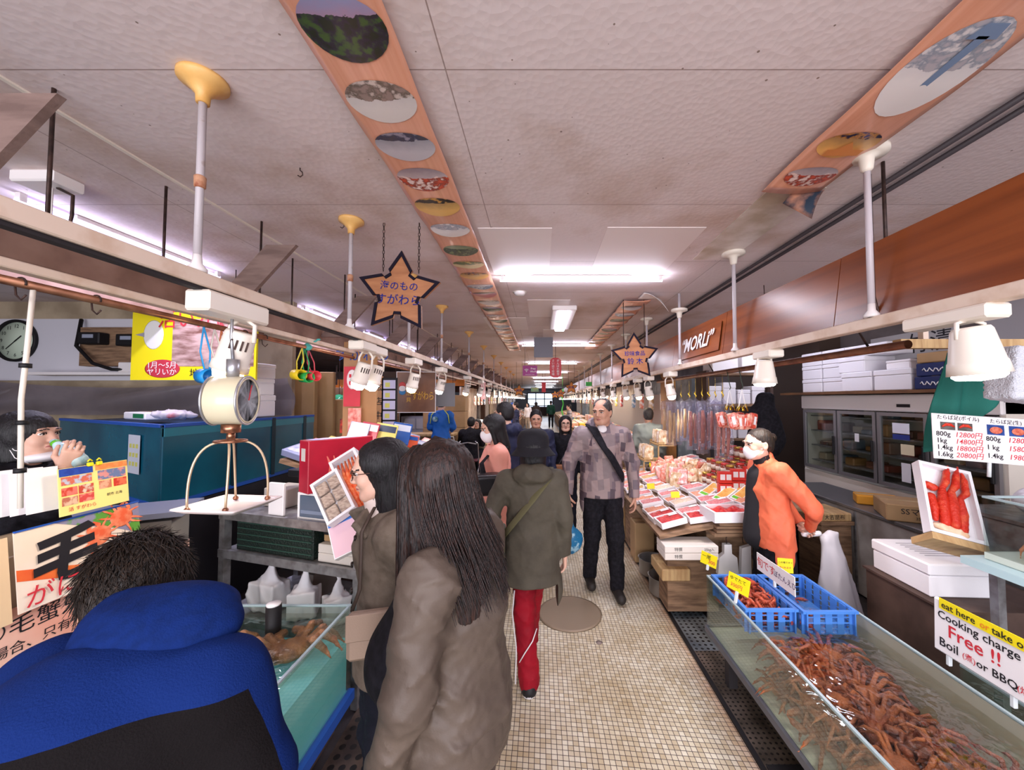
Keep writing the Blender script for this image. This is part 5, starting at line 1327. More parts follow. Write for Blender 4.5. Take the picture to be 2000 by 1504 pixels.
def board(name, label, cat, o, xd, yd, w, h, m, th=0.004, group=None, bev=0.0):
 """flat sign: o = middle, xd along the writing, yd up; returns thing and its matrix"""
 M = frame(o, xd, yd); t = thing(name, label, cat, tuple(M @ Vector((0, -h/2, 0))), group=group)
 b = MB(M); b.box((0, 0, -th/2), (w, h, th), bev=bev); b.build('panel', m, t)
 return t, M
def write(t, M, rows):
 for (s, x, y, size, m) in rows: lettering(s, size, M @ TR(x, y, 0), m, t, bold=0.012, align='LEFT')
def clip(t, M, y):
 b = MB(M); b.box((0, y, 0.0), (0.016, 0.035, 0.014), bev=0.003); b.build('clip', mat('clear_clip', 'D8DDE0', 0.2), t)
t, M = board('shrimp_sign', 'white card reading 旬ですぼたんえび standing between the two blue baskets', 'sign', (1.39, 2.275, 0.672), (0, -1, 0.02), (0, 0.02, 1), 0.36, 0.105, M_card_w)
write(t, M, [('旬です', -0.175, 0.0, 0.062, M_redink), ('ぼたんえび', -0.005, -0.003, 0.040, mat('purple_ink', '4A2A5C', 0.6))]); clip(t, M, -0.066)
t, M = board('price_card', 'yellow price card on the near left edge of the shrimp basket', 'price card', W(1442, 1141, 2.06), (0.55, -0.8, -0.12), (0.05, 0.12, 1), 0.115, 0.085, M_yellow)
write(t, M, [('ゆでたて', -0.048, 0.018, 0.022, M_ink), ('300円', -0.04, -0.016, 0.026, M_redink)]); clip(t, M, -0.056); clip(t, M, -0.085)
t, M = board('price_card', 'small yellow price card at the far corner of the shrimp basket', 'price card', W(1384, 1093, 2.46), (0.6, -0.8, -0.1), (0.05, 0.12, 1), 0.105, 0.075, M_yellow)
write(t, M, [('一尾', -0.045, 0.012, 0.030, M_ink), ('300', 0.0, -0.012, 0.030, M_redink)]); clip(t, M, -0.05)
t, M = board('price_card', 'yellow card behind the white shrimp card reading この場ですぐ食べれます', 'price card', W(1534, 1105, 2.34), (0.96, -0.2, 0), (0, 0.05, 1), 0.085, 0.085, M_yellow)
write(t, M, [('この場ですぐ', -0.040, 0.018, 0.0135, M_ink), ('食べれます', -0.036, -0.012, 0.0135, M_redink)]); clip(t, M, -0.052)
t, M = board('cooking_sign', 'white board reading Cooking charge Free!! on the right rim of the crab tank', 'sign', (1.745, 1.535, 0.715), (0, -1, 0.0), (0.03, 0, 1), 0.35, 0.225, mat('white_tray_board', 'F7F3F4', 0.4), 0.02, bev=0.006)
write(t, M, [('Cooking charge', -0.155, 0.048, 0.045, M_ink), ('Free !!', -0.115, -0.006, 0.072, M_redink), ('Boil', -0.150, -0.066, 0.050, M_ink), ('(煮)', -0.060, -0.068, 0.030, M_redink), ('or BBQ', -0.010, -0.066, 0.042, M_ink), ('(焼)', 0.118, -0.068, 0.030, M_redink)])
b = MB(M); b.box((0.02, 0.098, 0.003), (0.33, 0.044, 0.004)); y_ = b.build('strip', M_yellow, t); y_['label'] = 'yellow strip'
lettering('eat here', 0.038, M @ TR(-0.135, 0.096, 0.005), M_ink, t, align='LEFT', bold=0.012); lettering('or', 0.034, M @ TR(0.008, 0.096, 0.005), mat('orange_ink', 'E8862A', 0.6), t, align='LEFT', bold=0.012); lettering('take out', 0.038, M @ TR(0.048, 0.096, 0.005), M_ink, t, align='LEFT', bold=0.012)
for x in (-0.12, 0.10):
 b = MB(M); b.box((x, -0.128, -0.01), (0.016, 0.05, 0.016), bev=0.003); b.build('clip', mat('clear_clip', 'D8DDE0', 0.2), t)
# second tank behind the sign, with seaweed-brown crabs
tk = thing('crab_tank', 'glass tank of ochre crabs behind the Cooking charge sign, mostly hidden', 'tank', (2.0, 1.25, 0))
glass_tank(tk, 1.80, 2.08, 0.70, 1.66, 0.235, 0.56, M_acryl, M_edge, mat('pale_tank_floor', 'C9D2C8', 0.5))
b = MB(); b.box((1.94, 1.18, 0.10), (0.24, 0.9, 0.20)); b.build('stand', M_wooddk, tk)
b = MB(); b.grid(lambda u, v: (1.815+0.25*u, 0.715+0.93*v, 0.50), 2, 2); b.build('water', M_water, tk)
for i, (x, y) in enumerate([(1.94, 0.90), (1.94, 1.12), (1.94, 1.34), (1.94, 1.52)]):
 inst('crab', CRAB[i], (x, y, 0.24+0.03*(i % 2)), (0.1, 0.1, i*1.7), 'brown crab in the tank behind the Cooking charge sign', 'crab', 'crabs in the second right tank', 0.7)
# ------------------------------------------------------------------ white foam box on the dark crate, tray of red crab legs, small crab tank
t = thing('wooden_crate', 'dark brown box stand under the white lidded foam box', 'crate', (2.32, 2.13, 0.0), -0.04)
b = MB(); b.box((0, 0, 0.33), (0.60, 0.50, 0.64), bev=0.006); b.build('carcass', M_wooddk, t, False)
b = MB(); b.box((0, 0, 0.656), (0.62, 0.52, 0.012)); b.build('top_board', M_wooddk, t, False)
t = thing('foam_box', 'white lidded styrofoam box with faint print standing on the dark crate', 'box', (2.235, 2.185, 0.663), -0.05)
b = MB(); b.box((0, 0, 0.055), (0.36, 0.36, 0.11), bev=0.006); b.build('box_body', M_styro, t, False)
b = MB(); b.box((0, 0, 0.142), (0.372, 0.372, 0.062), bev=0.008); b.build('lid', M_styro, t, False)
b = MB()
for i in range(7): b.box((0.0, 0.11-i*0.03, 0.1735), (0.2, 0.006, 0.001))
b.build('lid_print', mat('grey_print', '9A96A0', 0.6), t, False)
def cleg(s, pts, r, k=0.004):
 for i in range(len(pts)-1): s.cone(pts[i], pts[i+1], r[i], r[i+1], k)
# tray of crab legs leaning on a wooden rest
TL, TRc, BL = W(1822, 908, 2.12), W(1926, 932, 2.06), W(1788, 1024, 1.98)
xd = (TRc-TL); yd = (TL-BL); M = frame((TL+TRc)/2 - yd/2, xd, yd); tw, th_ = xd.length, yd.length
t = thing('foam_tray', 'white foam tray of bright red king crab legs leaning on the wooden rest', 'tray', tuple(M @ Vector((0, -th_/2, 0))))
b = MB(M); q = [(-tw/2, -th_/2), (tw/2, -th_/2), (tw/2, th_/2), (-tw/2, th_/2)]; r = [(a*0.88, c*0.91) for a, c in q]
b.ring_prism(q, r, -0.055, 0.0); b.box((0, 0, -0.045), (tw*0.9, th_*0.92, 0.02)); b.build('tray_body', M_styro, t)
M2 = M @ TR(0, 0, -0.032)
tl = thing('crab_leg_cluster', 'bright red boiled king crab legs wrapped in the leaning foam tray', 'crab legs', tuple(M2 @ Vector((0, -0.1, 0))))
sx, sy = tw/0.30, th_/0.33
def leg(pts, rs, nm='crab_leg'):
 s = SDF(0.004); cleg(s, [(a*sx, c*sy, z) for a, c, z in pts], rs, 0.003)
 v, f = s.mesh(lambda P: -0.0016*np.maximum(0, np.sin(P[:, 0]*230)*np.sin(P[:, 1]*230)))
 arr_mesh(nm, [(xf(smooth_v(v, f, 1, .3), M2), f, 0)], M_crabred, tl, world_of(tl).inverted())
leg([(-0.050, -0.105, 0.02), (-0.048, -0.02, 0.026), (-0.040, 0.040, 0.028)], [0.022, 0.024, 0.016]); leg([(-0.040, 0.048, 0.028), (-0.01, 0.085, 0.03), (0.010, 0.135, 0.026), (0.030, 0.172, 0.022)], [0.014, 0.016, 0.014, 0.004])
leg([(-0.005, -0.110, 0.03), (-0.006, -0.03, 0.036), (0.000, 0.030, 0.038)], [0.022, 0.026, 0.017]); leg([(0.004, 0.040, 0.036), (0.035, 0.07, 0.036), (0.058, 0.125, 0.03), (0.085, 0.178, 0.024)], [0.013, 0.017, 0.015, 0.004])
leg([(0.035, -0.125, 0.02), (0.044, -0.055, 0.026), (0.050, 0.010, 0.028)], [0.022, 0.026, 0.017]); leg([(0.055, 0.018, 0.026), (0.095, 0.048, 0.026), (0.104, 0.11, 0.024), (0.103, 0.16, 0.02)], [0.012, 0.016, 0.015, 0.004])
leg([(-0.115, 0.055, 0.018), (-0.085, 0.045, 0.022)], [0.018, 0.020], 'claw'); leg([(-0.105, 0.0, 0.018), (-0.10, -0.05, 0.02), (-0.098, -0.10, 0.016)], [0.020, 0.019, 0.012], 'claw')
s = SDF(0.005); s.cone((-0.09*sx, -0.125*sy, 0.01), (0.03*sx, -0.14*sy, 0.012), 0.022, 0.03, 0.02); v, f = s.mesh(folds(0.004, 60, 4)); arr_mesh('crab_flesh', [(xf(v, M2), f, 0)], M_crabwht, tl, world_of(tl).inverted())
c = M @ Vector((0, -th_/2, -0.06))
b = MB(M); b.box((0.0, -th_/2-0.02, -0.075), (tw*0.98, 0.035, 0.15)); b.box((tw*0.30, -th_*0.05, -0.105), (0.022, th_*0.95, 0.06)); b.box((0, 0.02, -0.065), (tw*0.5, th_*0.8, 0.012))
solo('wooden_rest', b, M_woodlt, 'slanted wooden rest holding up the tray of red crab legs', 'rest')
zs = 0.955
t = thing('shelf_stand', 'grey metal stand with pale blue shelf under the small crab tank', 'stand', (2.38, 1.56, 0.0))
b = MB(); b.box((2.38, 1.58, zs-0.02), (0.72, 0.52, 0.035)); b.build('shelf', mat('pale_blue_shelf', 'B9D6DC', 0.35), t)
b = MB(); b.box((2.38, 1.325, zs-0.01), (0.72, 0.012, 0.075)); b.build('shelf_lip', mat('pale_blue_shelf', 'B9D6DC', 0.35), t)
for x in (2.12, 2.62):
 for y in (1.40, 1.78):
  b = MB(); b.box((x, y, (zs-0.04)/2), (0.035, 0.035, zs-0.04)); b.build('leg', M_steel, t)
tk = thing('small_crab_tank', 'small glass tank heaped with pinkish crab legs on the pale blue shelf', 'tank', (2.42, 1.58, zs))
glass_tank(tk, 2.09, 2.70, 1.36, 1.80, zs+0.03, zs+0.285, M_glass, M_edge, mat('pale_tank_floor', 'C9D2C8', 0.5), 0.010)
M_pinkcrab = mat('pinkish_crab_shell', 'D79272', 0.35, hex2='B4684A', vscale=20, bump=0.5, bscale=140)
PK = [mesh_of('crab', CRAB[i].attributes['position'].data and np.array([v.co for v in CRAB[i].vertices]), np.array([p.vertices[:] for p in CRAB[i].polygons]), M_pinkcrab) for i in range(2)]
for i, (x, y, z) in enumerate([(2.24, 1.50, 0), (2.46, 1.49, 0), (2.30, 1.66, 0), (2.54, 1.62, 0), (2.34, 1.54, 0.07), (2.50, 1.57, 0.08), (2.24, 1.62, 0.06)]):
 inst('crab', PK[i % 2], (x, y, zs+0.036+z), (g.normal()*0.3, g.normal()*0.3, i*2.1), 'pinkish crab in the heap in the small tank on the blue shelf', 'crab', 'crabs in the small right tank', 0.82)
# price board
c = W(1922, 858, 1.95)
t, M = board('price_board', 'white laminated price board of king crab legs with red prices, upper right', 'price board', c, (1, -0.12, -0.075), (0.06, 0.1, 1), 0.475, 0.235, mat('laminated_white', 'F2EDEE', 0.2, coat=0.4), 0.003)
def photo(t, M, x, y, w, h, a, c2, seedscale=40):
 b = MB(M); b.box((x, y, 0.001), (w, h, 0.002)); b.build('picture', mat('picture_%s_%s' % (a, c2), a, 0.4, hex2=c2, vscale=seedscale, vmix=(0.45, 0.55)), t)
for x in (-0.165, -0.085): photo(t, M, x, 0.055, 0.068, 0.04, '55504C', '6A6460', 20)
for x in (0.055, 0.155): photo(t, M, x, 0.052, 0.078, 0.052, '24407E', '2E4E92', 20)
for x in (-0.165, -0.085):
 b = MB(M); b.tube([(x-0.028, 0.050, 0.003), (x-0.01, 0.062, 0.004), (x+0.012, 0.062, 0.004), (x+0.030, 0.052, 0.003)], [0.004, 0.008, 0.008, 0.003], 8, flat=0.3); b.build('picture', M_crabred, t)
for x in (0.055, 0.155):
 b = MB(M); b.ball((x, 0.050, 0.003), 0.030, 14, 8, (1, 0.62, 0.1)); b.build('picture', mat('sashimi_pink', 'D97A60', 0.4, hex2='B8503C', vscale=70), t)
write(t, M, [('たらば足(ボイル)', -0.215, 0.098, 0.026, M_ink), ('たらば足(生)', 0.03, 0.095, 0.026, M_ink)])
for i, (w_, p_) in enumerate([('800g', '12800円'), ('1kg', '14800円'), ('1.4kg', '18800円'), ('1.6kg', '20800円')]):
 write(t, M, [(w_, -0.222, 0.012-i*0.035, 0.035, M_ink)]); lettering(p_, 0.036, M @ TR(-0.135, 0.012-i*0.035, 0), M_redink, t, bold=0.016, align='LEFT', shear=0.2)
for i, (w_, p_) in enumerate([('800g', '12800円'), ('1 kg', '15800円'), ('1.4kg', '19800円')]):
 write(t, M, [(w_, 0.008, 0.004-i*0.043, 0.034, M_ink)]); lettering(p_, 0.037, M @ TR(0.105, 0.004-i*0.043, 0), M_redink, t, bold=0.016, align='LEFT', shear=0.2)
b = MB(M); b.cyl((0.02, -0.118, -0.004), (0.02, -0.19, -0.01), 0.008, 8); b.build('clip', mat('clear_clip', 'D8DDE0', 0.2), t)
# jars and bottles behind the tray
def jar(label, p, r, h, mb_, ml, cat='jar', group=None):
 t = thing('jar', label, cat, p, group=group)
 b = MB(); b.lathe([(0, 0), (r, 0), (r*1.05, 0.01), (r*1.05, h*0.72), (r*0.9, h*0.8)], 18); b.build('jar_body', mb_, t, False)
 b = MB(); b.lathe([(r*0.92, h*0.78), (r*0.98, h*0.8), (r*0.98, h), (0, h)], 18); b.build('lid', ml, t, False)
 return t
b = MB(); b.box((2.98, 2.2, 0.5), (0.6, 0.5, 1.0), bev=0.01); b.box((2.98, 2.2, 1.01), (0.64, 0.54, 0.02)); solo('side_counter', b, M_steel, 'grey metal side counter behind the tray of red crab legs', 'counter')
jar('jar with red lid behind the tray of red crab legs', (2.76, 2.02, 1.021), 0.04, 0.16, mat('pale_jar', 'D8CEC8', 0.2), mat('red_lid', 'D2303A', 0.4))
jar('jar with purple lid right of the red-lidded jar', (2.87, 2.04, 1.021), 0.035, 0.15, mat('violet_jar', '8E86B0', 0.2), mat('purple_lid', '6A3A9A', 0.4))
s = SDF(0.01); s.cone((0, 0, 0.07), (0, 0, 0.14), 0.08, 0.02, 0.04); s.ell((0.03, 0, 0.07), (0.11, 0.07, 0.07), 0.03); v, f = s.mesh(folds(0.006, 45, 3)); v[:, 2] -= v[:, 2].min()
BAGW = mesh_of('plastic_bag', smooth_v(v, f, 1), f, mat('white_plastic_film', 'ECE8EE', 0.3))
inst('plastic_bag', BAGW, (2.88, 2.22, 1.021), (0, 0, 0.4), 'crumpled white plastic bag on the grey side counter', 'bag', scale=1.1)
# ------------------------------------------------------------------ glass-door refrigerator and the back of the right side
FX, FY0, FY1 = 3.5, 2.85, 5.04
t = thing('display_refrigerator', 'long white upright refrigerator with glass doors at the back right', 'refrigerator', (FX+0.3, (FY0+FY1)/2, 0.0))
b = MB(); b.box((FX+0.62, (FY0+FY1)/2, 1.1), (0.06, FY1-FY0, 1.3)); b.box((FX+0.32, FY0+0.02, 1.1), (0.6, 0.04, 1.3)); b.box((FX+0.32, FY1-0.02, 1.1), (0.6, 0.04, 1.3)); b.box((FX+0.32, (FY0+FY1)/2, 0.62), (0.62, FY1-FY0, 0.36), bev=0.01)
b.build('cabinet', M_offw, t)
b = MB(); b.box((FX+0.32, (FY0+FY1)/2, 1.665), (0.66, FY1-FY0, 0.17), bev=0.01); b.build('header', M_white, t)
b = MB(); b.box((FX-0.012, 3.62, 1.64), (0.01, 0.13, 0.03)); b.build('control_display', M_dark, t)
for k in range(4):
 b = MB(); b.box((FX+0.33, (FY0+FY1)/2, 0.92+k*0.19), (0.5, FY1-FY0-0.1, 0.012)); b.build('shelf', M_steel, t)
for i, (y0, y1) in enumerate([(4.45, 5.0), (3.93, 4.43), (3.40, 3.91), (2.88, 3.38)]):
 ym, w = (y0+y1)/2, y1-y0
 b = MB(); b.M = frame((FX, ym, 1.205), (0, -1, 0), (0, 0, 1)); q = [(-w/2, -0.375), (w/2, -0.375), (w/2, 0.365), (-w/2, 0.365)]; r = [(a*0.86, c*0.90) for a, c in q]
 b.ring_prism(q, r, -0.015, 0.015); d = b.build('door', mat('grey_door_frame', '8E8A8C', 0.35, 0.5), t)
 b = MB(); b.box((FX, ym, 1.20), (0.008, w*0.87, 0.68)); b.build('glass', M_glass, d)
 b = MB(); b.box((FX-0.03, y0+0.03, 1.16), (0.02, 0.025, 0.22), bev=0.006); b.build('handle', M_black, d)
for (y, z, w, h, c) in [(3.66, 1.42, 0.17, 0.10, 'E9E9F4'), (3.66, 1.335, 0.17, 0.05, '2A3A86'), (3.60, 1.22, 0.13, 0.10, 'E6D9B8'), (4.17, 1.28, 0.055, 0.09, 'E9E6E8'), (3.62, 1.00, 0.09, 0.18, 'E4E2E8'), (3.47, 1.06, 0.06, 0.10, 'E4E2E8'), (3.45, 0.96, 0.08, 0.12, 'E4E2E8')]:
 b = MB(); b.box((FX-0.007, y, z), (0.003, w, h)); b.build('paper_note', mat('paper_'+c, c, 0.6), t)
g = np.random.default_rng(21)
cs = ['8A5A44', 'A87A4A', '6E7A86', 'B8A890', '584A46', '9A4A3A']
for k in range(4):
 for i in range(10):
  y = FY0+0.14+i*0.21+g.normal()*0.02; h = 0.05+0.09*g.random()
  b = MB(); b.box((FX+0.22+g.random()*0.1, y, 0.926+k*0.19+h/2), (0.16, 0.13, h), bev=0.01)
  solo('food_pack', b, mat('pack_'+cs[(i+k) % 6], cs[(i+k) % 6], 0.4), 'food pack on a shelf inside the glass-door refrigerator', 'pack', 'packs in the refrigerator')
b = MB(); b.box((FX+0.28, (FY0+FY1)/2+0.05, 1.775), (0.75, FY1-FY0+0.5, 0.03)); solo('shelf_board', b, mat('brown_shelf_wood', '7A5436', 0.6, hex2='5E3E28', vscale=4), 'brown board shelf above the refrigerator', 'shelf')
def crate(label, c, d, m, rz=0, lid=True, cat='box', name='foam_box', group=None, bev=0.008):
 t = thing(name, label, cat, c, rz, group)
 if lid:
  b = MB(); b.box((0, 0, d[2]*0.36), (d[0]*0.98, d[1]*0.98, d[2]*0.72), bev=bev); b.build('box_body', m, t, False)
  b = MB(); b.box((0, 0, d[2]*0.86), (d[0], d[1], d[2]*0.28), bev=bev); b.build('lid', m, t, False)
 else:
  b = MB(); b.box((0, 0, d[2]/2), d, bev=bev); b.build('carton', m, t, False)
  b = MB(); b.box((0, 0, d[2]+0.0005), (d[0]*0.98, 0.05, 0.001)); b.build('tape', mat('parcel_tape', 'C8A878', 0.3), t, False)
 return t
z0 = 1.79
for j in range(2):
 for k in range(3): crate('white foam box in the tidy left stack on the shelf over the refrigerator', (FX+0.22, 4.92-j*0.37, z0+k*0.172), (0.34, 0.355, 0.17), M_styro, 0, group='left stack over the refrigerator')
for k in range(2): crate(['white foam box in the lower middle of the shelf over the refrigerator', 'wide white foam box right of the middle on the shelf over the refrigerator'][k], (FX+0.16, 4.15-k*0.42, z0), (0.36, 0.40, 0.21), M_styro)
crate('white foam box on top of the lower middle box over the refrigerator', (FX+0.16, 4.22, z0+0.211), (0.34, 0.36, 0.17), M_styro); crate('small white box on the wide foam box over the refrigerator', (FX+0.14, 3.72, z0+0.211), (0.2, 0.26, 0.09), M_card_w)
crate('flat white foam box topmost over the refrigerator, tilted', (FX+0.17, 4.08, z0+0.385), (0.3, 0.50, 0.12), M_styro, 0.06)
M_navybox = mat('navy_carton', '1D2A5C', 0.5)
for k in range(2):
 t = crate(['navy carton with white script on the shelf right of the foam boxes', 'navy carton on top of the other navy carton over the refrigerator'][k], (FX+0.14, 3.32-0.02*k, z0+k*0.12), (0.32, 0.36, 0.118), M_navybox, 0.05*k, lid=False, name='carton')
 b = MB(); b.tube([(-0.162, 0.12-0.015*i, 0.055+0.018*math.sin(i*1.9)) for i in range(17)], 0.005, 5); b.build('script', M_card_w, t, False)
crate('brown carton slanting over the navy cartons above the refrigerator', (FX+0.12, 3.30, z0+0.241), (0.28, 0.34, 0.09), M_card, 0.1, lid=False, name='carton'); crate('dark navy carton at the right end over the refrigerator', (FX+0.14, 2.93, z0), (0.32, 0.34, 0.24), mat('dark_navy_carton', '141B3A', 0.5), 0, lid=False, name='carton')
t, M = board('wall_sign', 'long pale wall board brushed with black letters 竹漬 above the refrigerator', 'sign', (4.22, 4.28, 2.315), (0, -1, 0), (0, 0, 1), 1.0, 0.30, mat('pale_board', 'B9B4B2', 0.6), 0.02)
write(t, M, [('しお', -0.42, 0.0, 0.18, M_ink), ('竹漬', -0.02, 0.0, 0.24, M_ink)])
b = MB(); b.box((4.2, 2.2, 2.45), (0.06, 2.6, 0.8)); b.box((4.2, 0.7, 2.45), (0.05, 0.3, 0.8)); struct('wall_panel_right', b, mat('pale_wall_panel', 'A7A3A6', 0.6))
b = MB(); b.box((4.1, 6.6, 1.4), (0.3, 2.6, 2.8)); struct('wall_partition_right', b, mat('brown_partition', '4A3A30', 0.7))
# low white counter in front of the refrigerator and things on it
t = thing('low_counter', 'low grey-white counter running in front of the refrigerator', 'counter', (2.98, 3.35, 0))
b = MB(); b.box((2.98, 3.35, 0.37), (0.42, 1.9, 0.72), bev=0.01); b.build('carcass', mat('scuffed_white_panel', 'A8A29C', 0.5, hex2='8A837C', vscale=5), t)
b = MB(); b.box((2.98, 3.35, 0.745), (0.48, 1.95, 0.03), bev=0.006); b.build('worktop', mat('steel_worktop', '7F7E80', 0.35, 0.6), t)
for y in (2.75, 3.35, 3.95):
 b = MB(); b.box((2.765, y, 0.37), (0.012, 0.02, 0.70)); b.build('panel_strip', M_steel, t)
t = crate('flat brown carton marked SSマニ60 on the low counter before the refrigerator', (2.95, 3.02, 0.761), (0.40, 0.34, 0.13), M_card, -0.5, lid=False, name='carton')
lettering('SSマニ60', 0.058, world_of(t) @ frame((0.0, -0.1712, 0.080), (1, 0, 0), (0, 0, 1)), M_ink, t, bold=0.02); lettering('35入', 0.030, world_of(t) @ frame((0.0, -0.1712, 0.035), (1, 0, 0), (0, 0, 1)), M_ink, t, bold=0.02)
crate('orange yellow flat carton behind the SSマニ60 carton', (3.02, 3.42, 0.761), (0.30, 0.16, 0.08), mat('orange_yellow_carton', 'E09A2E', 0.5), -0.5, lid=False, name='carton')
t = thing('wooden_stand', 'rough wooden box stand behind the seller in orange', 'stand', (2.60, 3.5, 0))
b = MB(); b.box((2.60, 3.5, 0.30), (0.26, 0.30, 0.60)); b.build('carcass', M_wood, t); b = MB(); b.box((2.60, 3.5, 0.615), (0.29, 0.34, 0.03)); b.build('top_board', M_wood, t)
t = crate('small wooden fish box printed in black on the rough stand behind the seller', (2.60, 3.5, 0.63), (0.27, 0.32, 0.07), M_woodlt, 0, lid=False, name='wooden_box')
lettering('大吉昆布', 0.045, world_of(t) @ frame((-0.02, -0.1615, 0.035), (1, 0, 0), (0, 0, 1)), M_ink, t, bold=0.02)
# white cloth bags hanging beside the seller, green cloth, black coat, hangers
s = SDF(0.012); s.cone((0, 0, 0.56), (0.06, 0, 0.05), 0.085, 0.17, 0.06, flat=((0, 1, 0), 0.5)); s.cone((-0.05, 0, 0.60), (0.05, 0, 0.64), 0.03, 0.02, 0.05); v, f = s.mesh(folds(0.012, 26, 8, sz=0.25)); v[:, 2] -= v[:, 2].min()
t = thing('white_sack', 'white tied sack on the floor right of the seller in orange', 'sack', (2.10, 2.76, 0.0)); arr_mesh('sack_body', [(smooth_v(v, f, 1), f, 0)], mat('white_cloth', 'E6E0E6', 0.6), t)
c = W(1872, 742, 2.2)
def drape(u, v_):
 a = (u-0.5)*(0.12+0.46*v_); z = -0.50*v_ + 0.16*v_*(u-0.5)
 return (a + 0.10*v_*(0.5-u), 0.05*math.sin(u*9+v_*3)*v_ + 0.06*(u-0.4)*v_, z*(1.0 - 0.42*max(0, u-0.55)*2*v_))
tg = thing('green_cloth', 'dark green cloth hanging from the beam in front of the refrigerator', 'cloth', (c.x, c.y, c.z-0.45))
b = MB(TR(c.x, c.y, c.z+0.16)); b.grid(drape, 24, 24); o = b.build('cloth', mat('dark_green_cloth', '1F6B5E', 0.8, bump=0.15, bscale=200), tg)
md = o.modifiers.new('thick', 'SOLIDIFY'); md.thickness = 0.006
b = MB(); b.tube([(c.x, c.y, c.z+0.15), (c.x, c.y, c.z+0.27)], 0.006, 6); b.build('string', M_rod, tg)
b = MB(); b.box((2.55, 2.1, 2.01), (1.1, 0.05, 0.05)); solo('wooden_bar', b, M_woodlt, 'pale wooden crossbar carrying the green cloth', 'bar')
b = MB(); b.box((2.15, 2.1, 2.10), (0.03, 0.03, 0.2)); solo('hanger_post', b, M_cream, 'short cream hanger post of the wooden crossbar', 'post')
b = MB(); b.tube([(1.75, 1.78, 1.962), (1.75, 5.6, 1.962)], 0.021, 12, cap=False); solo('hanging_pipe', b, mat('rusty_brown_pipe', '8A5A40', 0.4, 0.3, hex2='6A4030', vscale=14), 'rusty brown hanging pipe over the right stall', 'pipe')
for y in (2.0, 3.8, 5.4):
 b = MB(); b.tube([(1.75, y, 1.984), (1.70, y, 2.07), (1.56, y, 2.10)], 0.006, 6); solo('pipe_bracket', b, M_rod, 'thin bracket holding the rusty pipe to the right rail', 'bracket', 'brackets of the right pipe')
cb = W(1498, 820, 3.75)
tc_ = thing('hanging_coat', 'black coat hanging behind the packs, above the seller', 'coat', (cb.x, cb.y, cb.z-0.25))
s = SDF(0.012); s.cone(tuple(cb+V(-0.02, 0, 0.2)), tuple(cb+V(0.02, 0, -0.2)), 0.10, 0.17, 0.05, flat=((0, 1, 0), 0.6)); s.cone(tuple(cb+V(-0.12, 0, 0.08)), tuple(cb+V(-0.15, 0, -0.2)), 0.06, 0.05, 0.04)
v, f = s.mesh(folds(0.010, 25, 4, sz=0.4)); arr_mesh('cloth', [(smooth_v(v, f, 1), f, 0)], M_navyblk, tc_, world_of(tc_).inverted())
b = MB(); b.tube([cb+V(0, 0, 0.26), cb+V(0.02, 0, 0.38), V(cb.x, cb.y, CEIL)], 0.004, 6); b.build('hook', M_rod, tc_)
# white netting bundle at the right edge
c = W(1990, 735, 1.75); s = SDF(0.012); s.rbox(tuple(c+V(0.05, 0, 0)), (0.13, 0.05, 0.11), 0.02, 0.02, R=Euler((0, 0.12, 0)).to_matrix()); v, f = s.mesh(folds(0.006, 60, 4, sz=2))
tn = thing('netting_bundle', 'bundle of white ribbed netting hanging at the upper right edge', 'netting', (c.x, c.y, c.z-0.12)); arr_mesh('net', [(v, f, 0)], mat('white_netting', 'DADCE6', 0.7, bump=0.9, bscale=140), tn, world_of(tn).inverted())
b = MB(); b.tube([c+V(0.05, 0, 0.12), c+V(0.05, 0.0, 0.30)], 0.005, 6); b.build('cord', M_card_w, tn)
# ------------------------------------------------------------------ the dried food stall on the right
def sz(X): return 0.655 + (X-0.93)*0.20
t = thing('stall_table', 'sloping wooden stall table under the packed goods on the right', 'table', (1.6, 4.15, 0))
SL = math.atan(0.20)
b = MB(); b.M = TR(1.55, 4.2, sz(1.55)-0.02) @ rotm(0, -SL, 0); b.box((0, 0, 0), (1.28, 2.5, 0.03)); b.build('table_top', M_wood, t)
for (x, y, w, l, h) in [(1.20, 3.12, 0.40, 0.22, 0.50), (1.55, 3.25, 0.40, 0.30, 0.66), (1.15, 4.3, 0.3, 0.35, 0.60), (1.9, 4.6, 0.5, 1.2, 0.74), (1.2, 5.2, 0.35, 0.3, 0.60)]:
 b = MB(); b.box((x, y, h/2+0.04), (w, l, h), bev=0.004); b.build('box_support', M_wood, t)
t = thing('fish_box', 'upper flat white wooden fish box with black print at the front of the right stall', 'box', (1.13, 2.95, 0.555)); b = MB(); b.box((0, 0, 0.026), (0.40, 0.20, 0.05), bev=0.003); b.build('carton', mat('white_washed_wood', 'E9DFD6', 0.6), t, False)
def stamp(t): lettering('特撰', 0.030, world_of(t) @ frame((-0.10, -0.101, 0.026), (1, 0, 0), (0, 0, 1)), M_ink, t); lettering('25kg入', 0.026, world_of(t) @ frame((0.13, -0.101, 0.026), (1, 0, 0), (0, 0, 1)), M_ink, t)
stamp(t); t2 = dup(t, (1.13, 2.95, 0.502), 0, 'lower flat white wooden fish box with black print at the front of the right stall')
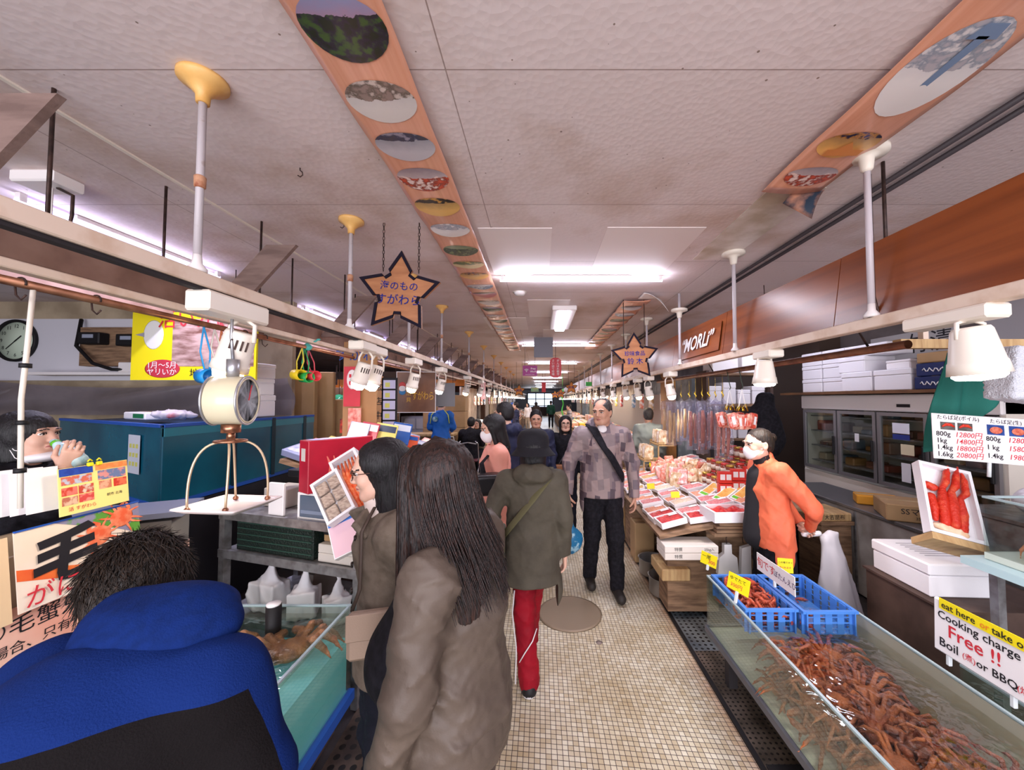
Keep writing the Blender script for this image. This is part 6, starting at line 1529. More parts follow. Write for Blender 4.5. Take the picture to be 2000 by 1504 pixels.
# pots and low boxes under the stall
t = thing('cooking_pot', 'dented steel pot on the floor under the right stall', 'pot', (1.09, 3.35, 0.012)); b = MB(); b.lathe([(0, 0), (0.12, 0), (0.135, 0.02), (0.135, 0.15), (0.145, 0.155), (0.13, 0.15), (0.125, 0.02), (0, 0.015)], 28); b.build('bowl', mat('steel_pot', 'A8A4A0', 0.3, 0.8), t, False)
b = MB(); b.tube([(0.135, 0.03, 0.12), (0.17, 0.02, 0.13), (0.17, -0.02, 0.13), (0.135, -0.03, 0.12)], 0.006, 6); b.build('handle', M_steel, t, False)
dup(t, (1.10, 3.72, 0.012), 0.5, 'second steel pot farther back on the floor under the right stall')
crate('low brown wooden box under the front of the right stall', (1.05, 3.10, 0.30), (0.22, 0.30, 0.09), M_woodlt, 0, lid=False, name='wooden_box'); crate('tall pale carton standing under the right stall by the drain strip', (1.08, 4.05, 0.02), (0.20, 0.22, 0.40), M_card, 0, lid=False, name='carton')
crate('brown carton farther back under the right stall', (1.10, 4.7, 0.02), (0.22, 0.3, 0.42), M_card, 0, lid=False, name='carton')
s = SDF(0.008); s.cone((0, 0, 0.06), (0, 0, 0.15), 0.075, 0.03, 0.03, flat=((0, 1, 0), 0.6)); s.cone((0, 0, 0.15), (0, 0, 0.20), 0.02, 0.024, 0.02); v, f = s.mesh(folds(0.008, 34, 8, sz=0.3)); v[:, 2] -= v[:, 2].min()
SACK = mesh_of('sack', smooth_v(v, f, 1), f, mat('white_cloth', 'E6E0E6', 0.6))
# tags hanging in front of the crate
for i, (px, py) in enumerate([(1420, 1095), (1452, 1092)]):
 c = W(px, py, 2.985); b = MB(frame(c, (1, 0, 0), (0, 0, 1))); b.prism([(-0.08, -0.10), (0.08, -0.10), (0.07, 0.03), (0.03, 0.06), (0.028, 0.13), (-0.028, 0.13), (-0.03, 0.06), (-0.07, 0.03)] if i == 0 else [(-0.03, -0.12), (0.05, -0.12), (0.05, 0.11), (-0.02, 0.09)], -0.02, 0.02)
 t = thing('hanging_tag', ['white bag-shaped tag hanging behind the crab tank by the stall crate', 'white slip hanging left of the black apron'][i], 'tag', tuple(c+V(0, 0, -0.12))); b.build('tag_body', M_card_w, t)
 b = MB(); b.tube([c+V(0, 0, 0.12), c+V(0, 0.01, 0.17), c+V(0.012, 0.01, 0.19)], 0.004, 6); b.build('hook', M_rod, t)
# packs on the sloping table
M_film = glassy('clear_film', 'FFFFFF', 0.97, rough=0.12, bump=0.9, bscale=55, edge=1.5)
M_foamw = mat('white_foam_tray', 'F6F0F2', 0.5)
def pack(kind, hx, hx2, w, l, d, sc=60):
 t = thing(kind, '', 'pack', (0, 0, 0))
 b = MB(); q = [(-w/2, -l/2), (w/2, -l/2), (w/2, l/2), (-w/2, l/2)]; r = [(a*0.90, c*0.88) for a, c in q]; b.ring_prism(q, r, 0, d); b.box((0, 0, 0.003), (w*0.94, l*0.92, 0.006)); b.build('tray', M_foamw, t, False)
 gg = np.random.default_rng(len(hx+kind)); b = MB()
 def fn(u, v_):
  e = min(u, 1-u, v_, 1-v_)
  return ((u-0.5)*w*0.89, (v_-0.5)*l*0.87, d*0.72 + min(e*0.10, 0.012) + 0.004*math.sin(u*21+v_*9)*math.sin(v_*17+u*5))
 b.grid(fn, 12, 10); b.build('food', mat('food_'+hx+hx2, hx, 0.3, hex2=hx2, vscale=sc, bump=0.5, bscale=120), t, False)
 b = MB(); b.box((w*0.20, l*0.24, d+0.006), (w*0.34, l*0.28, 0.001)); b.build('label_sticker', M_card_w, t, False)
 return t
PK_T = [('roe_tray', 'B81F2E', 'E04A44', 0.21, 0.17, 0.045, 'crimson roe'), ('fish_tray', 'E58A66', 'F0B496', 0.20, 0.16, 0.03, 'orange salmon'), ('squid_tray', 'EFCDB4', 'F7E8DA', 0.20, 0.16, 0.03, 'pale squid'),
  ('seaweed_pack', '3A3A30', '5A5A48', 0.18, 0.14, 0.025, 'dark seaweed'), ('cod_roe_tray', 'F0A0A0', 'D86A72', 0.20, 0.16, 0.035, 'pink cod roe'), ('dried_fish_tray', 'C79A5A', 'E4C48C', 0.20, 0.16, 0.03, 'tan dried fish')]
protos = [pack(k, a, c, w, l, d) for (k, a, c, w, l, d, nm) in PK_T]
g = np.random.default_rng(31); used = set()
rows = ['nearest', 'second', 'third', 'fourth', 'fifth', 'sixth', 'seventh', 'eighth', 'ninth', 'tenth', 'eleventh', 'twelfth']; cols = ['first from the aisle', 'second from the aisle', 'third from the aisle', 'fourth from the aisle', 'fifth from the aisle']
layout = ['004', '0441', '12410', '41122', '14425', '42441', '51444', '44153', '15414', '44135', '41514', '15344']
for iy, rw in enumerate(layout):
 for ix, ch in enumerate(rw):
  k = int(ch); X = 1.06+ix*0.235+g.normal()*0.012; Y = 3.08+iy*0.185+g.normal()*0.01; 
  if X > 1.55 and Y < 3.2: continue
  rt = (g.normal()*0.02, -SL+g.normal()*0.03, g.normal()*0.10 + (0.25 if ix > 2 else 0)); loc = (X, Y, sz(X)+0.004 + (0.02 if (ix+iy) % 3 == 0 else 0))
  lb = '%s pack, %s, in the %s row of the right stall' % (PK_T[k][6], cols[ix], rows[iy])
  if k not in used: used.add(k); o = protos[k]; o.location = loc; o.rotation_euler = rt; o['label'] = lb
  else: o = dup(protos[k], loc, rt, lb)
  o['group'] = 'packs on the right stall table'
t = thing('roe_box', 'large white foam box brimming with red cod roe beside the seller', 'box', (1.47, 2.98, 0.775), 0.05)
b = MB(); q = [(-0.17, -0.12), (0.17, -0.12), (0.17, 0.12), (-0.17, 0.12)]; b.ring_prism(q, [(a*0.88, c*0.84) for a, c in q], 0, 0.075); b.box((0, 0, 0.008), (0.32, 0.22, 0.016)); b.build('tray', M_styro, t, False)
b = MB(); b.grid(lambda u, v_: ((u-0.5)*0.30, (v_-0.5)*0.20, 0.055+0.012*math.sin(u*16+2*math.sin(v_*9))*math.sin(v_*8)), 20, 14); b.build('roe', mat('red_cod_roe', 'C8242C', 0.2, hex2='E8584C', vscale=30), t, False)
t = thing('box_pile', 'pile of flattened brown wooden boxes under the big roe box', 'boxes', (1.50, 3.0, 0.66)); b = MB()
for k in range(4): b.box((0.01*(k % 2), 0, 0.012+k*0.027), (0.36-0.02*k, 0.22, 0.022))
b.build('board_stack', M_wood, t, False)
for i in range(5):                                             # yellow price tags stuck among the packs
 c = [(1.15, 3.95), (1.25, 3.52), (1.10, 4.6), (1.62, 4.2), (1.45, 4.9)][i]
 t, M = board('price_card', 'small yellow price tag among the right stall packs, %s from the near end' % ['second', 'first', 'fourth', 'third', 'fifth'][i], 'price card', (c[0], c[1], sz(c[0])+0.10), (1, -0.25, 0.1), (0, 0.1, 1), 0.075, 0.055, M_yellow)
 b = MB(M); b.cyl((0, -0.027, -0.002), (0, -0.10, -0.002), 0.002, 5); b.build('stick', M_card_w, t)
# orange and green boxed goods fanned in front of the jars
for i, (x, y, rz) in enumerate([(1.66, 3.42, 0.5), (1.78, 3.34, 0.5), (1.86, 3.46, 0.5), (1.62, 3.62, 0.5)]):
 t = thing('gift_box', 'flat boxed fillet with orange print, %s of the fan by the seller' % ['nearest', 'second', 'third', 'farthest'][i], 'box', (x, y, sz(x)+0.035), rz, 'fanned boxes by the seller'); t.rotation_euler = (0.18, -0.35, rz)
 b = MB(); b.box((0, 0, 0.012), (0.24, 0.10, 0.022), bev=0.003); b.build('carton', M_card_w, t, False)
 b = MB(); b.box((0.02, 0, 0.0236), (0.17, 0.075, 0.001)); b.build('print', mat('orange_fillet_print', 'E8A24E', 0.4, hex2='F0C878', vscale=20), t, False)
 b = MB(); b.box((-0.09, 0, 0.0236), (0.035, 0.075, 0.001)); b.build('print', mat('green_print', '6CBF2E', 0.4), t, False)
# jars in stacked rows at the back
M_jarglass = mat('brown_red_jar', 'A85A44', 0.12, hex2='7E3A2C', vscale=25, spec=0.8); M_jarlbl = mat('cream_label', 'EEDCC8', 0.5); M_jarlid = mat('red_jar_lid', 'C83A34', 0.35); M_jarlid2 = mat('gold_jar_lid', 'C9A04A', 0.3, 0.6)
def goods_jar(lid):
 t = thing('jar', '', 'jar'); b = MB(); b.lathe([(0, 0), (0.036, 0), (0.040, 0.006), (0.040, 0.075), (0.033, 0.088)], 18); b.build('jar_body', M_jarglass, t, False)
 b = MB(); b.lathe([(0.0405, 0.018), (0.0409, 0.018), (0.0409, 0.060), (0.0405, 0.060)], 18); b.build('jar_label', M_jarlbl, t, False)
 b = MB(); b.lathe([(0.036, 0.086), (0.037, 0.086), (0.037, 0.106), (0, 0.107)], 18); b.build('lid', lid, t, False); return t
J = [goods_jar(M_jarlid), goods_jar(M_jarlid2)]; fj = [True, True]; n = 0
for ix in range(4):
 for iy in range(5):
  for kz in range(1 + (ix > 0) + (ix > 2)):
   X = 1.72+ix*0.095; Y = 3.62+iy*0.105; loc = (X, Y, sz(X)+0.03+kz*0.108); k = (ix+iy) % 2
   lb = '%s-lidded jar, right stall jar rows: %s column from aisle, %s from near end, layer %d' % ('red' if k == 0 else 'gold', rows[ix].replace('nearest', 'first'), rows[iy].replace('nearest', 'first'), kz+1)
   if fj[k]: o = J[k]; fj[k] = False; o.location = loc; o['label'] = lb
   else: o = dup(J[k], loc, 0, lb)
   o['group'] = 'jars on the right stall, %s lids' % ('red' if k == 0 else 'gold')
# red boxes with white discs
for i in range(6):
 X, Y = 1.70+0.12*(i % 3), 3.50+0.0*(i//3); Z = sz(X)+0.02+0.105*(i//3)
 t = thing('red_carton', 'small red carton with two white label panels, %s of the %s row near the seller' % (['left', 'middle', 'right'][i % 3], ['lower', 'upper'][i//3]), 'box', (X, Y, Z), -0.1, 'red cartons near the seller')
 b = MB(); b.box((0, 0, 0.05), (0.115, 0.06, 0.10), bev=0.003); b.build('carton', mat('bright_red_carton', 'D8382E', 0.4), t, False)
 for sx in (-1, 1):
  b = MB(frame((sx*0.027, -0.0305, 0.055), (1, 0, 0), (0, 0, 1))); b.box((0, 0, 0), (0.042, 0.05, 0.001)); b.build('label_panel', M_card_w, t, False)
# pouches heaped in the middle
def pouch(seed, w, h, d, m, nm):
 s = SDF(0.006); s.rbox((0, 0, 0), (w/2-d/2, d*0.25, h/2-0.012), d*0.22, 0.01); s.ell((0, 0, -h*0.08), (w*0.44, d*0.55, h*0.36), 0.02)
 v, f = s.mesh(folds(0.004, 60, seed)); return mesh_of(nm, smooth_v(v, f, 1), f, m)
M_pk = [mat('pink_pouch', 'E8968A', 0.22, hex2='F6D6CC', vscale=24, spec=0.8, bump=0.4, bscale=40), mat('cream_pouch', 'E9CFA8', 0.22, hex2='C8925E', vscale=22, spec=0.8, bump=0.4, bscale=40), mat('salmon_pouch', 'E0745A', 0.22, hex2='F2BEA8', vscale=26, spec=0.8, bump=0.4, bscale=40), mat('clear_squid_pouch', 'E4D2C2', 0.2, hex2='C9A07A', vscale=30, spec=0.9, bump=0.4, bscale=50)]
PO = [pouch(i, 0.15, 0.20, 0.05, M_pk[i], 'pouch') for i in range(4)]
nm_ = ['pink', 'cream', 'salmon coloured', 'clear squid']
for i in range(34):
 ix, iy = i % 6, i//6; X = 1.42+ix*0.065+g.normal()*0.01; Y = 3.98+iy*0.15+g.normal()*0.02; k = int(g.integers(0, 3))
 inst('pouch', PO[k], (X, Y, sz(X)+0.085+0.03*(ix % 2)), (-0.5+g.normal()*0.25, g.normal()*0.2, -0.4+g.normal()*0.4), '%s glossy pouch heaped in the middle of the right stall' % nm_[k], 'pouch', 'heaped %s pouches' % nm_[k], 0.8+0.2*g.random())
# wooden stepped rack with dried packs at the far left of the stall
t = thing('stepped_rack', 'pale wooden stepped rack holding dried seafood packs at the far end of the right stall', 'rack', (1.45, 5.12, 0.66))
for i in range(3):
 x0, z = 1.16+i*0.19, 0.70+i*0.20
 b = MB(); b.box((x0+0.10, 5.12, z), (0.20, 0.40, 0.018)); b.build('step', M_woodlt, t)
 for y in (4.93, 5.31):
  b = MB(); b.box((x0+0.19, y, z+0.09), (0.016, 0.016, 0.19)); b.box((x0+0.10, y, z+0.03), (0.20, 0.014, 0.03)); b.build('rail', M_woodlt, t)
for i in range(3):
 for j in range(4):
  inst('pouch', PO[(1, 3, 1, 3)[j]], (1.24+i*0.19, 4.97+j*0.095, 0.80+i*0.20), (-0.35, 0, -0.5), 'dried seafood pack leaning on step %s of the pale wooden rack' % ['one', 'two', 'three'][i], 'pouch', 'packs on rack step %s' % ['one', 'two', 'three'][i], 0.95)
# long clear bags of dried fish on the pipe
M_fishs = [mat('dried_salmon_strip', 'C47A62', 0.4, hex2='9A5242', vscale=18, stretch=(3, 3, 0.5)), mat('dried_squid_strip', 'E6BE84', 0.45, hex2='C99A5A', vscale=18, stretch=(3, 3, 0.5))]
M_gold = mat('gold_tie', 'D8B23A', 0.25, 0.8); M_bagfilm = glassy('bag_film', 'F6F6FF', 0.97, rough=0.08, bump=1.0, bscale=26, body='EEEAF0', bodymix=0.06, edge=1.5)
s = SDF(0.008); s.rbox((0, 0, -0.35), (0.088, 0.008, 0.26), 0.018, 0.02); s.cone((0, 0, -0.12), (0, 0, -0.02), 0.055, 0.012, 0.05, flat=((0, 1, 0), 0.45)); v, f = s.mesh(folds(0.007, 40, 12, sz=0.35)); BAGF = (smooth_v(v, f, 1), f)
for i, (px, kind) in enumerate([(1304, 1), (1316, 1), (1330, 1), (1346, 1), (1358, 0), (1371, 0), (1384, 0), (1397, 0), (1411, 0)]):
 Y = 735*1.75/(px-VPX); t = thing('dried_fish_bag', 'long clear hanging bag of dried %s, %s from the far end of the pipe' % (['salmon strips', 'squid'][kind], ['first', 'second', 'third', 'fourth', 'fifth', 'sixth', 'seventh', 'eighth', 'ninth'][i]), 'bag', (1.75, Y, 1.74), 0.1+0.2*(i % 2), 'bags hanging from the rusty pipe')
 t.scale = (1.0+0.25*math.sin(i*2.3), 1, 0.92+0.10*math.sin(i*1.7)); arr_mesh('bag_film', [(BAGF[0], BAGF[1], 0)], M_bagfilm, t)
 for q in range(3):
  b = MB(); x = -0.055+0.055*q; b.tube([(x, 0, -0.18-0.03*q), (x+0.008, 0.002, -0.35), (x-0.006, 0, -0.58+0.03*(q % 2))], [0.014, 0.025, 0.016], 8, flat=0.5); b.build('dried_fish', M_fishs[kind], t, False)
 b = MB(); b.tube([(0, 0, -0.03), (0.004, 0, 0.05), (0, 0, 0.215)], 0.0018, 5); b.tube([(0, 0, -0.02), (0.012, 0, 0.0), (-0.01, 0, 0.03), (0.0, 0, 0.05)], 0.006, 6); b.build('tie', M_gold, t, False)
for i, px in enumerate([1425, 1449]):
 Y = 735*1.75/(px-VPX); t = thing('snack_bundle', ['left bundle of red printed snack packs with a gold bow hanging by white strings', 'right bundle of red printed snack packs with a gold bow hanging by white strings'][i], 'bundle', (1.75, Y, 1.93), group='snack bundles with gold bows')
 b = MB(); b.tube([(0.0, 0, 0.05), (-0.02, 0, 0.04), (-0.005, 0, -0.06), (0.01, 0, -0.12), (-0.004, 0, -0.15)], 0.004, 6); b.build('hook', mat('dark_green_hook', '3A443A', 0.4, 0.6), t, False)
 b = MB()
 for sx in (-1, 1): b.tube([(0, 0, -0.14), (sx*0.03, 0, -0.30)], 0.005, 6)
 b.build('string', M_card_w, t, False)
 b = MB()
 for q in range(7): a = q*0.9; b.tube([(0, 0, -0.30), (0.03*math.cos(a), 0.02*math.sin(a), -0.285+0.015*math.cos(q*2)), (0.05*math.cos(a), 0.03*math.sin(a), -0.33)], 0.007, 6, flat=0.3)
 b.build('bow', M_gold, t, False)
 for q in range(6):
  a = -0.9+q*0.36; s = SDF(0.006); s.rbox((0, 0, 0), (0.032, 0.012, 0.06), 0.008, 0.01); v, f = s.mesh(folds(0.003, 70, q))
  M = TR(0.085*math.sin(a*1.6), 0.02*math.cos(a*2), -0.43+0.02*abs(a)) @ rotm(0, 0.25*a, a*0.4)
  o = arr_mesh('snack_pack', [(xf(smooth_v(v, f, 1), M), f, 0)], mat('red_printed_pack', 'D8503C', 0.25, hex2='F2C8B0', vscale=24, spec=0.8), t)
  b = MB(M @ frame((0.005, -0.0215, 0.0), (1, 0, 0), (0, 0, 1))); b.box((0, 0, 0), (0.026, 0.07, 0.001)); o2 = b.build('label_sticker', M_card_w, o, False)
# shelves, cartons and a wall unit behind the stall
t = thing('back_shelf', 'brown wooden shelf unit behind the dried food stall', 'shelf', (2.75, 5.3, 0))
for z in (0.75, 1.15, 1.62, 2.05):
 b = MB(); b.box((2.75, 5.35, z), (0.9, 0.34, 0.03)); b.build('shelf_board', M_wood, t)
for x in (2.31, 3.19):
 b = MB(); b.box((x, 5.35, 1.05), (0.04, 0.34, 2.1)); b.build('side_panel', M_wooddk, t)
for i in range(8):
 X = 2.42+0.20*(i % 4); Z = 1.166 if i < 4 else 1.636
 crate('white foam box on the %s board behind the dried food stall, %s' % (['lower', 'upper'][i//4], ['leftmost', 'second from the left', 'third from the left', 'rightmost'][i % 4]), (X, 5.33, Z), (0.18, 0.26, 0.2+0.05*((i*7) % 3)), M_styro, 0, group='foam boxes behind the dried food stall')
for i, (x, z, w, h) in enumerate([(2.12, 1.96, 0.32, 0.36), (2.55, 2.066, 0.36, 0.30), (2.95, 2.066, 0.34, 0.26)]):
 if i: crate('large white carton high behind the dried food stall, %s' % ['', 'middle one', 'right one'][i], (x, 5.32, z), (w, 0.3, h), M_card_w, 0, lid=False, name='carton')
b = MB(); b.box((1.95, 5.75, 1.1), (0.06, 0.5, 2.2)); struct('wall_partition_stall', b, mat('warm_wood_partition', 'A8743E', 0.6, hex2='8A5C30', vscale=4))
for i in range(5): crate('black covered crate stacked on the floor behind the right stall, number %s from the bottom' % ['one', 'two', 'three', 'four', 'five'][i], (2.45, 4.05, 0.0+i*0.165), (0.4, 0.5, 0.16), mat('dark_crate_plastic', '2A2A30', 0.5), 0, lid=False, name='crate')
# ------------------------------------------------------------------ left: king crab tank, posters, rack, back tanks
M_turq = mat('turquoise_tank_floor', '86EAF2', 0.4, hex2='74DEE8', vscale=4); M_teal = mat('teal_tank_wall', '14637A', 0.25, hex2='0E4E66', vscale=2, spec=0.6); M_bluetape = mat('blue_edge_tape', '2456B0', 0.4)
LX0, LX1, LY0, LY1 = -1.88, -1.0, 0.86, 2.04
tk = thing('king_crab_tank', 'low glass tank with turquoise floor and king crabs beside the women', 'tank', ((LX0+LX1)/2, (LY0+LY1)/2, 0))
glass_tank(tk, LX0, LX1, LY0, LY1, 0.17, 0.61, M_acryl, M_edge, M_turq)
b = MB(); b.box(((LX0+LX1)/2, (LY0+LY1)/2, 0.315), (LX1-LX0-0.03, LY1-LY0-0.03, 0.27)); b.build('inner_floor', M_turq, tk)
b = MB(); b.box((LX1+0.004, (LY0+LY1)/2, 0.15), (0.03, LY1-LY0+0.02, 0.05)); b.box(((LX0+LX1)/2, LY0, 0.15), (LX1-LX0, 0.03, 0.05)); b.build('base_frame', M_bluetape, tk)
b = MB(); b.box(((LX0+LX1)/2, (LY0+LY1)/2, 0.06), (LX1-LX0-0.1, LY1-LY0-0.1, 0.12)); b.build('stand', M_wooddk, tk)
b = MB(); b.grid(lambda u, v_: (LX0+0.014+(LX1-LX0-0.028)*u, LY0+0.014+(LY1-LY0-0.028)*v_, 0.575), 2, 3); b.build('water', M_water, tk)
t = thing('overflow_pipe', 'short black pipe with white cap standing in the turquoise tank', 'pipe', (-1.33, 1.92, 0.45)); b = MB(); b.cyl((0, 0, 0), (0, 0, 0.225), 0.034, 20); b.build('pipe', M_black, t, False); b = MB(); b.cyl((0, 0, 0.225), (0, 0, 0.233), 0.032, 20); b.build('cap', M_card_w, t, False)
for i, (x, y, z, rz, sc_) in enumerate([(-1.185, 1.83, 0.46, 0.6, 0.95), (-1.56, 1.84, 0.46, 2.6, 0.95), (-1.18, 1.22, 0.455, 4.0, 0.8), (-1.56, 1.32, 0.455, 1.2, 0.8)]):
 inst('king_crab', KING[i % 2], (x, y, z), (0, 0, rz), ['ochre king crab nearest the front glass corner of the turquoise tank', 'ochre king crab left of the black overflow pipe', 'king crab at the near end of the turquoise tank, mostly hidden', 'king crab under the arm of the man in blue'][i], 'crab', scale=sc_)
# posters along the far rim of the tank
PX = -1.90
t, M = board('notice_board', 'pink printed notice reading 毛蟹只能 below the crab poster', 'sign', (PX, 1.60, 0.80), (0, 1, 0), (0, 0, 1), 0.94, 0.29, mat('pink_notice', 'F0A08A', 0.5, hex2='F6CDBA', vscale=2), 0.006)
write(t, M, [('③毛蟹只能選', -0.30, 0.075, 0.075, M_ink), ('的場合、只有帝王蟹、可', -0.31, 0.0, 0.045, M_ink), ('大約五百克以上', -0.20, -0.065, 0.045, M_ink)])
t, M = board('crab_poster', 'poster of orange hairy crabs with big black brush character and red がに', 'poster', (PX+0.02, 1.585, 1.075), (0, 1, 0), (-0.12, 0, 1), 0.42, 0.29, mat('cream_poster', 'F2DCC4', 0.4, hex2='F6E6D6', vscale=3), 0.004)
b = MB(M); b.box((0, 0.146, 0.001), (0.42, 0.006, 0.008)); b.build('blue_edge', M_bluetape, t)
b = MB(M); b.add([(-0.21, 0.01, 0.001), (0.02, -0.06, 0.001), (0.0, -0.10, 0.001), (-0.21, -0.03, 0.001)], [(3, 2, 1, 0)]); b.build('print_band', mat('orange_band', 'EE7A3A', 0.4, hex2='E8482E', vscale=6), t)
b = MB(M); b.add([(0.04, 0.143, 0.0012), (0.209, 0.143, 0.0012), (0.209, 0.0, 0.0012), (0.10, 0.06, 0.0012)], [(3, 2, 1, 0)]); b.add([(-0.10, 0.143, 0.0012), (0.04, 0.143, 0.0012), (0.10, 0.06, 0.0012)], [(2, 1, 0)])
b.build('picture', mat('ice_and_herbs_print', '8E88A0', 0.4, hex2='5E9A3A', vscale=16, vmix=(0.50, 0.56)), t)
cv = np.array([v.co for v in CRAB[0].vertices]); cf = np.array([p.vertices[:] for p in CRAB[0].polygons]); M_prcrab = mat('printed_crab', 'E8623A', 0.4, hex2='F2926A', vscale=30)
for (x, y, sc_, rz) in [(0.045, 0.045, 0.62, 0.4), (0.135, 0.095, 0.62, -0.3)]:
 vv = cv*np.array((sc_*0.8, sc_*0.8, 0.03)); bb = MB(M); bb.ball((x, y, 0.003), 0.046, 18, 8, (1, 0.9, 0.05)); bb.build('crab_print', M_prcrab, t); arr_mesh('crab_print', [(xf(vv, M @ TR(x, y, 0.002) @ rotm(0, 0, rz)), cf, 0)], M_prcrab, t, world_of(t).inverted())
lettering('毛', 0.21, M @ TR(-0.075, 0.0, 0.004), M_ink, t, bold=0.04, shear=0.15); lettering('がに', 0.085, M @ TR(-0.115, -0.105, 0.006), M_redink, t, bold=0.03, shear=0.1)
t, M = board('dish_poster', 'poster of a fried crab dish on a blue plate at the left edge', 'poster', (PX+0.02, 1.24, 1.06), (0, 1, 0), (-0.12, 0, 1), 0.24, 0.30, mat('buff_poster', 'E8C8A0', 0.4), 0.004)
b = MB(M); b.ball((-0.04, -0.02, 0.001), 0.13, 24, 8, (1, 1, 0.012)); b.build('picture', mat('blue_plate_print', '5A86A8', 0.4, hex2='8FB0C4', vscale=12), t)
b = MB(M); b.ball((-0.06, -0.02, 0.003), 0.095, 20, 8, (1, 1, 0.014)); b.build('picture', mat('fried_crab_print', 'D89A64', 0.4, hex2='B06A3A', vscale=26), t)
t, M = board('menu_flyer', 'yellow and blue flyer of food photos with yellow clips above the crab poster', 'flyer', (PX+0.03, 1.60, 1.335), (0, 1, 0.0), (-0.10, 0, 1), 0.245, 0.185, mat('flyer_yellow', 'F4E28A', 0.4), 0.004)
for (x, y, w, h, a, c2) in [(-0.065, 0.076, 0.11, 0.030, '22409A', '2A4CA8'), (0.060, 0.078, 0.12, 0.024, 'F08A4A', 'F29A5A'), (-0.065, 0.042, 0.10, 0.032, 'B8C0D0', 'D06A54'), (0.060, 0.043, 0.105, 0.040, 'D8908A', '6A7AA0'),
         (-0.09, 0.0, 0.05, 0.032, 'C8402E', 'E0786A'), (-0.035, 0.0, 0.05, 0.034, 'D8C8B0', 'C04A3A'), (0.033, 0.002, 0.045, 0.034, 'C87A5A', 'E8A888'), (0.090, 0.002, 0.05, 0.034, 'C83A2A', 'E4704E'), (-0.09, -0.038, 0.05, 0.032, 'B86A54', 'E0B89A'), (-0.035, -0.036, 0.05, 0.032, 'D04A44', 'E88A7A')]:
 b = MB(M); b.box((x, y, 0.001), (w, h, 0.002)); b.build('picture', mat('pic_%s%s' % (a, c2), a, 0.4, hex2=c2, vscale=45, vmix=(0.45, 0.55)), t)
lettering('活 すがわら', 0.018, M @ TR(-0.05, -0.072, 0.001), M_redink, t, bold=0.01); lettering('朝市 北海', 0.014, M @ TR(0.065, -0.045, 0.001), M_ink, t)
for x in (-0.02, 0.012):
 b = MB(M); b.box((x, 0.095, 0.004), (0.020, 0.016, 0.012), bev=0.003); b.tube([(x-0.008, 0.108, 0.004), (x, 0.116, 0.004), (x+0.008, 0.108, 0.004)], 0.003, 6); b.build('clip', M_yellow, t)
for i in range(3):
 t, M = board('white_sheet', 'white board leaning behind the menu flyer, %s' % ['front one', 'middle one', 'back one'][i], 'board', (PX-0.03-0.03*i, 1.475-0.022*i, 1.35), (0.15, 1, 0.0), (-0.10, 0, 1), 0.085, 0.17, M_card_w, 0.005)
t = thing('beige_tub', 'beige plastic tub tied with green string behind the posters', 'tub', (-2.12, 1.42, 0.62)); b = MB(); q = [(-0.18, -0.28), (0.18, -0.28), (0.18, 0.28), (-0.18, 0.28)]; b.ring_prism(q, [(a*0.9, c*0.93) for a, c in q], 0.0, 0.50); b.box((0, 0, 0.02), (0.34, 0.54, 0.04)); b.build('tub_body', mat('beige_plastic', 'C4AE92', 0.5), t, False)
b = MB(); b.tube([(0.185, 0.05, 0.46), (0.20, 0.08, 0.50), (0.19, 0.12, 0.47), (0.2, 0.15, 0.50)], 0.006, 6); b.build('string', mat('green_string', '2E8A7A', 0.6), t, False)
b = MB(); b.box((-2.12, 1.42, 0.31), (0.34, 0.6, 0.60)); solo('tub_stand', b, M_wooddk, 'dark stand under the beige tub', 'stand')
# steel table, dark tub
t = thing('steel_table', 'small grey table behind the crab poster, in front of the teal tank', 'table', (-2.42, 2.28, 0)); b = MB(); b.box((-2.42, 2.22, 1.04), (0.62, 0.34, 0.03), R=rotm(0, 0, 0.45)); b.build('table_top', mat('grey_tabletop', '8A8EA0', 0.35), t)
for (x, y) in [(-2.66, 2.05), (-2.2, 2.26), (-2.3, 2.42), (-2.7, 2.2)]:
 b = MB(); b.box((x, y, 0.51), (0.03, 0.03, 1.02)); b.build('leg', M_steel, t)
b = MB(); b.box((-2.42, 2.22, 0.9), (0.5, 0.26, 0.20), R=rotm(0, 0, 0.45)); b.build('apron_panel', mat('grey_board', '8E8880', 0.6), t)
# steel rack with bags, cartons, drawers
RO = Vector((-1.0, 2.12, 0)); RX = Vector((0.959, -0.283, 0)); RY = Vector((0.283, 0.959, 0)); RM = Matrix((RX, RY, Vector((0, 0, 1)))).transposed().to_4x4(); RM.translation = RO
rk = thing('steel_rack', 'galvanised steel rack behind the turquoise tank, left of the woman in glasses', 'rack', tuple(RO)); rk.rotation_euler = RM.to_euler()
def inR(b): b.M = RM @ b.M; return b
for x in (-1.06, -0.02):
 for y in (0.02, 0.55):
  b = MB(RM); b.box((x, y, 0.50), (0.045, 0.045, 1.0)); b.build('post', M_steel, rk)
for z in (0.36, 0.745, 0.985):
 b = MB(RM); b.box((-0.54, 0.285, z-0.01), (1.08, 0.56, 0.02)); b.box((-0.54, 0.0, z-0.015), (1.08, 0.02, 0.05)); b.build('shelf', M_steel, rk)
def onR(name, label, cat, lx, ly, z, d, m, rz=0, bev=0.004, group=None):
 p = RM @ Vector((lx, ly, z)); b = MB(); b.box((0, 0, d[2]/2), d, bev=bev); t = thing(name, label, cat, tuple(p), group=group); t.rotation_euler = (0, 0, rz-0.287); b.build('carton', m, t, False); return t
t = onR('mesh_crate', 'black green mesh crate on the middle rack shelf', 'crate', -0.68, 0.22, 0.747, (0.62, 0.36, 0.20), mat('dark_green_mesh', '17241F', 0.5, bump=0.8, bscale=90))
b = MB()
for k in range(5): b.box((0, -0.182, 0.03+k*0.036), (0.60, 0.006, 0.006))
b.build('mesh_wire', mat('green_wire', '2E4A40', 0.5), t, False)
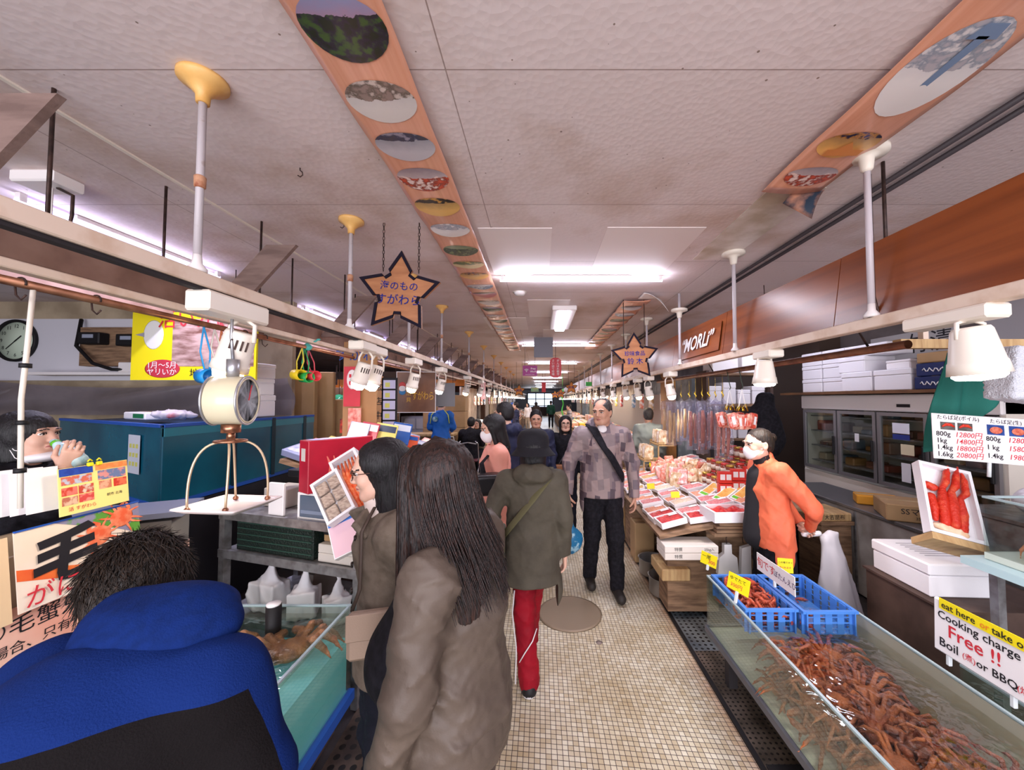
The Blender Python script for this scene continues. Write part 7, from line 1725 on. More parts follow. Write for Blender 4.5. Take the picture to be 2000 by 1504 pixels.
for k in range(2): onR('carton', ['lower pale grey carton on the middle rack shelf', 'upper pale grey carton on the middle rack shelf'][k], 'box', -0.20, 0.16, 0.747+k*0.052, (0.27, 0.24, 0.051), mat('grey_white_carton', 'CFC8C0', 0.6))
onR('carton', 'brown carton on top of the pale grey cartons on the rack', 'box', -0.22, 0.18, 0.852, (0.23, 0.2, 0.04), M_card)
t = onR('switch_box', 'black switch box with red and white buttons on the brown carton of the rack', 'box', -0.22, 0.15, 0.893, (0.22, 0.16, 0.05), M_black)
for k in range(3):
 b = MB(); b.cyl((-0.05+0.05*k, -0.081, 0.025), (-0.05+0.05*k, -0.086, 0.025), 0.011, 10); b.build('button', [M_card_w, M_redink, M_card_w][k], t, False)
t = onR('drawer_unit', 'white plastic drawer with clear front on the top rack shelf', 'drawer', -0.36, 0.14, 0.987, (0.25, 0.22, 0.012), M_card_w)
b = MB(); q = [(-0.125, 0), (0.125, 0), (0.125, 0.155), (-0.125, 0.155)]; b.M = frame((0, 0.10, 0), (1, 0, 0), (0, 0, 1)); b.ring_prism(q, [(-0.11, 0.012), (0.11, 0.012), (0.11, 0.142), (-0.11, 0.142)], 0, 0.21); b.build('frame', M_card_w, t, False)
b = MB(); b.box((0, -0.105, 0.077), (0.215, 0.01, 0.125)); b.build('drawer_front', mat('smoky_drawer', '5E6A7C', 0.2), t, False)
b = MB(); b.box((0, -0.112, 0.045), (0.19, 0.008, 0.02)); b.build('handle', mat('smoky_drawer2', '7E8AA0', 0.3), t, False)
onR('white_unit', 'white plastic cabinet frame right of the clear-front drawer', 'cabinet', -0.14, 0.16, 0.987, (0.17, 0.22, 0.15), M_card_w)
t = onR('red_carton', 'large crimson gift carton printed with a crab on the drawer unit', 'box', -0.36, 0.20, 1.145, (0.12, 0.40, 0.31), mat('crimson_carton', 'BE2138', 0.35, hex2='A81A30', vscale=5)); t.rotation_euler = (0, 0, -0.62)
b = MB(); b.box((-0.005, -0.2005, 0.225), (0.05, 0.002, 0.075)); b.build('label_sticker', mat('pale_sticker', 'D8D0C8', 0.5), t, False)
b = MB(frame((0.0605, -0.02, 0.14), (0, 1, 0), (0, 0, 1)))
for k in range(5): b.tube([(-0.06+0.025*k, -0.06, 0), (-0.05+0.03*k, 0.01, 0), (-0.075+0.04*k, 0.07, 0)], [0.009, 0.010, 0.003], 6, flat=0.15)
b.ball((0, -0.06, 0), 0.05, 12, 8, (1, 0.8, 0.03)); b.build('crab_print', mat('pale_red_print', 'E87A6A', 0.4), t, False)
b = MB(); b.box((0, 0, 0.3115), (0.09, 0.34, 0.001)); b.build('top_print', mat('lilac_print', 'B8A8DC', 0.4), t, False)
t = onR('picture_panel', 'dark photo panel of dishes leaning left of the crimson carton', 'panel', -0.50, 0.16, 0.987, (0.14, 0.02, 0.36), mat('dish_photo', '7A4A3A', 0.4, hex2='D0A074', vscale=22)); onR('picture_panel', 'narrow white photo strip board on the left end of the top rack shelf', 'panel', -0.66, 0.04, 0.987, (0.12, 0.02, 0.20), M_card_w)
onR('black_tray', 'small black tray shelf left of the dark photo panel', 'tray', -0.68, 0.26, 1.19, (0.16, 0.14, 0.045), M_black); onR('tray_support', 'dark post under the small black tray', 'post', -0.64, 0.28, 0.987, (0.05, 0.06, 0.203), M_dark); onR('black_bin', 'white carton on the top rack shelf behind the strip board', 'box', -0.84, 0.26, 0.987, (0.2, 0.18, 0.12), mat('pale_box', 'B8B0A8', 0.6))
def tilted(name, label, cat, px, py, Y, w, h, d, ang, m, lean=0.5):
 c = W(px, py, Y); M = frame(c, (math.cos(ang), 0.25, math.sin(ang)), (-math.sin(ang), lean, math.cos(ang)))
 t = thing(name, label, cat, tuple(c)); b = MB(M); q = [(-w/2, -h/2), (w/2, -h/2), (w/2, h/2), (-w/2, h/2)]
 b.ring_prism(q, [(a-0.014*np.sign(a), e-0.014*np.sign(e)) for a, e in q], -d, 0); b.box((0, 0, -d+0.006), (w*0.97, h*0.97, 0.012)); b.build('tray_body', m, t); return t, M
t, M = tilted('foam_box', 'tilted white foam box full of orange crab legs by the woman in glasses', 'box', 690, 938, 2.02, 0.15, 0.36, 0.08, 0.60, M_styro)
g = np.random.default_rng(3); tl = thing('crab_leg_bundle', 'orange crab legs packed in the tilted foam box', 'crab legs', tuple(M.translation))
for k in range(6):
 x = -0.05+0.02*k; b = MB(M); b.tube([(x, -0.15, -0.03), (x+0.006, -0.05, -0.015), (x-0.004, 0.05, -0.012), (x+0.004, 0.15, -0.03)], [0.010, 0.013, 0.012, 0.005], 8); b.build('crab_leg', mat('orange_crab_leg', 'E0562E', 0.35, hex2='F0925E', vscale=40, bump=0.5, bscale=90), tl)
t, M = tilted('pack_tray', 'tilted white tray of six wrapped packs in front of the crimson carton', 'tray', 648, 968, 1.96, 0.15, 0.26, 0.05, 0.62, M_styro)
for k in range(6):
 b = MB(M); b.box((-0.032+0.064*(k % 2), -0.075+0.075*(k//2), -0.02), (0.056, 0.066, 0.02), bev=0.004); b.build('wrapped_pack', mat('beige_wrapped_pack', 'C8B4A4', 0.3, hex2='9A8478', vscale=40, stretch=(1, 6, 1)), t)
t, M = tilted('gift_box', 'white, pink and blue printed gift box tilted at the right end of the rack', 'box', 682, 1036, 1.94, 0.19, 0.21, 0.04, 0.42, M_card_w)
b = MB(M); b.box((0, 0, -0.001), (0.18, 0.20, 0.006)); b.build('lid_print', mat('pink_lid', 'F0C8D4', 0.35), t); b = MB(M); b.box((-0.03, 0.075, 0.003), (0.12, 0.04, 0.002)); b.build('lid_print', M_blueplas, t)
for i, (lx, sc_) in enumerate([(-0.80, 1.12), (-0.52, 1.05), (-0.27, 1.0)]):
 p = RM @ Vector((lx, 0.12, 0.362)); t = thing('paper_bag', 'white tied bag on the lower rack shelf, %s of the three' % ['leftmost', 'middle', 'rightmost'][i], 'bag', tuple(p), -0.28+0.5*i, 'white tied bags on the rack')
 s = SDF(0.008); w = [0.085, 0.07, 0.065][i]
 s.rbox((0, 0, 0.08), (w, 0.055, 0.07), 0.012, 0.02); s.cone((0, 0, 0.15), (0.01, 0, 0.25), w*0.85, 0.02, 0.03, flat=((0, 1, 0), 0.62)); s.cone((0.01, 0, 0.27), (0.0, 0, 0.31), 0.016, 0.03, 0.015)
 v, f = s.mesh(folds(0.007, 34, 20+i, sz=0.35, sharp=2)); v[:, 2] -= v[:, 2].min(); arr_mesh('bag_body', [(v*sc_, f, 0)], mat('white_paper_bag', 'F0ECF2', 0.6), t)
b = MB(RM); b.box((-0.64, 0.35, 0.452), (0.10, 0.2, 0.18)); solo('grey_tub', b, mat('grey_tub', '77706C', 0.5), 'grey tub behind the white bags on the lower rack shelf', 'tub')
b = MB(RM); b.box((-0.12, 0.3, 0.41), (0.2, 0.3, 0.10)); solo('black_case', b, M_black, 'black case at the right of the lower rack shelf', 'case')
# teal fish tanks at the back left
C0, C1, C2 = Vector((-2.62, 2.62, 0)), Vector((-4.5, 3.55, 0)), Vector((-2.62, 4.35, 0))
tk = thing('teal_fish_tank', 'large teal blue fish tank with blue taped edges at the back left', 'tank', (-3.2, 3.4, 0))
for a, c, nm in ((C0, C1, 'front_wall'), (C0, C2, 'side_wall')):
 d = (c-a); n = Vector((d.y, -d.x, 0)).normalized(); M = frame((a+c)/2, d, (0, 0, 1)); L_ = d.length
 b = MB(M); b.box((0, 1.245, 0), (L_, 0.55, 0.02)); b.build(nm, M_teal, tk); b = MB(M); b.box((0, 1.515, 0.0), (L_, 0.022, 0.035)); b.build('edge_tape', M_bluetape, tk); b = MB(M); b.box((0, 0.965, 0), (L_, 0.03, 0.035)); b.build('edge_tape', M_bluetape, tk)
 b = MB(M); b.box((0, 1.47, 0.004), (L_, 0.06, 0.022)); b.build('clear_band', mat('pale_teal_band', '2F8296', 0.2), tk)
b = MB(); b.add([(C0.x, C0.y, 0.0), (C1.x, C1.y, 0), (C1.x, C2.y, 0), (C2.x, C2.y, 0)] + [(C0.x, C0.y, 0.94), (C1.x, C1.y, 0.94), (C1.x, C2.y, 0.94), (C2.x, C2.y, 0.94)], [(0, 1, 5, 4), (3, 0, 4, 7), (4, 5, 6, 7), (2, 3, 7, 6)]); b.build('stand', mat('dark_stand', '24242C', 0.6), tk)
b = MB(); b.add([(C0.x, C0.y, 1.50), (C1.x, C1.y, 1.50), (C1.x, C2.y, 1.50), (C2.x, C2.y, 1.50)], [(0, 3, 2, 1)]); b.build('cover', mat('blue_cover', '2A5A8E', 0.3), tk)
for k in (0.35, 0.62, 0.9):
 p = C0.lerp(C2, k); b = MB(); b.box((p.x+0.012, p.y, 1.245), (0.012, 0.05, 0.55)); b.build('seam_strip', mat('dark_teal_seam', '0B2E3C', 0.4), tk)
d = (C0-C1).normalized(); M = frame(C0.lerp(C1, 0.19)+Vector((0.008, -0.016, 1.30)), d, (0, 0, 1)); M = M @ TR(0, 0, 0.012)
t, M = board('notice_sheet', 'white notice sheet with faint yellow print on the teal tank', 'sheet', M.translation, d, (0, 0, 1), 0.20, 0.28, mat('pale_sheet', 'CFD4E0', 0.5), 0.002)
for k in range(3):
 for j in range(3): b = MB(M); b.box((-0.055+0.055*j, 0.06-0.065*k, 0.001), (0.035, 0.03, 0.001)); b.build('print', mat('pale_yellow_print', 'D2D06A', 0.5), t)
t = crate('white tray of packs with green lettered lid on the teal tank', (-3.30, 3.22, 1.535), (0.42, 0.24, 0.06), M_card_w, -0.46, lid=False, name='pack_tray'); b = MB(world_of(t) @ frame((0.09, -0.121, 0.03), (1, 0, 0), (0, 0, 1))); b.box((0, 0, 0.001), (0.20, 0.035, 0.002)); b.build('green_print', mat('green_print_lid', '1F7A4A', 0.4), t)
s = SDF(0.01); s.ell((0, 0, 0.04), (0.14, 0.09, 0.045), 0.02); s.ell((0.1, 0.03, 0.03), (0.07, 0.06, 0.035), 0.02); v, f = s.mesh(folds(0.010, 45, 3)); v[:, 2] -= v[:, 2].min(); inst('crumpled_bag', mesh_of('crumpled_bag', smooth_v(v, f, 1), f, mat('grey_red_film', 'C8C0C8', 0.35, hex2='C8505A', vscale=5, vmix=(0.58, 0.66))), (-2.98, 3.05, 1.532), (0, 0, 0.3), 'crumpled pale plastic bag with red print on the teal tank', 'bag')
for i, (z, hh, w) in enumerate([(1.533, 0.21, 0.34), (1.744, 0.16, 0.31), (1.905, 0.145, 0.33)]):
 t = crate('white foam box with red and green print, %s of the stack on the teal tank' % ['bottom', 'middle', 'top'][i], (-2.86, 3.62, z), (w, 0.42, hh), M_styro, -0.1)
 if i == 0: b = MB(world_of(t) @ frame((0.02, -0.2115, 0.09), (1, 0, 0), (0, 0, 1))); b.box((0, 0, 0), (0.09, 0.025, 0.001)); b.build('print', mat('red_green_print', 'C8423A', 0.4, hex2='3A8A5A', vscale=12), t)
for i in range(3): crate(['tall brown carton leaning upright behind the foam box stack', 'second tall brown carton behind the foam box stack', 'brown carton right of the foam box stack'][i], (-2.98+0.10*i, 4.62+0.2*i, 0.901), (0.46, 0.08, 1.15 if i < 2 else 0.8), M_card, 0.15*i, lid=False, name='carton')
t = thing('low_cupboard', 'brown cupboard under the tall cartons', 'cupboard', (-2.88, 4.8, 0)); b = MB(); b.box((-2.88, 4.85, 0.45), (0.66, 0.7, 0.9)); b.build('carcass', M_wood, t)
# wall at the back left with clock, shelf, electrics, plastic sheet
b = MB(); b.box((-5.7, 4.42, 1.45), (5.6, 0.06, 2.9)); struct('wall_left_back', b, M_wallbk)
b = MB(); b.box((-5.5, 4.37, 2.28), (4.2, 0.02, 0.72)); struct('wall_panel_left', b, mat('white_wall_panel', 'DCDAE2', 0.5))
c = W(28, 665, 4.33); t = thing('wall_clock', 'round black-rimmed wall clock at the left edge', 'clock', (c.x, 4.34, c.z-0.24))
Mk = frame((c.x, 4.355, c.z), (1, 0, 0), (0, 0, 1)); b = MB(Mk); b.lathe([(0.245, 0), (0.245, 0.03), (0.225, 0.035), (0.215, 0.02), (0.215, 0.0)], 48); b.build('rim', M_black, t)
b = MB(Mk); b.lathe([(0.216, 0.0), (0.216, 0.012), (0, 0.012)], 48); b.build('dial', mat('mint_dial', 'D6E6D0', 0.4), t)
for n in range(1, 13): a = PI/2-n*PI/6; lettering(str(n), 0.058, Mk @ TR(0.168*math.cos(a), 0.168*math.sin(a), 0.0125), M_ink, t)
for (a, L_, w, nm) in [(PI/2-(1+38/60)*PI/6, 0.10, 0.012, 'hour_hand'), (PI/2-38*PI/30, 0.16, 0.008, 'minute_hand')]:
 b = MB(Mk @ rotm(0, 0, a)); b.box((L_/2-0.015, 0, 0.017), (L_, w, 0.003)); b.build(nm, M_ink, t)
b = MB(); b.box((-4.95, 4.24, 1.985), (1.35, 0.26, 0.03)); solo('wall_shelf', b, M_white, 'white wall shelf right of the clock', 'shelf')
b = MB(); b.box((-4.3, 4.24, 2.055), (0.7, 0.22, 0.11), bev=0.008); solo('cable_box', b, M_white, 'long white cable box on the wall shelf', 'box')
b = MB(); b.box((-4.75, 4.30, 2.30), (0.95, 0.10, 0.44)); solo('meter_board', b, M_wood, 'brown board carrying the electric meters', 'board')
for i, (x, z) in enumerate([(-5.0, 2.38), (-4.58, 2.36), (-4.36, 2.18)]):
 t = thing('meter_box', 'black electric box on the brown board, %s' % ['left', 'upper right', 'lower right'][i], 'box', (x, 4.18, z-0.07)); b = MB(); b.box((x, 4.19, z), (0.24, 0.11, 0.13), bev=0.01); b.build('case', M_black, t); b = MB(); b.box((x, 4.133, z+0.02), (0.12, 0.004, 0.04)); b.build('window', mat('grey_window', '9AA0B0', 0.3), t)
b = MB(); b.tube([(-5.28, 4.3, 2.62), (-5.2, 4.2, 2.3), (-4.95, 4.15, 2.1), (-4.7, 4.12, 2.03), (-4.55, 4.16, 2.03)], 0.018, 8); solo('black_cable', b, M_black, 'thick black cable sagging from the beam to the wall shelf', 'cable')
def sheetf(u, v_): return (-6.4+3.7*u, 4.10 + 0.05*math.sin(u*17+v_*4)+0.04*math.sin(v_*6+u*5), 1.93-0.40*v_ + 0.10*math.sin(u*PI)*(1-v_)*-1)
b = MB(); b.grid(sheetf, 60, 14); o = solo('plastic_sheet', b, glassy('grey_plastic_sheet', 'E4E0EA', 0.85, rough=0.14, bump=1.0, bscale=3.5, body='8E8A96', bodymix=0.38, edge=1.6, bstretch=(1, 1, 1)), 'sagging clear plastic sheet hung below the wall shelf', 'sheet')
t, M = board('squid_sign', 'yellow squid sign board reading 1月～5月 ヤリいか hanging at the left', 'sign', (-3.05, 3.30, 2.17), (1, 0.0, 0), (0, 0, 1), 1.10, 0.60, mat('sign_yellow', 'F0DE1E', 0.35), 0.02)
b = MB(M); b.box((0.17, 0.03, 0.001), (0.72, 0.42, 0.003)); b.build('picture', mat('squid_photo', 'C9A8A0', 0.25, hex2='7A544A', vscale=5, stretch=(1, 1, 4), coat=0.5), t)
b = MB(M); b.ball((-0.36, 0.10, 0.0), 0.10, 20, 10, (0.9, 1.3, 0.02)); b.build('print', mat('squid_head_print', 'E6E4E0', 0.4), t); b = MB(M); b.add([(-0.44, 0.12, 0.003), (-0.52, 0.10, 0.003), (-0.44, 0.08, 0.003)], [(0, 1, 2)]); b.build('print', mat('grey_print', '9A96A0', 0.6), t)
b = MB(M); b.ball((-0.27, -0.20, 0.002), 0.155, 28, 10, (1, 0.52, 0.02)); b.build('badge', mat('crimson_badge', 'C23A48', 0.4), t)
lettering('1月～5月', 0.066, M @ TR(-0.27, -0.172, 0.006), M_card_w, t, bold=0.02); lettering('ヤリいか', 0.066, M @ TR(-0.27, -0.232, 0.006), M_card_w, t, bold=0.02); lettering('地方発送', 0.085, M @ TR(0.14, -0.245, 0.003), M_ink, t, bold=0.02); lettering('活いか釣り', 0.17, M @ TR(0.10, 0.225, 0.005), M_redink, t, bold=0.03)
b = MB(); b.box((-0.0, 0, 0), (0, 0, 0))
for sx in (-0.35, 0.35):
 b = MB(); b.cyl((-3.05+sx, 3.30, 2.47), (-3.05+sx, 3.30, CEIL), 0.004, 6); b.build('hanger', M_rod, t)
# white drop pole, S hooks, hanging cups
t = thing('drop_pole', 'thin white pole hanging from the copper pipe in front of the drinking woman', 'pole', (-1.62, 1.19, 1.36)); b = MB(); b.tube([(-1.62, 1.19, 2.06), (-1.63, 1.19, 1.85), (-1.64, 1.19, 1.70), (-1.625, 1.19, 1.36)], 0.0065, 8); b.build('pole', M_offw, t)
for z in (1.80, 1.62, 1.47): b = MB(); b.cyl((-1.632, 1.19, z), (-1.632, 1.19, z+0.014), 0.014, 10); b.build('tape_band', M_black, t)
for i, y in enumerate([1.16, 1.36, 1.95, 2.05, 2.2]):
 b = MB(); b.tube([(-1.62+0.018*math.cos(a), y, 2.062+0.018*math.sin(a)) for a in np.linspace(-0.4, 3.6, 10)] + [(-1.632, y, 2.025), (-1.615, y, 2.01), (-1.60, y, 2.025)], 0.0028, 6); solo('s_hook', b, M_rod, 'rusty S hook on the copper pipe, %s from the near end' % ['first', 'second', 'third', 'fourth', 'fifth'][i], 'hook', 'S hooks on the copper pipe')
def cup(label, px, py, Y, m, ms, r=0.036):
 c = W(px, py, Y); t = thing('scoop_cup', label, 'cup', tuple(c), random.uniform(-0.4, 0.4)); d = Vector((0.9, -0.4, -0.05)); M = frame(c, d.orthogonal(), d.cross(d.orthogonal()))
 b = MB(M); b.lathe([(0, -0.04), (r, -0.04), (r, 0.04), (r*0.9, 0.04), (r*0.85, -0.03), (0, -0.03)], 20); b.build('cup_body', m, t); top = Vector((-1.62, c.y, 2.05))
 b = MB()
 for s in (-0.012, 0.012): b.tube([c+V(s, 0, r*0.8), (c+top)/2+V(s*2, 0, 0), top], 0.005, 5, flat=0.3)
 b.build('ribbon', ms, t)
for a in [('blue cup on blue ribbon, leftmost of the hanging cups', 404, 735, 1.80, mat('blue_cup', '1F8AD0', 0.35), mat('blue_ribbon', '2F9AD8', 0.5)), ('white cup hanging right above the blue cup', 424, 716, 1.86, mat('white_cup', 'D8D4E0', 0.35), M_offw), ('orange cup on orange ribbon beside the blue cup', 440, 727, 1.90, mat('orange_cup', 'E8683A', 0.4), mat('orange_ribbon', 'E88A5A', 0.5)),
    ('yellow cup in the bunch left of the wooden すがわら board', 583, 732, 2.55, mat('yellow_cup', 'E8C81E', 0.4), mat('yellow_ribbon', 'D8C23A', 0.5)), ('green cup in the bunch left of the wooden すがわら board', 598, 737, 2.58, mat('green_cup', '1F9A4A', 0.4), mat('green_ribbon', '2E9A5A', 0.5)), ('red cup in the bunch left of the wooden すがわら board', 611, 734, 2.62, mat('red_cup', 'D0343E', 0.4), mat('red_ribbon', 'D0505A', 0.5))]: cup(*a)
s = SDF(0.008); s.ell((0, 0, 0), (0.05, 0.03, 0.03), 0.01); s.cone((0.03, 0, 0.02), (0.075, 0, 0.06), 0.014, 0.024, 0.02, flat=((0, 1, 0), 0.4)); v, f = s.mesh(folds(0.008, 50, 6)); c = W(600, 690, 2.6); inst('ribbon_knot', mesh_of('ribbon_knot', v, f, mat('teal_ribbon', '4AA8A0', 0.5)), (-1.62, 2.6, 2.062), (0, 0, 0.3), 'teal ribbon knot tied on the copper pipe above the cups', 'ribbon')
# hanging scale
sy = 1.47; c = W(453, 782, sy); t = thing('hanging_scale', 'cream round hanging scale with white pan and wire legs', 'scale', (c.x, c.y, W(453, 998, sy).z))
Ms = frame(c, (-0.24, 0.97, 0), (0, 0, 1)); b = MB(Ms); b.lathe([(0, -0.055), (0.088, -0.055), (0.094, -0.05), (0.094, 0.05), (0.088, 0.058), (0.083, 0.058), (0.083, 0.05), (0, 0.05)], 40); b.build('case', mat('cream_scale_case', 'D8CDAE', 0.3, coat=0.3), t)
b = MB(Ms)
for z in (-0.056, 0.054): b.tube([(0.094*math.cos(a), 0.094*math.sin(a), z) for a in np.linspace(0, 2*PI, 40, endpoint=False)], 0.004, 6, closed=True)
b.build('case_ring', M_alu, t); b = MB(Ms); b.lathe([(0.083, 0.0545), (0, 0.0545)], 32); b.build('dial', mat('pale_dial', 'C8D0DC', 0.5), t)
b = MB(Ms); b.tube([(0, 0, 0.057), (0.02, 0.06, 0.057)], 0.002, 5); b.build('needle', M_redink, t); b = MB(); b.cyl(c+V(0, 0, 0.09), c+V(0, 0, 0.16), 0.022, 12); b.tube([c+V(0, 0, 0.15), c+V(-0.01, 0, 0.25), V(-1.21, sy, 2.10)], 0.006, 6); b.build('hanger', M_alu, t)
b = MB(); b.cyl(c+V(0, 0, -0.092), c+V(0, 0, -0.125), 0.032, 14); b.cyl(c+V(0, 0, -0.12), c+V(0, 0, -0.155), 0.014, 10); b.tube([c+V(0.05*math.cos(a), 0.05*math.sin(a), -0.158) for a in np.linspace(0, 6.28, 16, endpoint=False)], 0.005, 6, closed=True); b.build('yoke', M_copper, t)
pc = W(448, 990, sy); b = MB(frame(pc, (1, -0.10, 0), (0.1, 1, 0)));
def panf(u, v_): x, y = (u-0.5), (v_-0.5); e = max(abs(x), abs(y))*2; return (x*0.25, y*0.22, 0.018*max(0, e-0.75)/0.25 - 0.012*(1 if abs(x) > 0.44 and False else 0))
b.grid(panf, 24, 20); o = b.build('pan', mat('white_enamel_pan', 'F2E2DE', 0.3), t); md = o.modifiers.new('thick', 'SOLIDIFY'); md.thickness = 0.006
for i, (dx, dy) in enumerate([(-0.085, -0.085), (0.055, -0.085), (-0.045, 0.085), (0.085, 0.085)]):
 a0 = c+V(dx*0.25, dy*0.3, -0.16); a1 = pc+V(dx, dy, 0.012); md_ = (a0+a1)/2+V(dx*0.45, dy*0.4, 0.055); mq = a1*0.5+a0*0.5+V(dx*0.55, dy*0.3, 0.11); b = MB(); b.tube([a0*(1-u)**2+mq*2*u*(1-u)+a1*u*u for u in np.linspace(0, 1, 14)], 0.0042, 7); b.build('wire_leg', mat('brass_wire', 'D6BC9A', 0.35, 0.5), t)
 b = MB(); b.ball(a1+V(0, 0, 0.0), 0.010, 10, 6); b.build('wire_knot', M_copper, t)
# ------------------------------------------------------------------ lamps on the rails
M_bulbw = lamp_mat('lit_lamp_white', 'FFF6EC', 30.0); M_bulby = lamp_mat('lit_lamp_warm', 'FFE2A8', 24.0); M_lampw = mat('white_lamp_shell', 'EDE3D6', 0.35)
def spot(name, loc, d, power, col, size=1.9, blend=0.6, rad=0.05):
 l = bpy.data.lights.new(name, 'SPOT'); l.energy = power; l.color = col; l.spot_size = size; l.spot_blend = blend; l.shadow_soft_size = rad
 o = bpy.data.objects.new(name, l); COL.objects.link(o); o.location = loc; o.rotation_euler = Vector(d).to_track_quat('-Z', 'Y').to_euler()
def rail_lamp(label, x, y, z, d, m, sc=1.0, box=(0.10, 0.22, 0.06), drop=0.07, power=0, col=(1, 0.93, 0.85), group=None, cone=False, bo=0):
 t = thing('spot_lamp', label, 'lamp', (x, y, z), 0, group); d = Vector(d).normalized()
 b = MB(); b.box((0, bo, -box[2]/2), box, bev=0.008); b.build('ballast_box', M_lampw, t, False)
 p = Vector((0, box[1]*0.2, -box[2]-drop*sc)); hd = p + d*0.02
 b = MB()
 for s in (-1, 1): b.tube([(s*0.02, box[1]*0.2, -box[2]+0.004), (s*0.045*sc, box[1]*0.2, -box[2]-drop*0.5*sc), hd + V(s*0.048*sc, 0, -0.03*sc)], 0.007*sc, 6)
 b.build('bracket', M_lampw, t, False)
 a = d.orthogonal().normalized(); M = frame(hd, a, d.cross(a)); 
 if M.to_3x3().col[2].dot(d) < 0: M = M @ rotm(PI, 0, 0)
 b = MB(M)
 prof = [(0, -0.01), (0.044, -0.01), (0.048, 0.0), (0.052, 0.10), (0.056, 0.105), (0.058, 0.135), (0.050, 0.135), (0.048, 0.11), (0, 0.10)] if not cone else [(0, -0.01), (0.044, -0.01), (0.050, 0.0), (0.066, 0.10), (0.069, 0.104), (0.075, 0.145), (0.066, 0.145), (0.06, 0.12), (0, 0.11)]
 b.lathe([(r*sc, q*sc) for r, q in prof], 24); b.build('shade', M_lampw, t, False)
 b = MB(M)
 for k in range(4): a_ = -0.5+0.33*k; b.box((math.cos(a_-1.57)*0.049*sc, math.sin(a_-1.57)*0.049*sc, 0.035*sc), (0.006*sc, 0.006*sc, 0.035*sc))
 b.build('vent', M_rod, t, False)
 b = MB(M); r = (0.046 if not cone else 0.062)*sc; h0 = (0.112 if not cone else 0.125)*sc; b.lathe([(r, h0), (r*1.0, h0+0.035*sc), (r*0.8, h0+0.062*sc), (0, h0+0.074*sc)] if not cone else [(r, h0), (r*1.02, h0+0.026*sc), (r*0.85, h0+0.036*sc), (0, h0+0.042*sc)], 20); b.build('bulb', m, t, False)
 if power: spot('spot_lamp_light', Vector((x, y, z)) + hd + d*(h0+0.10*sc), d, power*0.6, col)
 return t
zl, zr = 2.09, 2.025
rail_lamp('big white spot lamp on its long ballast box above the hanging scale', -1.21, 1.46, zl, (-0.32, 0.02, -1), M_bulby, 1.12, (0.09, 0.30, 0.075), 0.03, 26, (1, 0.9, 0.75))
rail_lamp('white lamp hanging in front of the wooden すがわら board', -1.21, 2.56, zl, (-0.35, 0.05, -1), M_bulbw, 1.0, power=26)
rail_lamp('second white lamp head beside the one at the すがわら board', -1.23, 2.80, zl, (-0.2, -0.2, -1), M_bulbw, 1.0, power=14)
for i, (y, m) in enumerate([(3.6, M_bulby), (4.6, M_bulbw), (6.25, M_bulby), (7.7, M_bulbw), (9.0, M_bulbw)]):
 rail_lamp('spot lamp on the left rail, %s of those past the すがわら board' % ['first', 'second', 'third', 'fourth', 'fifth'][i], -1.21, y, zl, (-0.25, 0.05, -1), m, 1.0, power=18 if i < 3 else 12, col=(1, 0.9, 0.78))
rail_lamp('large cream spot lamp at the right edge, in front of the green cloth', XR, 1.27, zr, (0.10, -0.03, -1), M_bulbw, 1.08, (0.09, 0.30, 0.05), 0.01, 26, (1, 0.94, 0.88), cone=True, bo=0.12)
rail_lamp('large white cone lamp hanging before the refrigerator, over the stall seller', XR, 2.52, zr, (0, 0.02, -1), M_bulbw, 1.02, (0.10, 0.20, 0.05), 0.0, 42, (1, 0.93, 0.88), cone=True)
for i, (y, m) in enumerate([(4.42, M_bulbw), (5.3, M_bulby), (5.9, M_bulby), (6.75, M_bulbw), (7.9, M_bulbw), (9.2, M_bulbw)]):
 rail_lamp('white spot lamp on the right rail, %s beyond the big cone lamp' % ['first', 'second', 'third', 'fourth', 'fifth', 'sixth'][i], XR, y, zr, (0.18, -0.02, -1), m, 1.0, power=[36, 22, 16, 16, 14, 14][i], col=(1, 0.92, 0.82))
far_l = None
for side in (-1, 1):
 for k in range(16):
  y = 10.2+k*1.25+(0.3 if side > 0 else 0)
  if y > 30: break
  x, z = (-1.21, zl) if side < 0 else (XR, zr); lb = 'small lit spot lamp far down the %s rail' % ('left' if side < 0 else 'right'); gp = 'far %s rail lamps' % ('left' if side < 0 else 'right')
  if far_l is None: far_l = rail_lamp(lb, x, y, z, (0, 0, -1), M_bulbw, 1.0, group=gp)
  else: dup(far_l, (x, y, z), 0, lb, gp)
for (x, y) in [(-1.6, 12), (-1.6, 18), (1.9, 12), (1.9, 18)]: area('far_stall_glow', (x, y, 2.0), (0, 0, 0), 0.6, 4.0, 50, (1, 0.9, 0.78))
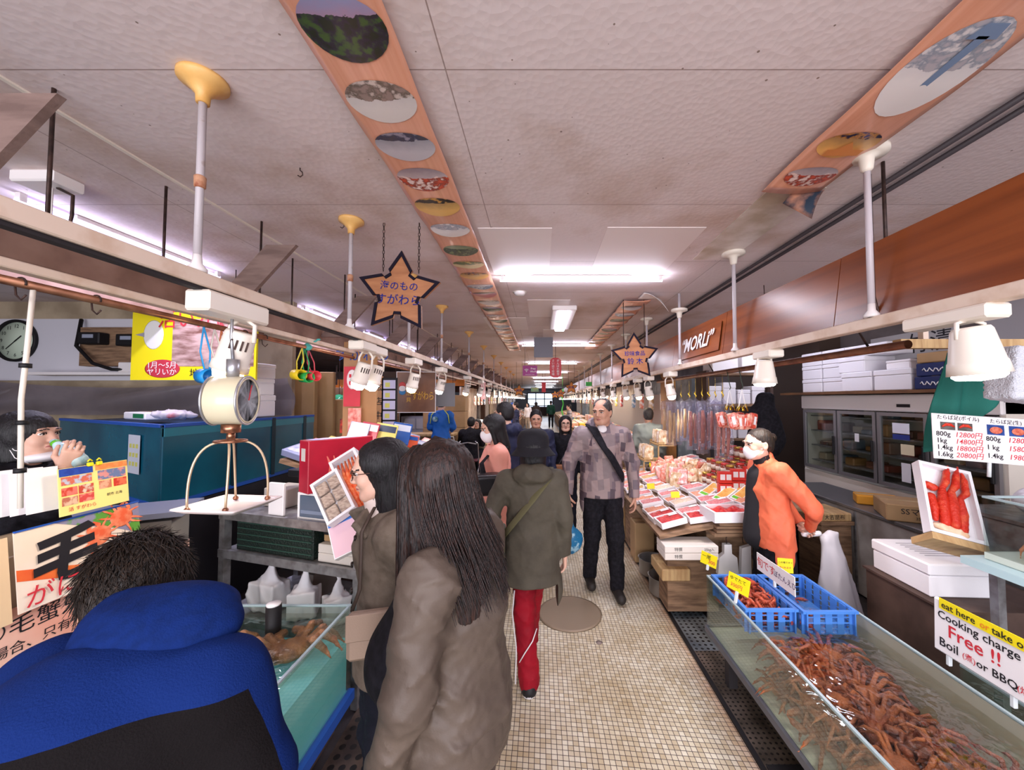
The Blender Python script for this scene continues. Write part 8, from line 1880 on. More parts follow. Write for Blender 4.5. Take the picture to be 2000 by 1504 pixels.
# ------------------------------------------------------------------ printed banners on the ceiling
def oval_mat(i):
 nm = 'landscape_print_%d' % i
 if nm in MATS: return MATS[nm]
 pal = [('1E2A18', '3E5A2A', '2A2438', 'C87A7A', '7A9AC8'), ('8E7A72', 'C8B8B0', '5E5248', 'D8D0CC', 'B0AAAE'), ('3A3A48', '8E8A9A', '24304E', 'C8C4CC', '4E5A6E'), ('C8523A', 'E8D0C8', '8A3A2E', 'D8C8C8', '6E6070'), ('2A2018', 'C8923A', '1E1A20', 'E8B86A', '3A2A28'),
     ('B8B4BC', 'E0DCDE', '8E98A8', 'F0ECEC', 'C8C8D0'), ('3E4A3A', '7A8A5E', '28322A', 'A8B08A', '5A6450'), ('6A7A4A', 'C8A86A', '4A5A3A', 'E8D8A8', '8A6A4A'), ('14163A', '2A2A6A', 'C88A3A', 'F0B86A', '1A1A3E'), ('8AA0B8', 'C8D4DC', '5A7090', 'E4E8EC', 'A89AA8')][i % 10]
 m, nt, out = new_mat(nm); b = N(nt, 'ShaderNodeBsdfPrincipled'); nt.links.new(b.outputs[0], out.inputs[0]); b.inputs['Roughness'].default_value = 0.3
 tc = N(nt, 'ShaderNodeTexCoord'); sp = N(nt, 'ShaderNodeSeparateXYZ'); nt.links.new(tc.outputs['Object'], sp.inputs[0]); nz = N(nt, 'ShaderNodeTexNoise'); nz.inputs['Scale'].default_value = 28; nz.inputs['Detail'].default_value = 6; nt.links.new(tc.outputs['Object'], nz.inputs['Vector'])
 r1 = N(nt, 'ShaderNodeValToRGB'); e = r1.color_ramp.elements; e[0].position = 0.40; e[0].color = lin(pal[0]); e[1].position = 0.60; e[1].color = lin(pal[1]); x = r1.color_ramp.elements.new(0.5); x.color = lin(pal[2]); nt.links.new(nz.outputs[0], r1.inputs[0])
 ad = N(nt, 'ShaderNodeMath', operation='MULTIPLY_ADD'); nt.links.new(nz.outputs[0], ad.inputs[0]); ad.inputs[1].default_value = 0.05; nt.links.new(sp.outputs[1], ad.inputs[2])
 r2 = N(nt, 'ShaderNodeValToRGB'); e = r2.color_ramp.elements; e[0].color = lin(pal[4]); e[1].color = lin(pal[3]); mr = N(nt, 'ShaderNodeMapRange'); mr.inputs[1].default_value = -0.10; mr.inputs[2].default_value = 0.06; nt.links.new(ad.outputs[0], mr.inputs[0]); nt.links.new(mr.outputs[0], r2.inputs[0])
 gt = N(nt, 'ShaderNodeMath', operation='GREATER_THAN'); gt.inputs[1].default_value = 0.01 if i % 2 else -0.02; nt.links.new(ad.outputs[0], gt.inputs[0])
 mx = N(nt, 'ShaderNodeMix', data_type='RGBA'); nt.links.new(gt.outputs[0], mx.inputs[0]); nt.links.new((r2 if i % 3 == 0 else r1).outputs[0], mx.inputs[6]); nt.links.new((r1 if i % 3 == 0 else r2).outputs[0], mx.inputs[7])
 nt.links.new(mx.outputs[2], b.inputs['Base Color']); MATS[nm] = m; return m
M_salmon = mat('salmon_banner', 'E6A88C', 0.28, hex2='DC9A7C', vscale=3, stretch=(14, 0.4, 1), coat=0.25, spec=0.6)
def banner(label, x0, x1, y0, y1, z, ovals, sag=0.012, seed=0):
 t = thing('ceiling_banner', label, 'banner', ((x0+x1)/2, y0, z))
 def zz(u, y): return z - sag*math.sin(u*PI) - 0.004*math.sin(y*9+seed) - 0.006*math.sin(y*23+u*3)*(0.3 if y < 2.2 else 1)*min(1, y/5)
 b = MB(); n = int((y1-y0)/0.06); b.grid(lambda u, v_: (x0+(x1-x0)*u, y0+(y1-y0)*v_, zz(u, y0+(y1-y0)*v_)), 10, n); o = b.build('cloth', M_salmon, t); md = o.modifiers.new('thick', 'SOLIDIFY'); md.thickness = 0.002
 for i, (yc, rx, ry, k) in enumerate(ovals):
  xm = (x0+x1)/2; b = MB(); n1 = 28
  pts = [(0, 0)] + [(rx*q*math.cos(2*PI*a/n1), ry*q*math.sin(2*PI*a/n1)) for q in (0.5, 1.0) for a in range(n1)]
  vs = [(xm+px, yc+py, zz(0.5+px/(x1-x0), yc+py)-0.0042) for px, py in pts]
  fs = [(0, 1+(a+1) % n1, 1+a) for a in range(n1)] + [(1+a, 1+(a+1) % n1, 1+n1+(a+1) % n1, 1+n1+a) for a in range(n1)]
  b.add([(p[0]-xm, p[1]-yc, p[2]) for p in vs], fs, True); o = b.build('oval_picture', oval_mat(k), t, False); o.location = (xm-t.location.x, yc-t.location.y, -z)
 return t
ys = [1.09, 1.36, 1.61, 1.86, 2.12, 2.43, 2.76, 3.06, 3.34, 3.65, 3.95, 4.25]
banner('long salmon pink ceiling banner with oval landscape pictures, left of the aisle centre', -0.735, -0.445, 0.6, 8.6, CEIL-0.03, [(y, 0.128, 0.108 if y < 1.2 else 0.098, i) for i, y in enumerate(ys)] + [(4.6+0.35*i, 0.125, 0.10, (i*3) % 10) for i in range(11)], seed=1)
t = banner('short salmon ceiling banner with a tower picture at the upper right', 1.19, 1.50, 0.6, 1.98, CEIL-0.03, [(0.92, 0.12, 0.08, 2), (1.235, 0.13, 0.19, 5), (1.60, 0.125, 0.085, 8), (1.83, 0.125, 0.075, 3)], seed=2)
b = MB(); b.add([(1.33, 1.10, CEIL-0.049), (1.365, 1.10, CEIL-0.049), (1.36, 1.32, CEIL-0.049), (1.335, 1.32, CEIL-0.049)], [(0, 1, 2, 3)]); b.add([(1.315, 1.06, CEIL-0.049), (1.38, 1.06, CEIL-0.049), (1.395, 1.11, CEIL-0.049), (1.30, 1.11, CEIL-0.049)], [(0, 1, 2, 3)]); b.build('tower_print', mat('blue_grey_print', '7A92B4', 0.35), t)
b = MB(); b.add([(1.27, 1.62, CEIL-0.0495), (1.43, 1.62, CEIL-0.0495), (1.43, 1.66, CEIL-0.0495), (1.27, 1.66, CEIL-0.0495)], [(0, 1, 2, 3)]); b.add([(1.30, 1.62, CEIL-0.0495), (1.34, 1.57, CEIL-0.0495), (1.38, 1.62, CEIL-0.0495)], [(0, 1, 2)]); b.build('building_print', mat('lit_building_print', 'D88A4A', 0.35), t)
b = MB(); b.grid(lambda u, v_: (1.36+0.16*u, 1.97+0.10*v_, CEIL-0.03-0.09*v_*v_*u-0.02*v_), 8, 8); o = b.build('loose_end', mat('banner_back', '2E3A4A', 0.4, hex2='D89A7C', vscale=9), t); md = o.modifiers.new('thick', 'SOLIDIFY'); md.thickness = 0.002
banner('salmon ceiling banner farther down on the right, with one corner hanging loose', 0.95, 1.25, 4.2, 8.2, CEIL-0.035, [(4.5+0.36*i, 0.125, 0.10, (i*7+2) % 10) for i in range(10)], seed=3)
b = MB(); b.grid(lambda u, v_: (1.10+0.26*u, 3.95+0.25*v_, CEIL-0.02-0.20*max(0, u+(1-v_)-1)*u), 8, 8); o = solo('loose_sheet', b, M_card_w, 'white corner of a ceiling sheet hanging loose on the right', 'sheet'); md = o.modifiers.new('thick', 'SOLIDIFY'); md.thickness = 0.002
# ------------------------------------------------------------------ star shop signs
def star_pts(R, notch=True):
 pts = []
 for k in range(5):
  a = PI/2 + k*2*PI/5; tip = Vector((R*math.cos(a), R*math.sin(a))); a2 = a + PI/5; r = R*0.56; v = Vector((r*math.cos(a2), r*math.sin(a2))); nx = PI/2+(k+1)*2*PI/5; tip2 = Vector((R*math.cos(nx), R*math.sin(nx)))
  p = v + (tip-v).normalized()*R*0.10; q = v + (tip2-v).normalized()*R*0.10; inn = v.normalized()*-R*0.09
  pts += [tip, p, p+inn, q+inn, q] if notch else [tip, v]
 return [(p.x, p.y) for p in pts]
M_starink = mat('deep_blue_ink', '14267A', 0.6, spec=0.1); M_stary = mat('orange_brown_star_wood', 'A8704A', 0.5, hex2='935E3C', vscale=4, stretch=(1, 1, 6)); M_stared = mat('dark_star_edge', '1A1522', 0.7, spec=0.1); M_starlt = mat('orange_star', 'D88A3E', 0.5)
def star(label, px, py, Y, R, rows, tilt=0.0, ms=None, chain=True, ysw=0.0, sizes=None):
 c = W(px, py, Y); M = frame(c, (math.cos(tilt), ysw, math.sin(tilt)), (-math.sin(tilt), 0, math.cos(tilt))); t = thing('star_sign', label, 'sign', tuple(c-V(0, 0, R*0.8)))
 P_ = star_pts(R); I_ = [(x*0.87, y*0.87) for x, y in P_]; b = MB(M); b.prism(P_, -0.02, 0.0); b.build('panel', ms or M_stary, t)
 b = MB(M); b.ring_prism(P_, I_, 0.0005, 0.008); b.build('edge', M_stared, t)
 for (s, y, size) in rows: lettering(s, size, M @ TR(0, y, 0.003), M_starink, t, bold=0.010)
 for sx in (-1, 1):
  p = M @ Vector((sx*R*0.42, R*0.50, -0.01)); top = Vector((p.x-sx*0.02*0, p.y, CEIL))
  b = MB()
  if chain:
   n = int((top.z-p.z)/0.022)
   for k in range(n): z = p.z + (top.z-p.z)*(k+0.5)/n; b.tube([Vector((p.x+(0.006*math.cos(a) if k % 2 else 0), p.y+(0 if k % 2 else 0.006*math.cos(a)), z+0.014*math.sin(a))) for a in np.linspace(0, 2*PI, 8, endpoint=False)], 0.0022, 4, closed=True)
  else: b.tube([p, top], 0.004, 5)
  b.build('chain', M_rod, t)
 return t
star('large wooden star sign with blue letters 海のもの すがわら hanging at the left of the aisle', 779, 572, 2.40, 0.275, [('海のもの', 0.040, 0.062), ('すがわら', -0.050, 0.074)], -0.06)
star('wooden star sign with blue letters 珍味食品 鈴木 on the right', 1240, 697, 4.3, 0.285, [('珍味食品', 0.035, 0.060), ('鈴 木', -0.055, 0.080)], 0.04, chain=False)
for i, (px, py, Y) in enumerate([(1014, 763, 11.5), (1116, 757, 11.0), (1095, 769, 14.5), (1084, 771, 17.0)]): star('small orange star sign far down the aisle, %s' % ['alone on the left side', 'biggest of the right hand ones', 'second of the right hand ones', 'smallest of the right hand ones'][i], px, py, Y, 0.20, [('鮮魚', 0.0, 0.09)], 0.0, M_starlt, False)
# other hanging signs over the aisle
def hung(name, label, px0, py0, px1, py1, Y, m, th=0.02, poly=None):
 a, c = W(px0, py0, Y), W(px1, py1, Y); w, h = abs(c.x-a.x), abs(a.z-c.z); o = Vector(((a.x+c.x)/2, Y, (a.z+c.z)/2)); t, M = board(name, label, 'sign', o, (1, 0, 0), (0, 0, 1), w, h, m, th)
 for sx in (-0.35, 0.35):
  b = MB(); b.tube([o+V(sx*w, 0.005, h/2), V(o.x+sx*w, Y+0.005, CEIL)], 0.004, 5); b.build('hanger', M_rod, t)
 return t, M, w, h
hung('blank_sign', 'blank grey panel hanging from the ceiling over the aisle', 1043, 659, 1080, 698, 6.9, mat('slate_grey_panel', '7C7C88', 0.5))
t, M, w, h = hung('wifi_sign', 'magenta Free Wi-Fi sign hanging over the aisle', 1021, 714, 1049, 734, 7.6, mat('magenta_sign', 'A83A8E', 0.45))
b = MB(M)
for r in (0.022, 0.040, 0.058): b.tube([(-0.07+r*math.sin(a), -0.025+r*math.cos(a), 0.002) for a in np.linspace(-0.8, 0.8, 9)], 0.006, 6)
b.ball((-0.07, -0.022, 0.002), 0.010, 10, 6); b.build('wifi_mark', M_card_w, t); lettering('Free', 0.055, M @ TR(0.065, 0.04, 0.002), M_card_w, t, bold=0.02); lettering('Wi-Fi', 0.055, M @ TR(0.065, -0.02, 0.002), M_card_w, t, bold=0.02); lettering('HAKODATE FREE', 0.024, M @ TR(0, -0.08, 0.002), M_card_w, t)
c = W(1085, 718, 7.4); t = thing('red_sign', 'tall rounded red sign with two columns of white letters over the aisle', 'sign', (c.x, 7.4, c.z-0.2)); M = frame(c, (1, 0, 0), (0, 0, 1))
rp = [(0.115*math.cos(a), 0.11+0.09*math.sin(a)) for a in np.linspace(0, PI, 9)] + [(-0.115*math.cos(a), -0.11-0.09*math.sin(a)) for a in np.linspace(0, PI, 9)]; b = MB(M); b.prism(rp, -0.02, 0); b.build('panel', mat('red_sign_face', 'D0303E', 0.4), t)
for i, s_ in enumerate(['さいはて市場', 'がんばれ朝市']):
 for k, ch in enumerate(s_): lettering(ch, 0.055, M @ TR(-0.048+0.096*i, 0.135-0.054*k, 0.002), M_card_w, t, bold=0.02)
b = MB(); b.tube([c+V(0, 0, 0.19), V(c.x, 7.4, CEIL)], 0.005, 5); b.build('hanger', M_rod, t)
hung('red_sign', 'narrow red sign far down the aisle under the white lamp', 1058, 747, 1066, 766, 15.0, mat('red_sign_face', 'D0303E', 0.4)); hung('green_sign', 'pale green and yellow sign far down the aisle on the left', 1037, 757, 1052, 765, 22.0, mat('pale_green_sign', '8ED0B0', 0.4, hex2='E0D86A', vscale=3))
t, M = board('green_sign', 'small bright green emergency sign on the right rail far down', 'sign', W(1150, 750, 10.0), (1, 0, 0), (0, 0, 1), 0.16, 0.11, mat('green_exit_face', '3AB04A', 0.4), 0.02); b = MB(M); b.cyl((0, 0.05, -0.01), (0, 0.3, -0.01), 0.006, 6); b.build('hanger', M_rod, t)
lettering('\u201cMORLi\u201d', 0.20, frame((1.575, 3.75, 2.26), (0, -1, 0), (0.141, 0, 0.99)) @ TR(0.0, 0, 0.02), M_card_w, tag(solo('fascia_lettering_plate', MB(frame((1.575, 3.75, 2.26), (0, -1, 0), (0.141, 0, 0.99))).box((0, 0, 0.006), (0.98, 0.26, 0.003)), M_fascia, 'brown plate with white brush lettering on the right fascia, right of the star sign', 'sign')), bold=0.02, shear=0.2)
# left hanging signs, over the left stall
def at_sign(name, label, px0, py0, px1, py1, Y, m, yaw=0.0, th=0.012, hang=True):
 a, c = W(px0, py0, Y), W(px1, py1, Y); w, h = abs(c.x-a.x), abs(a.z-c.z); o = (a+c)/2; o.y = Y; t, M = board(name, label, 'sign', o, (1, yaw, 0), (0, 0, 1), w, h, m, th)
 if hang:
  for sx in (-0.4, 0.4): b = MB(); b.tube([M @ V(sx*w, h/2, -0.005), (M @ V(sx*w, 0, -0.005)).xy.to_3d()+V(0, 0, 2.2 if o.z < 2.0 else CEIL)], 0.003, 5); b.build('hanger', M_rod, t)
 return t, M, w, h
t, M, w, h = at_sign('shop_board', 'tall brown board with blue letters すがわら behind the left lamps', 672, 668, 734, 860, 3.25, mat('plain_brown_board', 'B98A5E', 0.5, hex2='A87A50', vscale=3), hang=False); lettering('すがわら', 0.12, M @ TR(0.02, h*0.36, 0.002), M_blueink, t, bold=0.02)
b = MB(); b.box((-1.55, 3.26, 0.62), (0.2, 0.05, 1.24)); b.build('post', M_wooddk, t)
t, M, w, h = at_sign('red_poster', 'red poster with white oval tied to the brown すがわら board', 672, 716, 703, 794, 3.20, mat('red_poster_face', 'CE3A46', 0.4, hex2='B8303C', vscale=4), 0.0, 0.004, False)
b = MB(M); b.ball((0, 0.06, 0.001), 0.045, 20, 8, (1, 1.9, 0.03)); b.build('oval', mat('pale_oval', 'F0E4E0', 0.4), t); b = MB(M); b.box((-0.015, 0.09, 0.004), (0.018, 0.03, 0.001)); b.box((-0.015, 0.03, 0.004), (0.018, 0.03, 0.001)); b.build('print', M_redink, t); lettering('北海', 0.03, M @ TR(0.016, 0.06, 0.004), M_ink, t)
t, M, w, h = at_sign('crab_banner', 'pale pink banner printed with crabs below the red poster', 680, 797, 704, 858, 3.19, mat('pink_crab_banner', 'F0B0A0', 0.4, hex2='D8524A', vscale=20), 0.0, 0.004, False); t, M, w, h = at_sign('crab_photo_card', 'red crab photo card left of the pale pink banner', 664, 818, 679, 846, 3.3, mat('red_crab_photo', 'C8402E', 0.4, hex2='2E2420', vscale=18), 0.0, 0.004, False)
t, M, w, h = at_sign('open_board', 'narrow brown board with black letters 玄店中 left of the framed sheets', 731, 735, 747, 835, 4.3, mat('plain_brown_board', 'B98A5E', 0.5), 0, 0.02)
for k, ch in enumerate('玄店中'): lettering(ch, 0.10, M @ TR(0, 0.16-0.16*k, 0.002), M_ink, t, bold=0.03)
t, M, w, h = at_sign('sheet_frame', 'black frame holding a column of five white price sheets', 746, 738, 774, 846, 4.3, M_black, 0.0, 0.02)
for k in range(5):
 b = MB(M); b.box((0, 0.24-0.118*k, 0.001), (w*0.80, 0.098, 0.002)); b.build('sheet', mat('lilac_sheet', 'C8C6E0', 0.5), t); b = MB(M); b.box((-0.02, 0.235-0.118*k, 0.003), (w*0.3, 0.05, 0.001)); b.build('print', mat('pale_yellow_print', 'D2D06A', 0.5), t)
t, M, w, h = at_sign('shop_poster', 'brown poster with gold brush letters すがわら and red-blue round mark', 776, 726, 850, 806, 5.2, mat('brown_poster', '6E4A38', 0.35, hex2='8A5E44', vscale=3), 0.12, 0.008)
b = MB(M); q = [(-w/2, -h/2), (w/2, -h/2), (w/2, h/2), (-w/2, h/2)]; b.ring_prism(q, [(a*0.97, c*0.97) for a, c in q], 0.0, 0.004); b.build('white_edge', M_card_w, t); M_goldink = mat('gold_ink', 'D8A83A', 0.4)
for k, ch in enumerate('すがわら'): lettering(ch, 0.13, M @ TR(-0.02+0.075*k, -0.06, 0.002), M_goldink, t, bold=0.02, sx=0.6)
lettering('活', 0.07, M @ TR(-0.10, -0.02, 0.002), M_goldink, t, bold=0.02); lettering('貝', 0.07, M @ TR(-0.10, -0.11, 0.002), M_goldink, t, bold=0.02)
for (dy, hx) in ((0.075, 'C8403A'), (0.02, 'E8E0DC'), (-0.03, '2E7AB0')): b = MB(M); b.ball((-0.185, 0.03+dy*0.9, 0.001+0.001*(dy == 0.02)), 0.05, 18, 8, (0.9, 0.85, 0.04)); b.build('round_mark', mat('mark_'+hx, hx, 0.4), t)
at_sign('blank_sign', 'plain grey panel hanging beside the brown すがわら poster', 847, 748, 888, 794, 5.4, mat('plain_grey_panel', '77767A', 0.5), 0.05); t, M, w, h = at_sign('red_banner_strip', 'narrow pink and white banner strip hanging on the left rail', 939, 746, 948, 780, 8.0, mat('pink_strip', 'E8A0A0', 0.5, hex2='F4E0E0', vscale=16))
b = MB()
for (px, py) in [(586, 328), (668, 432)]:
 p = WZ(px, py, CEIL); b = MB(); b.tube([p, p+V(0, 0, -0.012), p+V(0.012, 0, -0.022), p+V(0.014, 0, -0.036), p+V(0.002, 0, -0.046), p+V(-0.010, 0, -0.038)], 0.0028, 6); solo('ceiling_hook', b, M_rod, ['dark open hook screwed into the ceiling left of the long banner', 'dark open hook in the ceiling beside the second left pole'][0 if px == 586 else 1], 'hook')
p = WZ(95, 345, CEIL); t = thing('junction_box', 'white flat junction box with plug and cables on the left ceiling', 'box', tuple(p)); b = MB(); b.box((0, 0, -0.03), (0.22, 0.14, 0.06), bev=0.008); b.build('case', M_white, t, False)
b = MB(); b.tube([(0.02, 0, -0.06), (0.02, 0, -0.12), (0.025, 0.0, -0.5)], 0.006, 6); b.build('cable', M_white, t, False); b = MB(); b.tube([(0.05, 0, -0.06), (0.13, 0, -0.10), (0.13, 0, -0.2), (0.08, 0, -0.5)], 0.008, 6); b.build('cable', M_rod, t, False)
# ------------------------------------------------------------------ left stall goods and everything further down the hall
t = thing('display_table', 'left stall display table under the gift boxes behind the two women', 'table', (-1.5, 3.6, 0)); b = MB(); b.M = TR(-1.45, 3.72, 1.12) @ rotm(0, 0.28, 0); b.box((0, 0, 0), (0.95, 1.9, 0.03)); b.build('table_top', M_wood, t); b = MB(); b.box((-1.5, 3.9, 0.50), (0.8, 1.5, 1.0)); b.build('carcass', M_wooddk, t)
g = np.random.default_rng(8)
specs = [('grey blue', '8A90B4', 'B8BCD0'), ('red and white striped', 'B8384A', 'F0D8DC'), ('navy edged yellow', 'E8DC6A', 'F0E8A0'), ('blue and orange printed', '2A5AA0', 'E0703A'), ('white with blue letters', 'ECEAF2', '3A5ACA'), ('pink speckled', 'E0A0A0', 'F0DCD8'), ('white and green', 'F0F0EE', '2E9A5A'), ('orange red', 'E05A3A', 'F0A080')]
for i in range(32):
 r, c_ = i//4, i % 4; X = -1.82+0.235*c_; Y = 2.90+0.235*r; k = (i*5+r) % 8; nm, a, c2 = specs[k]; Z = 1.145 - 0.285*(X+1.45)
 t = thing('gift_box', '%s gift box, left display table, %s from aisle, row %s' % (nm, ['fourth', 'third', 'second', 'first'][c_], ['one', 'two', 'three', 'four', 'five', 'six', 'seven', 'eight'][r]), 'box', (X, Y, Z+0.004), group='gift boxes on the left display table'); t.rotation_euler = (0.30+0.08*g.normal(), 0.28, 0.1*g.normal())
 b = MB(); b.box((0, 0, 0.045), (0.20, 0.20, 0.05), bev=0.004); b.build('carton', mat('gift_'+a, a, 0.35), t, False); b = MB(); b.box((0, 0.0, 0.0708), (0.16, 0.15, 0.0012)); b.build('lid_print', mat('giftprint_'+c2+a, c2, 0.35, hex2=a, vscale=18), t, False)
for i, (px, py, Y, w, h, a, c2, nm) in enumerate([(700, 842, 2.9, 0.14, 0.14, '8A8EA8', 'A0A4B8', 'plain grey'), (720, 846, 3.0, 0.13, 0.18, 'B83A4E', 'F0E4E6', 'red and white'), (752, 848, 3.1, 0.17, 0.18, 'EADF7A', '2A3A5A', 'yellow with navy top'), (783, 846, 3.3, 0.16, 0.19, '2A5AA8', 'D8E0F0', 'blue with white letters'), (805, 862, 3.4, 0.10, 0.11, 'E0603A', '2A5AA8', 'orange and blue')]):
 c = W(px, py, Y); M = frame(c, (0.95, 0.2, -0.18), (0.12, 0.45, 1)); t = thing('leaning_box', '%s flat box propped up at the back of the left display table' % nm, 'box', tuple(M @ V(0, -h/2, 0))); b = MB(M); b.box((0, 0, -0.015), (w, h, 0.03), bev=0.003); b.build('carton', mat('lean_'+a, a, 0.35), t)
 b = MB(M); b.box((0, h*0.25, 0.001), (w*0.9, h*0.3, 0.001)); b.build('print', mat('leanp_'+c2, c2, 0.35), t)
 b = MB(M); b.box((0, -h*0.1, -0.13), (w*0.5, h*0.5, 0.2)); b.build('prop', M_card, t)
crate('white box with green letters on the left display table, nearest the long-haired woman', W(868, 880, 3.6) - V(0, 0, 0.05), (0.26, 0.16, 0.055), M_card_w, 0.1, lid=False, name='carton')
# folding chair, table, seated group
t = thing('folding_chair', 'folding chair with chrome frame under the person in black', 'chair', (-1.46, 7.82, 0)); M_chr = mat('chrome_tube', 'C8C8D0', 0.2, 0.9)
for s in (-1, 1): b = MB(); b.tube([(s*0.2, 0.22, 0.02), (s*0.2, -0.05, 0.44), (s*0.2, -0.16, 0.80), (s*0.15, -0.18, 0.86)], 0.012, 8); b.build('leg', M_chr, t, False); b = MB(); b.tube([(s*0.18, -0.22, 0.02), (s*0.18, 0.18, 0.44)], 0.012, 8); b.build('leg', M_chr, t, False)
b = MB(); b.box((0, 0.04, 0.45), (0.38, 0.36, 0.04), bev=0.015); b.build('seat', mat('maroon_seat', '5A2A30', 0.5), t, False); b = MB(); b.tube([(-0.17, -0.17, 0.80), (0, -0.20, 0.83), (0.17, -0.17, 0.80)], [0.05]*3, 10, flat=0.25); b.build('backrest', M_steel, t, False)
dup(t, (-1.28, 9.15, 0), PI-0.2, 'folding chair under the woman in the cream cardigan')
t = thing('meal_table', 'pale wooden table between the two seated people', 'table', (-1.36, 8.62, 0)); b = MB(); b.box((0, 0, 0.70), (0.7, 0.5, 0.03)); b.build('table_top', M_woodlt, t, False)
for sx in (-1, 1):
 for sy_ in (-1, 1): b = MB(); b.box((sx*0.3, sy_*0.2, 0.34), (0.03, 0.03, 0.68)); b.build('leg', M_chr, t, False)
t = thing('tote_bag', 'pale yellow tote bag with dark stripe beside the blue-jacketed worker', 'bag', (-1.75, 7.4, 0.55)); b = MB(); b.box((0, 0, 0.15), (0.34, 0.14, 0.30), bev=0.03); b.build('bag_body', mat('pale_yellow_tote', 'E4DCA8', 0.6), t, False); b = MB(); b.box((0.05, -0.071, 0.12), (0.04, 0.004, 0.2)); b.build('stripe', M_navyj, t, False); b = MB(); b.tube([(-0.08, 0, 0.30), (-0.05, 0, 0.42), (0.05, 0, 0.42), (0.08, 0, 0.30)], 0.008, 6); b.build('handle', M_card_w, t, False)
b = MB(); b.box((-1.75, 7.4, 0.27), (0.4, 0.3, 0.55)); solo('low_box', b, M_card, 'carton under the pale yellow tote bag', 'box')
t = thing('work_counter', 'wooden work counter in front of the blue-jacketed worker', 'counter', (-2.5, 7.85, 0)); b = MB(); b.box((-2.5, 7.85, 0.98), (1.5, 0.5, 0.04)); b.build('worktop', M_woodlt, t); b = MB(); b.box((-2.5, 7.9, 0.48), (1.4, 0.4, 0.96)); b.build('carcass', M_wood, t)
t = thing('carton_wall', '', '', (0, 0, 0))
for i in range(5):
 for j in range(2): crate('brown carton in the wall of cartons behind the blue-jacketed worker, layer %s, %s' % (['one', 'two', 'three', 'four', 'five'][i], ['left', 'middle', 'right'][j]), (-2.35+0.47*j, 8.5, i*0.36), (0.46, 0.4, 0.355), M_card, 0, lid=False, name='carton', group='wall of cartons')
bpy.data.objects.remove(t)
t = thing('round_stool', 'dark red round stool top beside the work counter', 'stool', (-1.95, 5.6, 0)); b = MB(); b.lathe([(0, 0.80), (0.16, 0.80), (0.18, 0.83), (0.16, 0.86), (0, 0.87)], 24); b.build('seat', mat('dark_red_vinyl', '5A2028', 0.35), t, False)
for k in range(4): a = k*PI/2+0.4; b = MB(); b.tube([(0.1*math.cos(a), 0.1*math.sin(a), 0.8), (0.17*math.cos(a), 0.17*math.sin(a), 0.0)], 0.01, 6); b.build('leg', M_chr, t, False)
# steel kitchen units, orange signs, cupboards at the middle left
t = thing('steel_cabinet', 'tall brushed steel cabinet at the middle left, beyond the cartons', 'cabinet', (-3.8, 6.4, 0)); b = MB(); b.box((-3.8, 6.4, 0.95), (0.8, 0.6, 1.9), bev=0.01); b.build('carcass', mat('brushed_steel_warm', 'A89880', 0.3, 0.7), t); b = MB(); b.box((-3.7, 6.09, 1.55), (0.25, 0.01, 0.12)); b.build('control_panel', M_dark, t); b = MB(); b.box((-3.8, 6.08, 1.30), (0.6, 0.02, 0.02)); b.build('handle', M_chr, t)
b = MB(); b.box((-2.75, 7.2, 2.02), (2.6, 0.06, 0.12)); solo('orange_beam', b, mat('orange_beam_paint', 'D07A2E', 0.5), 'orange painted crossbeam behind the wooden board', 'beam')
for (sx) in (-3.95, -2.75): b = MB(); b.box((sx, 7.2, 0.99), (0.08, 0.08, 1.98)); solo('beam_post', b, M_wood, ['wooden post at the left end of the orange crossbeam', 'wooden post at the right end of the orange crossbeam'][0 if sx < -3 else 1], 'post')
t, M = board('orange_sign', 'orange sign board with white letters 川越 at the middle left', 'sign', W(683, 763, 6.6), (1, 0, 0), (0, 0, 1), 0.66, 0.20, mat('orange_sign_face', 'D8782A', 0.4), 0.02); lettering('川 越', 0.15, M @ TR(-0.02, 0, 0.002), M_card_w, t, bold=0.02); b = MB(M); b.box((0.25, 0.25, -0.03), (0.02, 0.4, 0.02)); b.box((-0.25, 0.25, -0.03), (0.02, 0.4, 0.02)); b.build('hanger', M_rod, t)
t = thing('glass_float', 'green glass float in a net at the middle left', 'float', tuple(W(662, 786, 6.0)-V(0, 0, 0.13))); b = MB(); b.ball((0, 0, 0.13), 0.13, 20, 14); b.build('ball', mat('green_glass_float', '2E8A5E', 0.1, hex2='4AB07A', vscale=14), t, False); b = MB(); b.tube([(0, 0, 0.26), (0, 0, 1.40)], 0.004, 5); b.build('cord', M_rod, t, False)
for i, (px, z0_) in enumerate([(642, 0.0), (655, 0.0)]):
 t = thing('storage_rack', ['white wire rack of boxes at the middle left', 'second white rack of boxes at the middle left, behind the first'][i], 'rack', (W(px, 800, 5.5+2.1*i).x, 5.5+i*2.1, 0))
 for z in (0.3, 0.75, 1.15, 1.5): b = MB(); b.box((0, 0, z), (0.55, 0.4, 0.02)); b.build('shelf', M_card_w, t, False)
 for sx in (-1, 1): b = MB(); b.box((sx*0.26, -0.18, 0.78), (0.025, 0.025, 1.56)); b.build('post', M_card_w, t, False)
 for k in range(3):
  for j in range(2): b2 = crate('small carton on the %s white rack, shelf %s, %s' % (['first', 'second'][i], ['one', 'two', 'three'][k], ['left', 'right'][j]), (t.location.x-0.13+0.26*j, t.location.y, [0.311, 0.761, 1.161][k]), (0.22, 0.3, 0.25), [M_card, M_card_w, mat('pink_carton', 'D8888A', 0.5)][(k+j) % 3], 0, lid=False, name='carton')
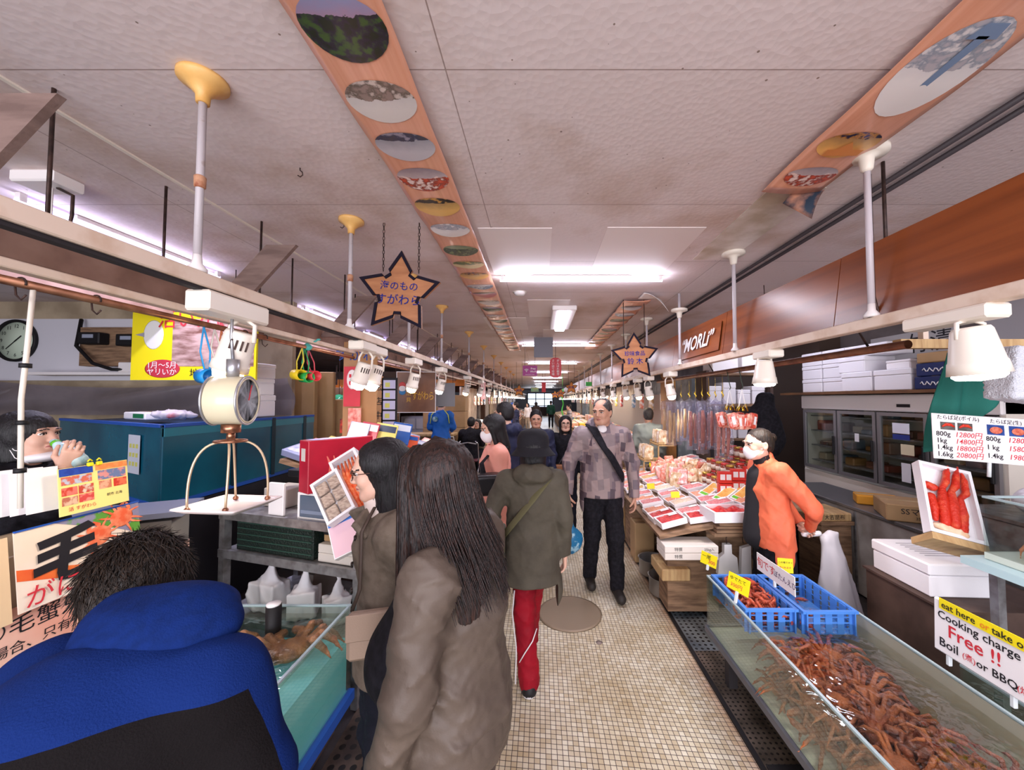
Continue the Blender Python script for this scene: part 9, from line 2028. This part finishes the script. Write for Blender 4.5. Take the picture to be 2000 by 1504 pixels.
# left side further on: white counter, packs display, dark shop fronts
t = thing('white_counter', 'long white counter with posted sheets at the far left', 'counter', (-3.8, 13.6, 0)); b = MB(); b.box((-3.8, 13.6, 0.55), (2.2, 0.6, 1.1)); b.build('carcass', mat('white_counter_face', 'CFCDD6', 0.5), t)
for k in range(5): b = MB(); b.box((-4.6+0.42*k, 13.28, 0.85), (0.36, 0.01, 0.36)); b.build('sheet', M_card_w, t)
t = thing('pack_display', 'slanted display of white packs with yellow tags at the mid left of the aisle', 'display', (-1.35, 10.3, 0)); b = MB(); b.box((-1.45, 10.4, 0.42), (0.8, 1.6, 0.84)); b.build('carcass', M_wood, t)
for r in range(1, 5): b = MB(); b.box((-1.45, 9.75+0.24*r, 0.84+0.025*r), (0.8, 0.235, 0.05*r)); b.build('step', M_wood, t)
for r in range(5):
 for c_ in range(4):
  t = thing('fish_pack', 'white fish pack in the slanted display at the mid left of the aisle', 'pack', (-1.70+0.16*c_, 9.75+0.24*r, 0.845+0.10*c_*0+0.05*r), group='white packs at the mid left'); t.rotation_euler = (0.5, 0, 0); b = MB(); b.box((0, 0, 0.03), (0.13, 0.2, 0.03), bev=0.004); b.build('carton', M_card_w, t, False); b = MB(); b.box((0, -0.06, 0.046), (0.08, 0.05, 0.001)); b.build('tag', M_yellow, t, False)
t = thing('brown_shopfront', 'dark brown wooden shop front at the far left, behind the white counter', 'shop front', (-3.2, 15.5, 0)); b = MB(); b.box((-4.1, 15.8, 1.2), (3.6, 0.2, 2.4)); b.build('front_panel', mat('dark_brown_front', '5E4030', 0.6, hex2='4A3024', vscale=3), t); b = MB(); b.box((-4.0, 15.68, 1.75), (2.6, 0.03, 0.5)); b.build('transom', mat('pale_transom', '8AA0A8', 0.4), t)  # transom in one flat pale blue-grey
for k in range(4): b = MB(); b.box((-5.2+0.8*k, 15.66, 1.1), (0.06, 0.05, 2.2)); b.build('post', M_wood, t)
# repeating stalls on both sides to the far end
cols_ = ['E8A88A', 'D8524A', 'F0E0C8', 'C8A070', 'E8C84A', 'B8C8D8', 'E0785A', '8A6A5A', 'F0B8B0', '6A8AA8']
n = 0
for side in (-1, 1):
 for k in range(7):
  y = (11.8 if side < 0 else 6.3)+k*3.4
  if y > 35: break
  x = -1.55 if side < 0 else 1.62
  sd = 'left' if side < 0 else 'right'; od = ['nearest', 'second', 'third', 'fourth', 'fifth', 'sixth', 'seventh'][k]
  t = thing('far_stall', '%s stall counter of the row far down the %s side' % (od, sd), 'stall', (x, y, 0)); L_ = 2.9
  b = MB(); b.box((x, y+L_/2, 0.35), (1.0, L_, 0.70)); b.build('carcass', M_wood, t); b = MB(); b.M = TR(x, y+L_/2, 0.78) @ rotm(0, -0.2*side, 0); b.box((0, 0, 0), (1.1, L_, 0.03)); b.build('table_top', M_woodlt, t)
  if k < 5:
   for i in range(24):
    ix, iy = i % 4, i//4; X = x-0.40+0.26*ix; Y = y+0.28+0.46*iy; Z = 0.80+0.2*side*(X-x)
    cc = cols_[(i*3+k*5+ix) % 10]; hh = 0.05+0.05*((i*7+k) % 4)
    b = MB(); b.box((X, Y, Z+hh/2), (0.22, 0.38, hh), bev=0.01); solo('goods_pack', b, mat('goods_'+cc, cc, 0.35, hex2=cols_[(i+3) % 10], vscale=14, vmix=(0.5, 0.6)), 'packed seafood on the %s %s-hand stall far down the hall' % (od, sd), 'pack', 'packs on the %s %s-hand far stall' % (od, sd))
  if k < 6:
   b = MB(); b.box((x+side*0.95, y+L_/2, 1.1), (0.06, L_, 2.0)); b.build('back_panel', mat('back_%d' % (n % 4), ['B8A48E', '8E8278', 'A08A70', '7A8288'][n % 4], 0.6, hex2=['D8C8B4', '6E645C', '8A7258', 'A0A8AE'][n % 4], vscale=5, vmix=(0.45, 0.6)), t)
   for q in range(4): 
    yy = y+0.35+0.7*q; hxx = cols_[(q*3+k) % 10]
    t2 = thing('hanging_goods', 'bag of dried goods hanging over the %s %s-hand far stall' % (od, sd), 'bag', (x+side*0.55, yy, 1.5), group='bags over the %s %s-hand far stall' % (od, sd)); b = MB(); b.box((0, 0, 0.16), (0.05, 0.22, 0.32), bev=0.02); b.build('bag_body', mat('hg_'+hxx, hxx, 0.35, hex2='F0E8E4', vscale=16, vmix=(0.45, 0.6)), t2, False); b = MB(); b.tube([(0, 0, 0.32), (0, 0, 0.58)], 0.004, 5); b.build('cord', M_rod, t2, False)
  n += 1
b = MB(); b.box((2.5, 12, 0.9), (0.05, 10, 1.8)); struct('wall_partition_far', b, mat('far_partition', 'A89A90', 0.6))
for i in range(4): b = MB(); b.box((1.95, 6.6+0.2*i, 1.2), (0.02, 0.16, 0.9)); 
# partitions and fittings beyond the left stalls, seen between signs
b = MB(); b.box((-5.8, 9.5, 1.2), (4.5, 0.1, 2.4)); struct('wall_partition_left', b, mat('dull_partition', '6E625C', 0.7, hex2='8A7A6E', vscale=1.5))
t = thing('blue_tarp', 'blue tarpaulin hanging at the far left of the aisle', 'tarp', (-0.95, 13.0, 0.9)); b = MB(); b.box((0, 0, 0.35), (0.06, 0.7, 0.7), bev=0.02); b.build('cloth', mat('blue_tarp_cloth', '2A5AB0', 0.5, bump=0.4, bscale=20), t, False); b = MB(); b.tube([(0, 0, 0.7), (-0.26, 0, 1.2)], 0.004, 5); b.build('cord', M_rod, t, False)
t = thing('green_hose', 'coiled bright green hose hanging at the far right of the aisle', 'hose', (0.95, 16.0, 0.7)); b = MB(); b.tube([(0.03*math.sin(i), 0.04*math.cos(i), 0.1+0.09*i) for i in range(16)], 0.025, 6); b.tube([(0, 0, 1.5), (0, 0, CEIL-0.7)], 0.006, 5); b.build('hose', mat('green_hose', '4AC04A', 0.4), t, False)
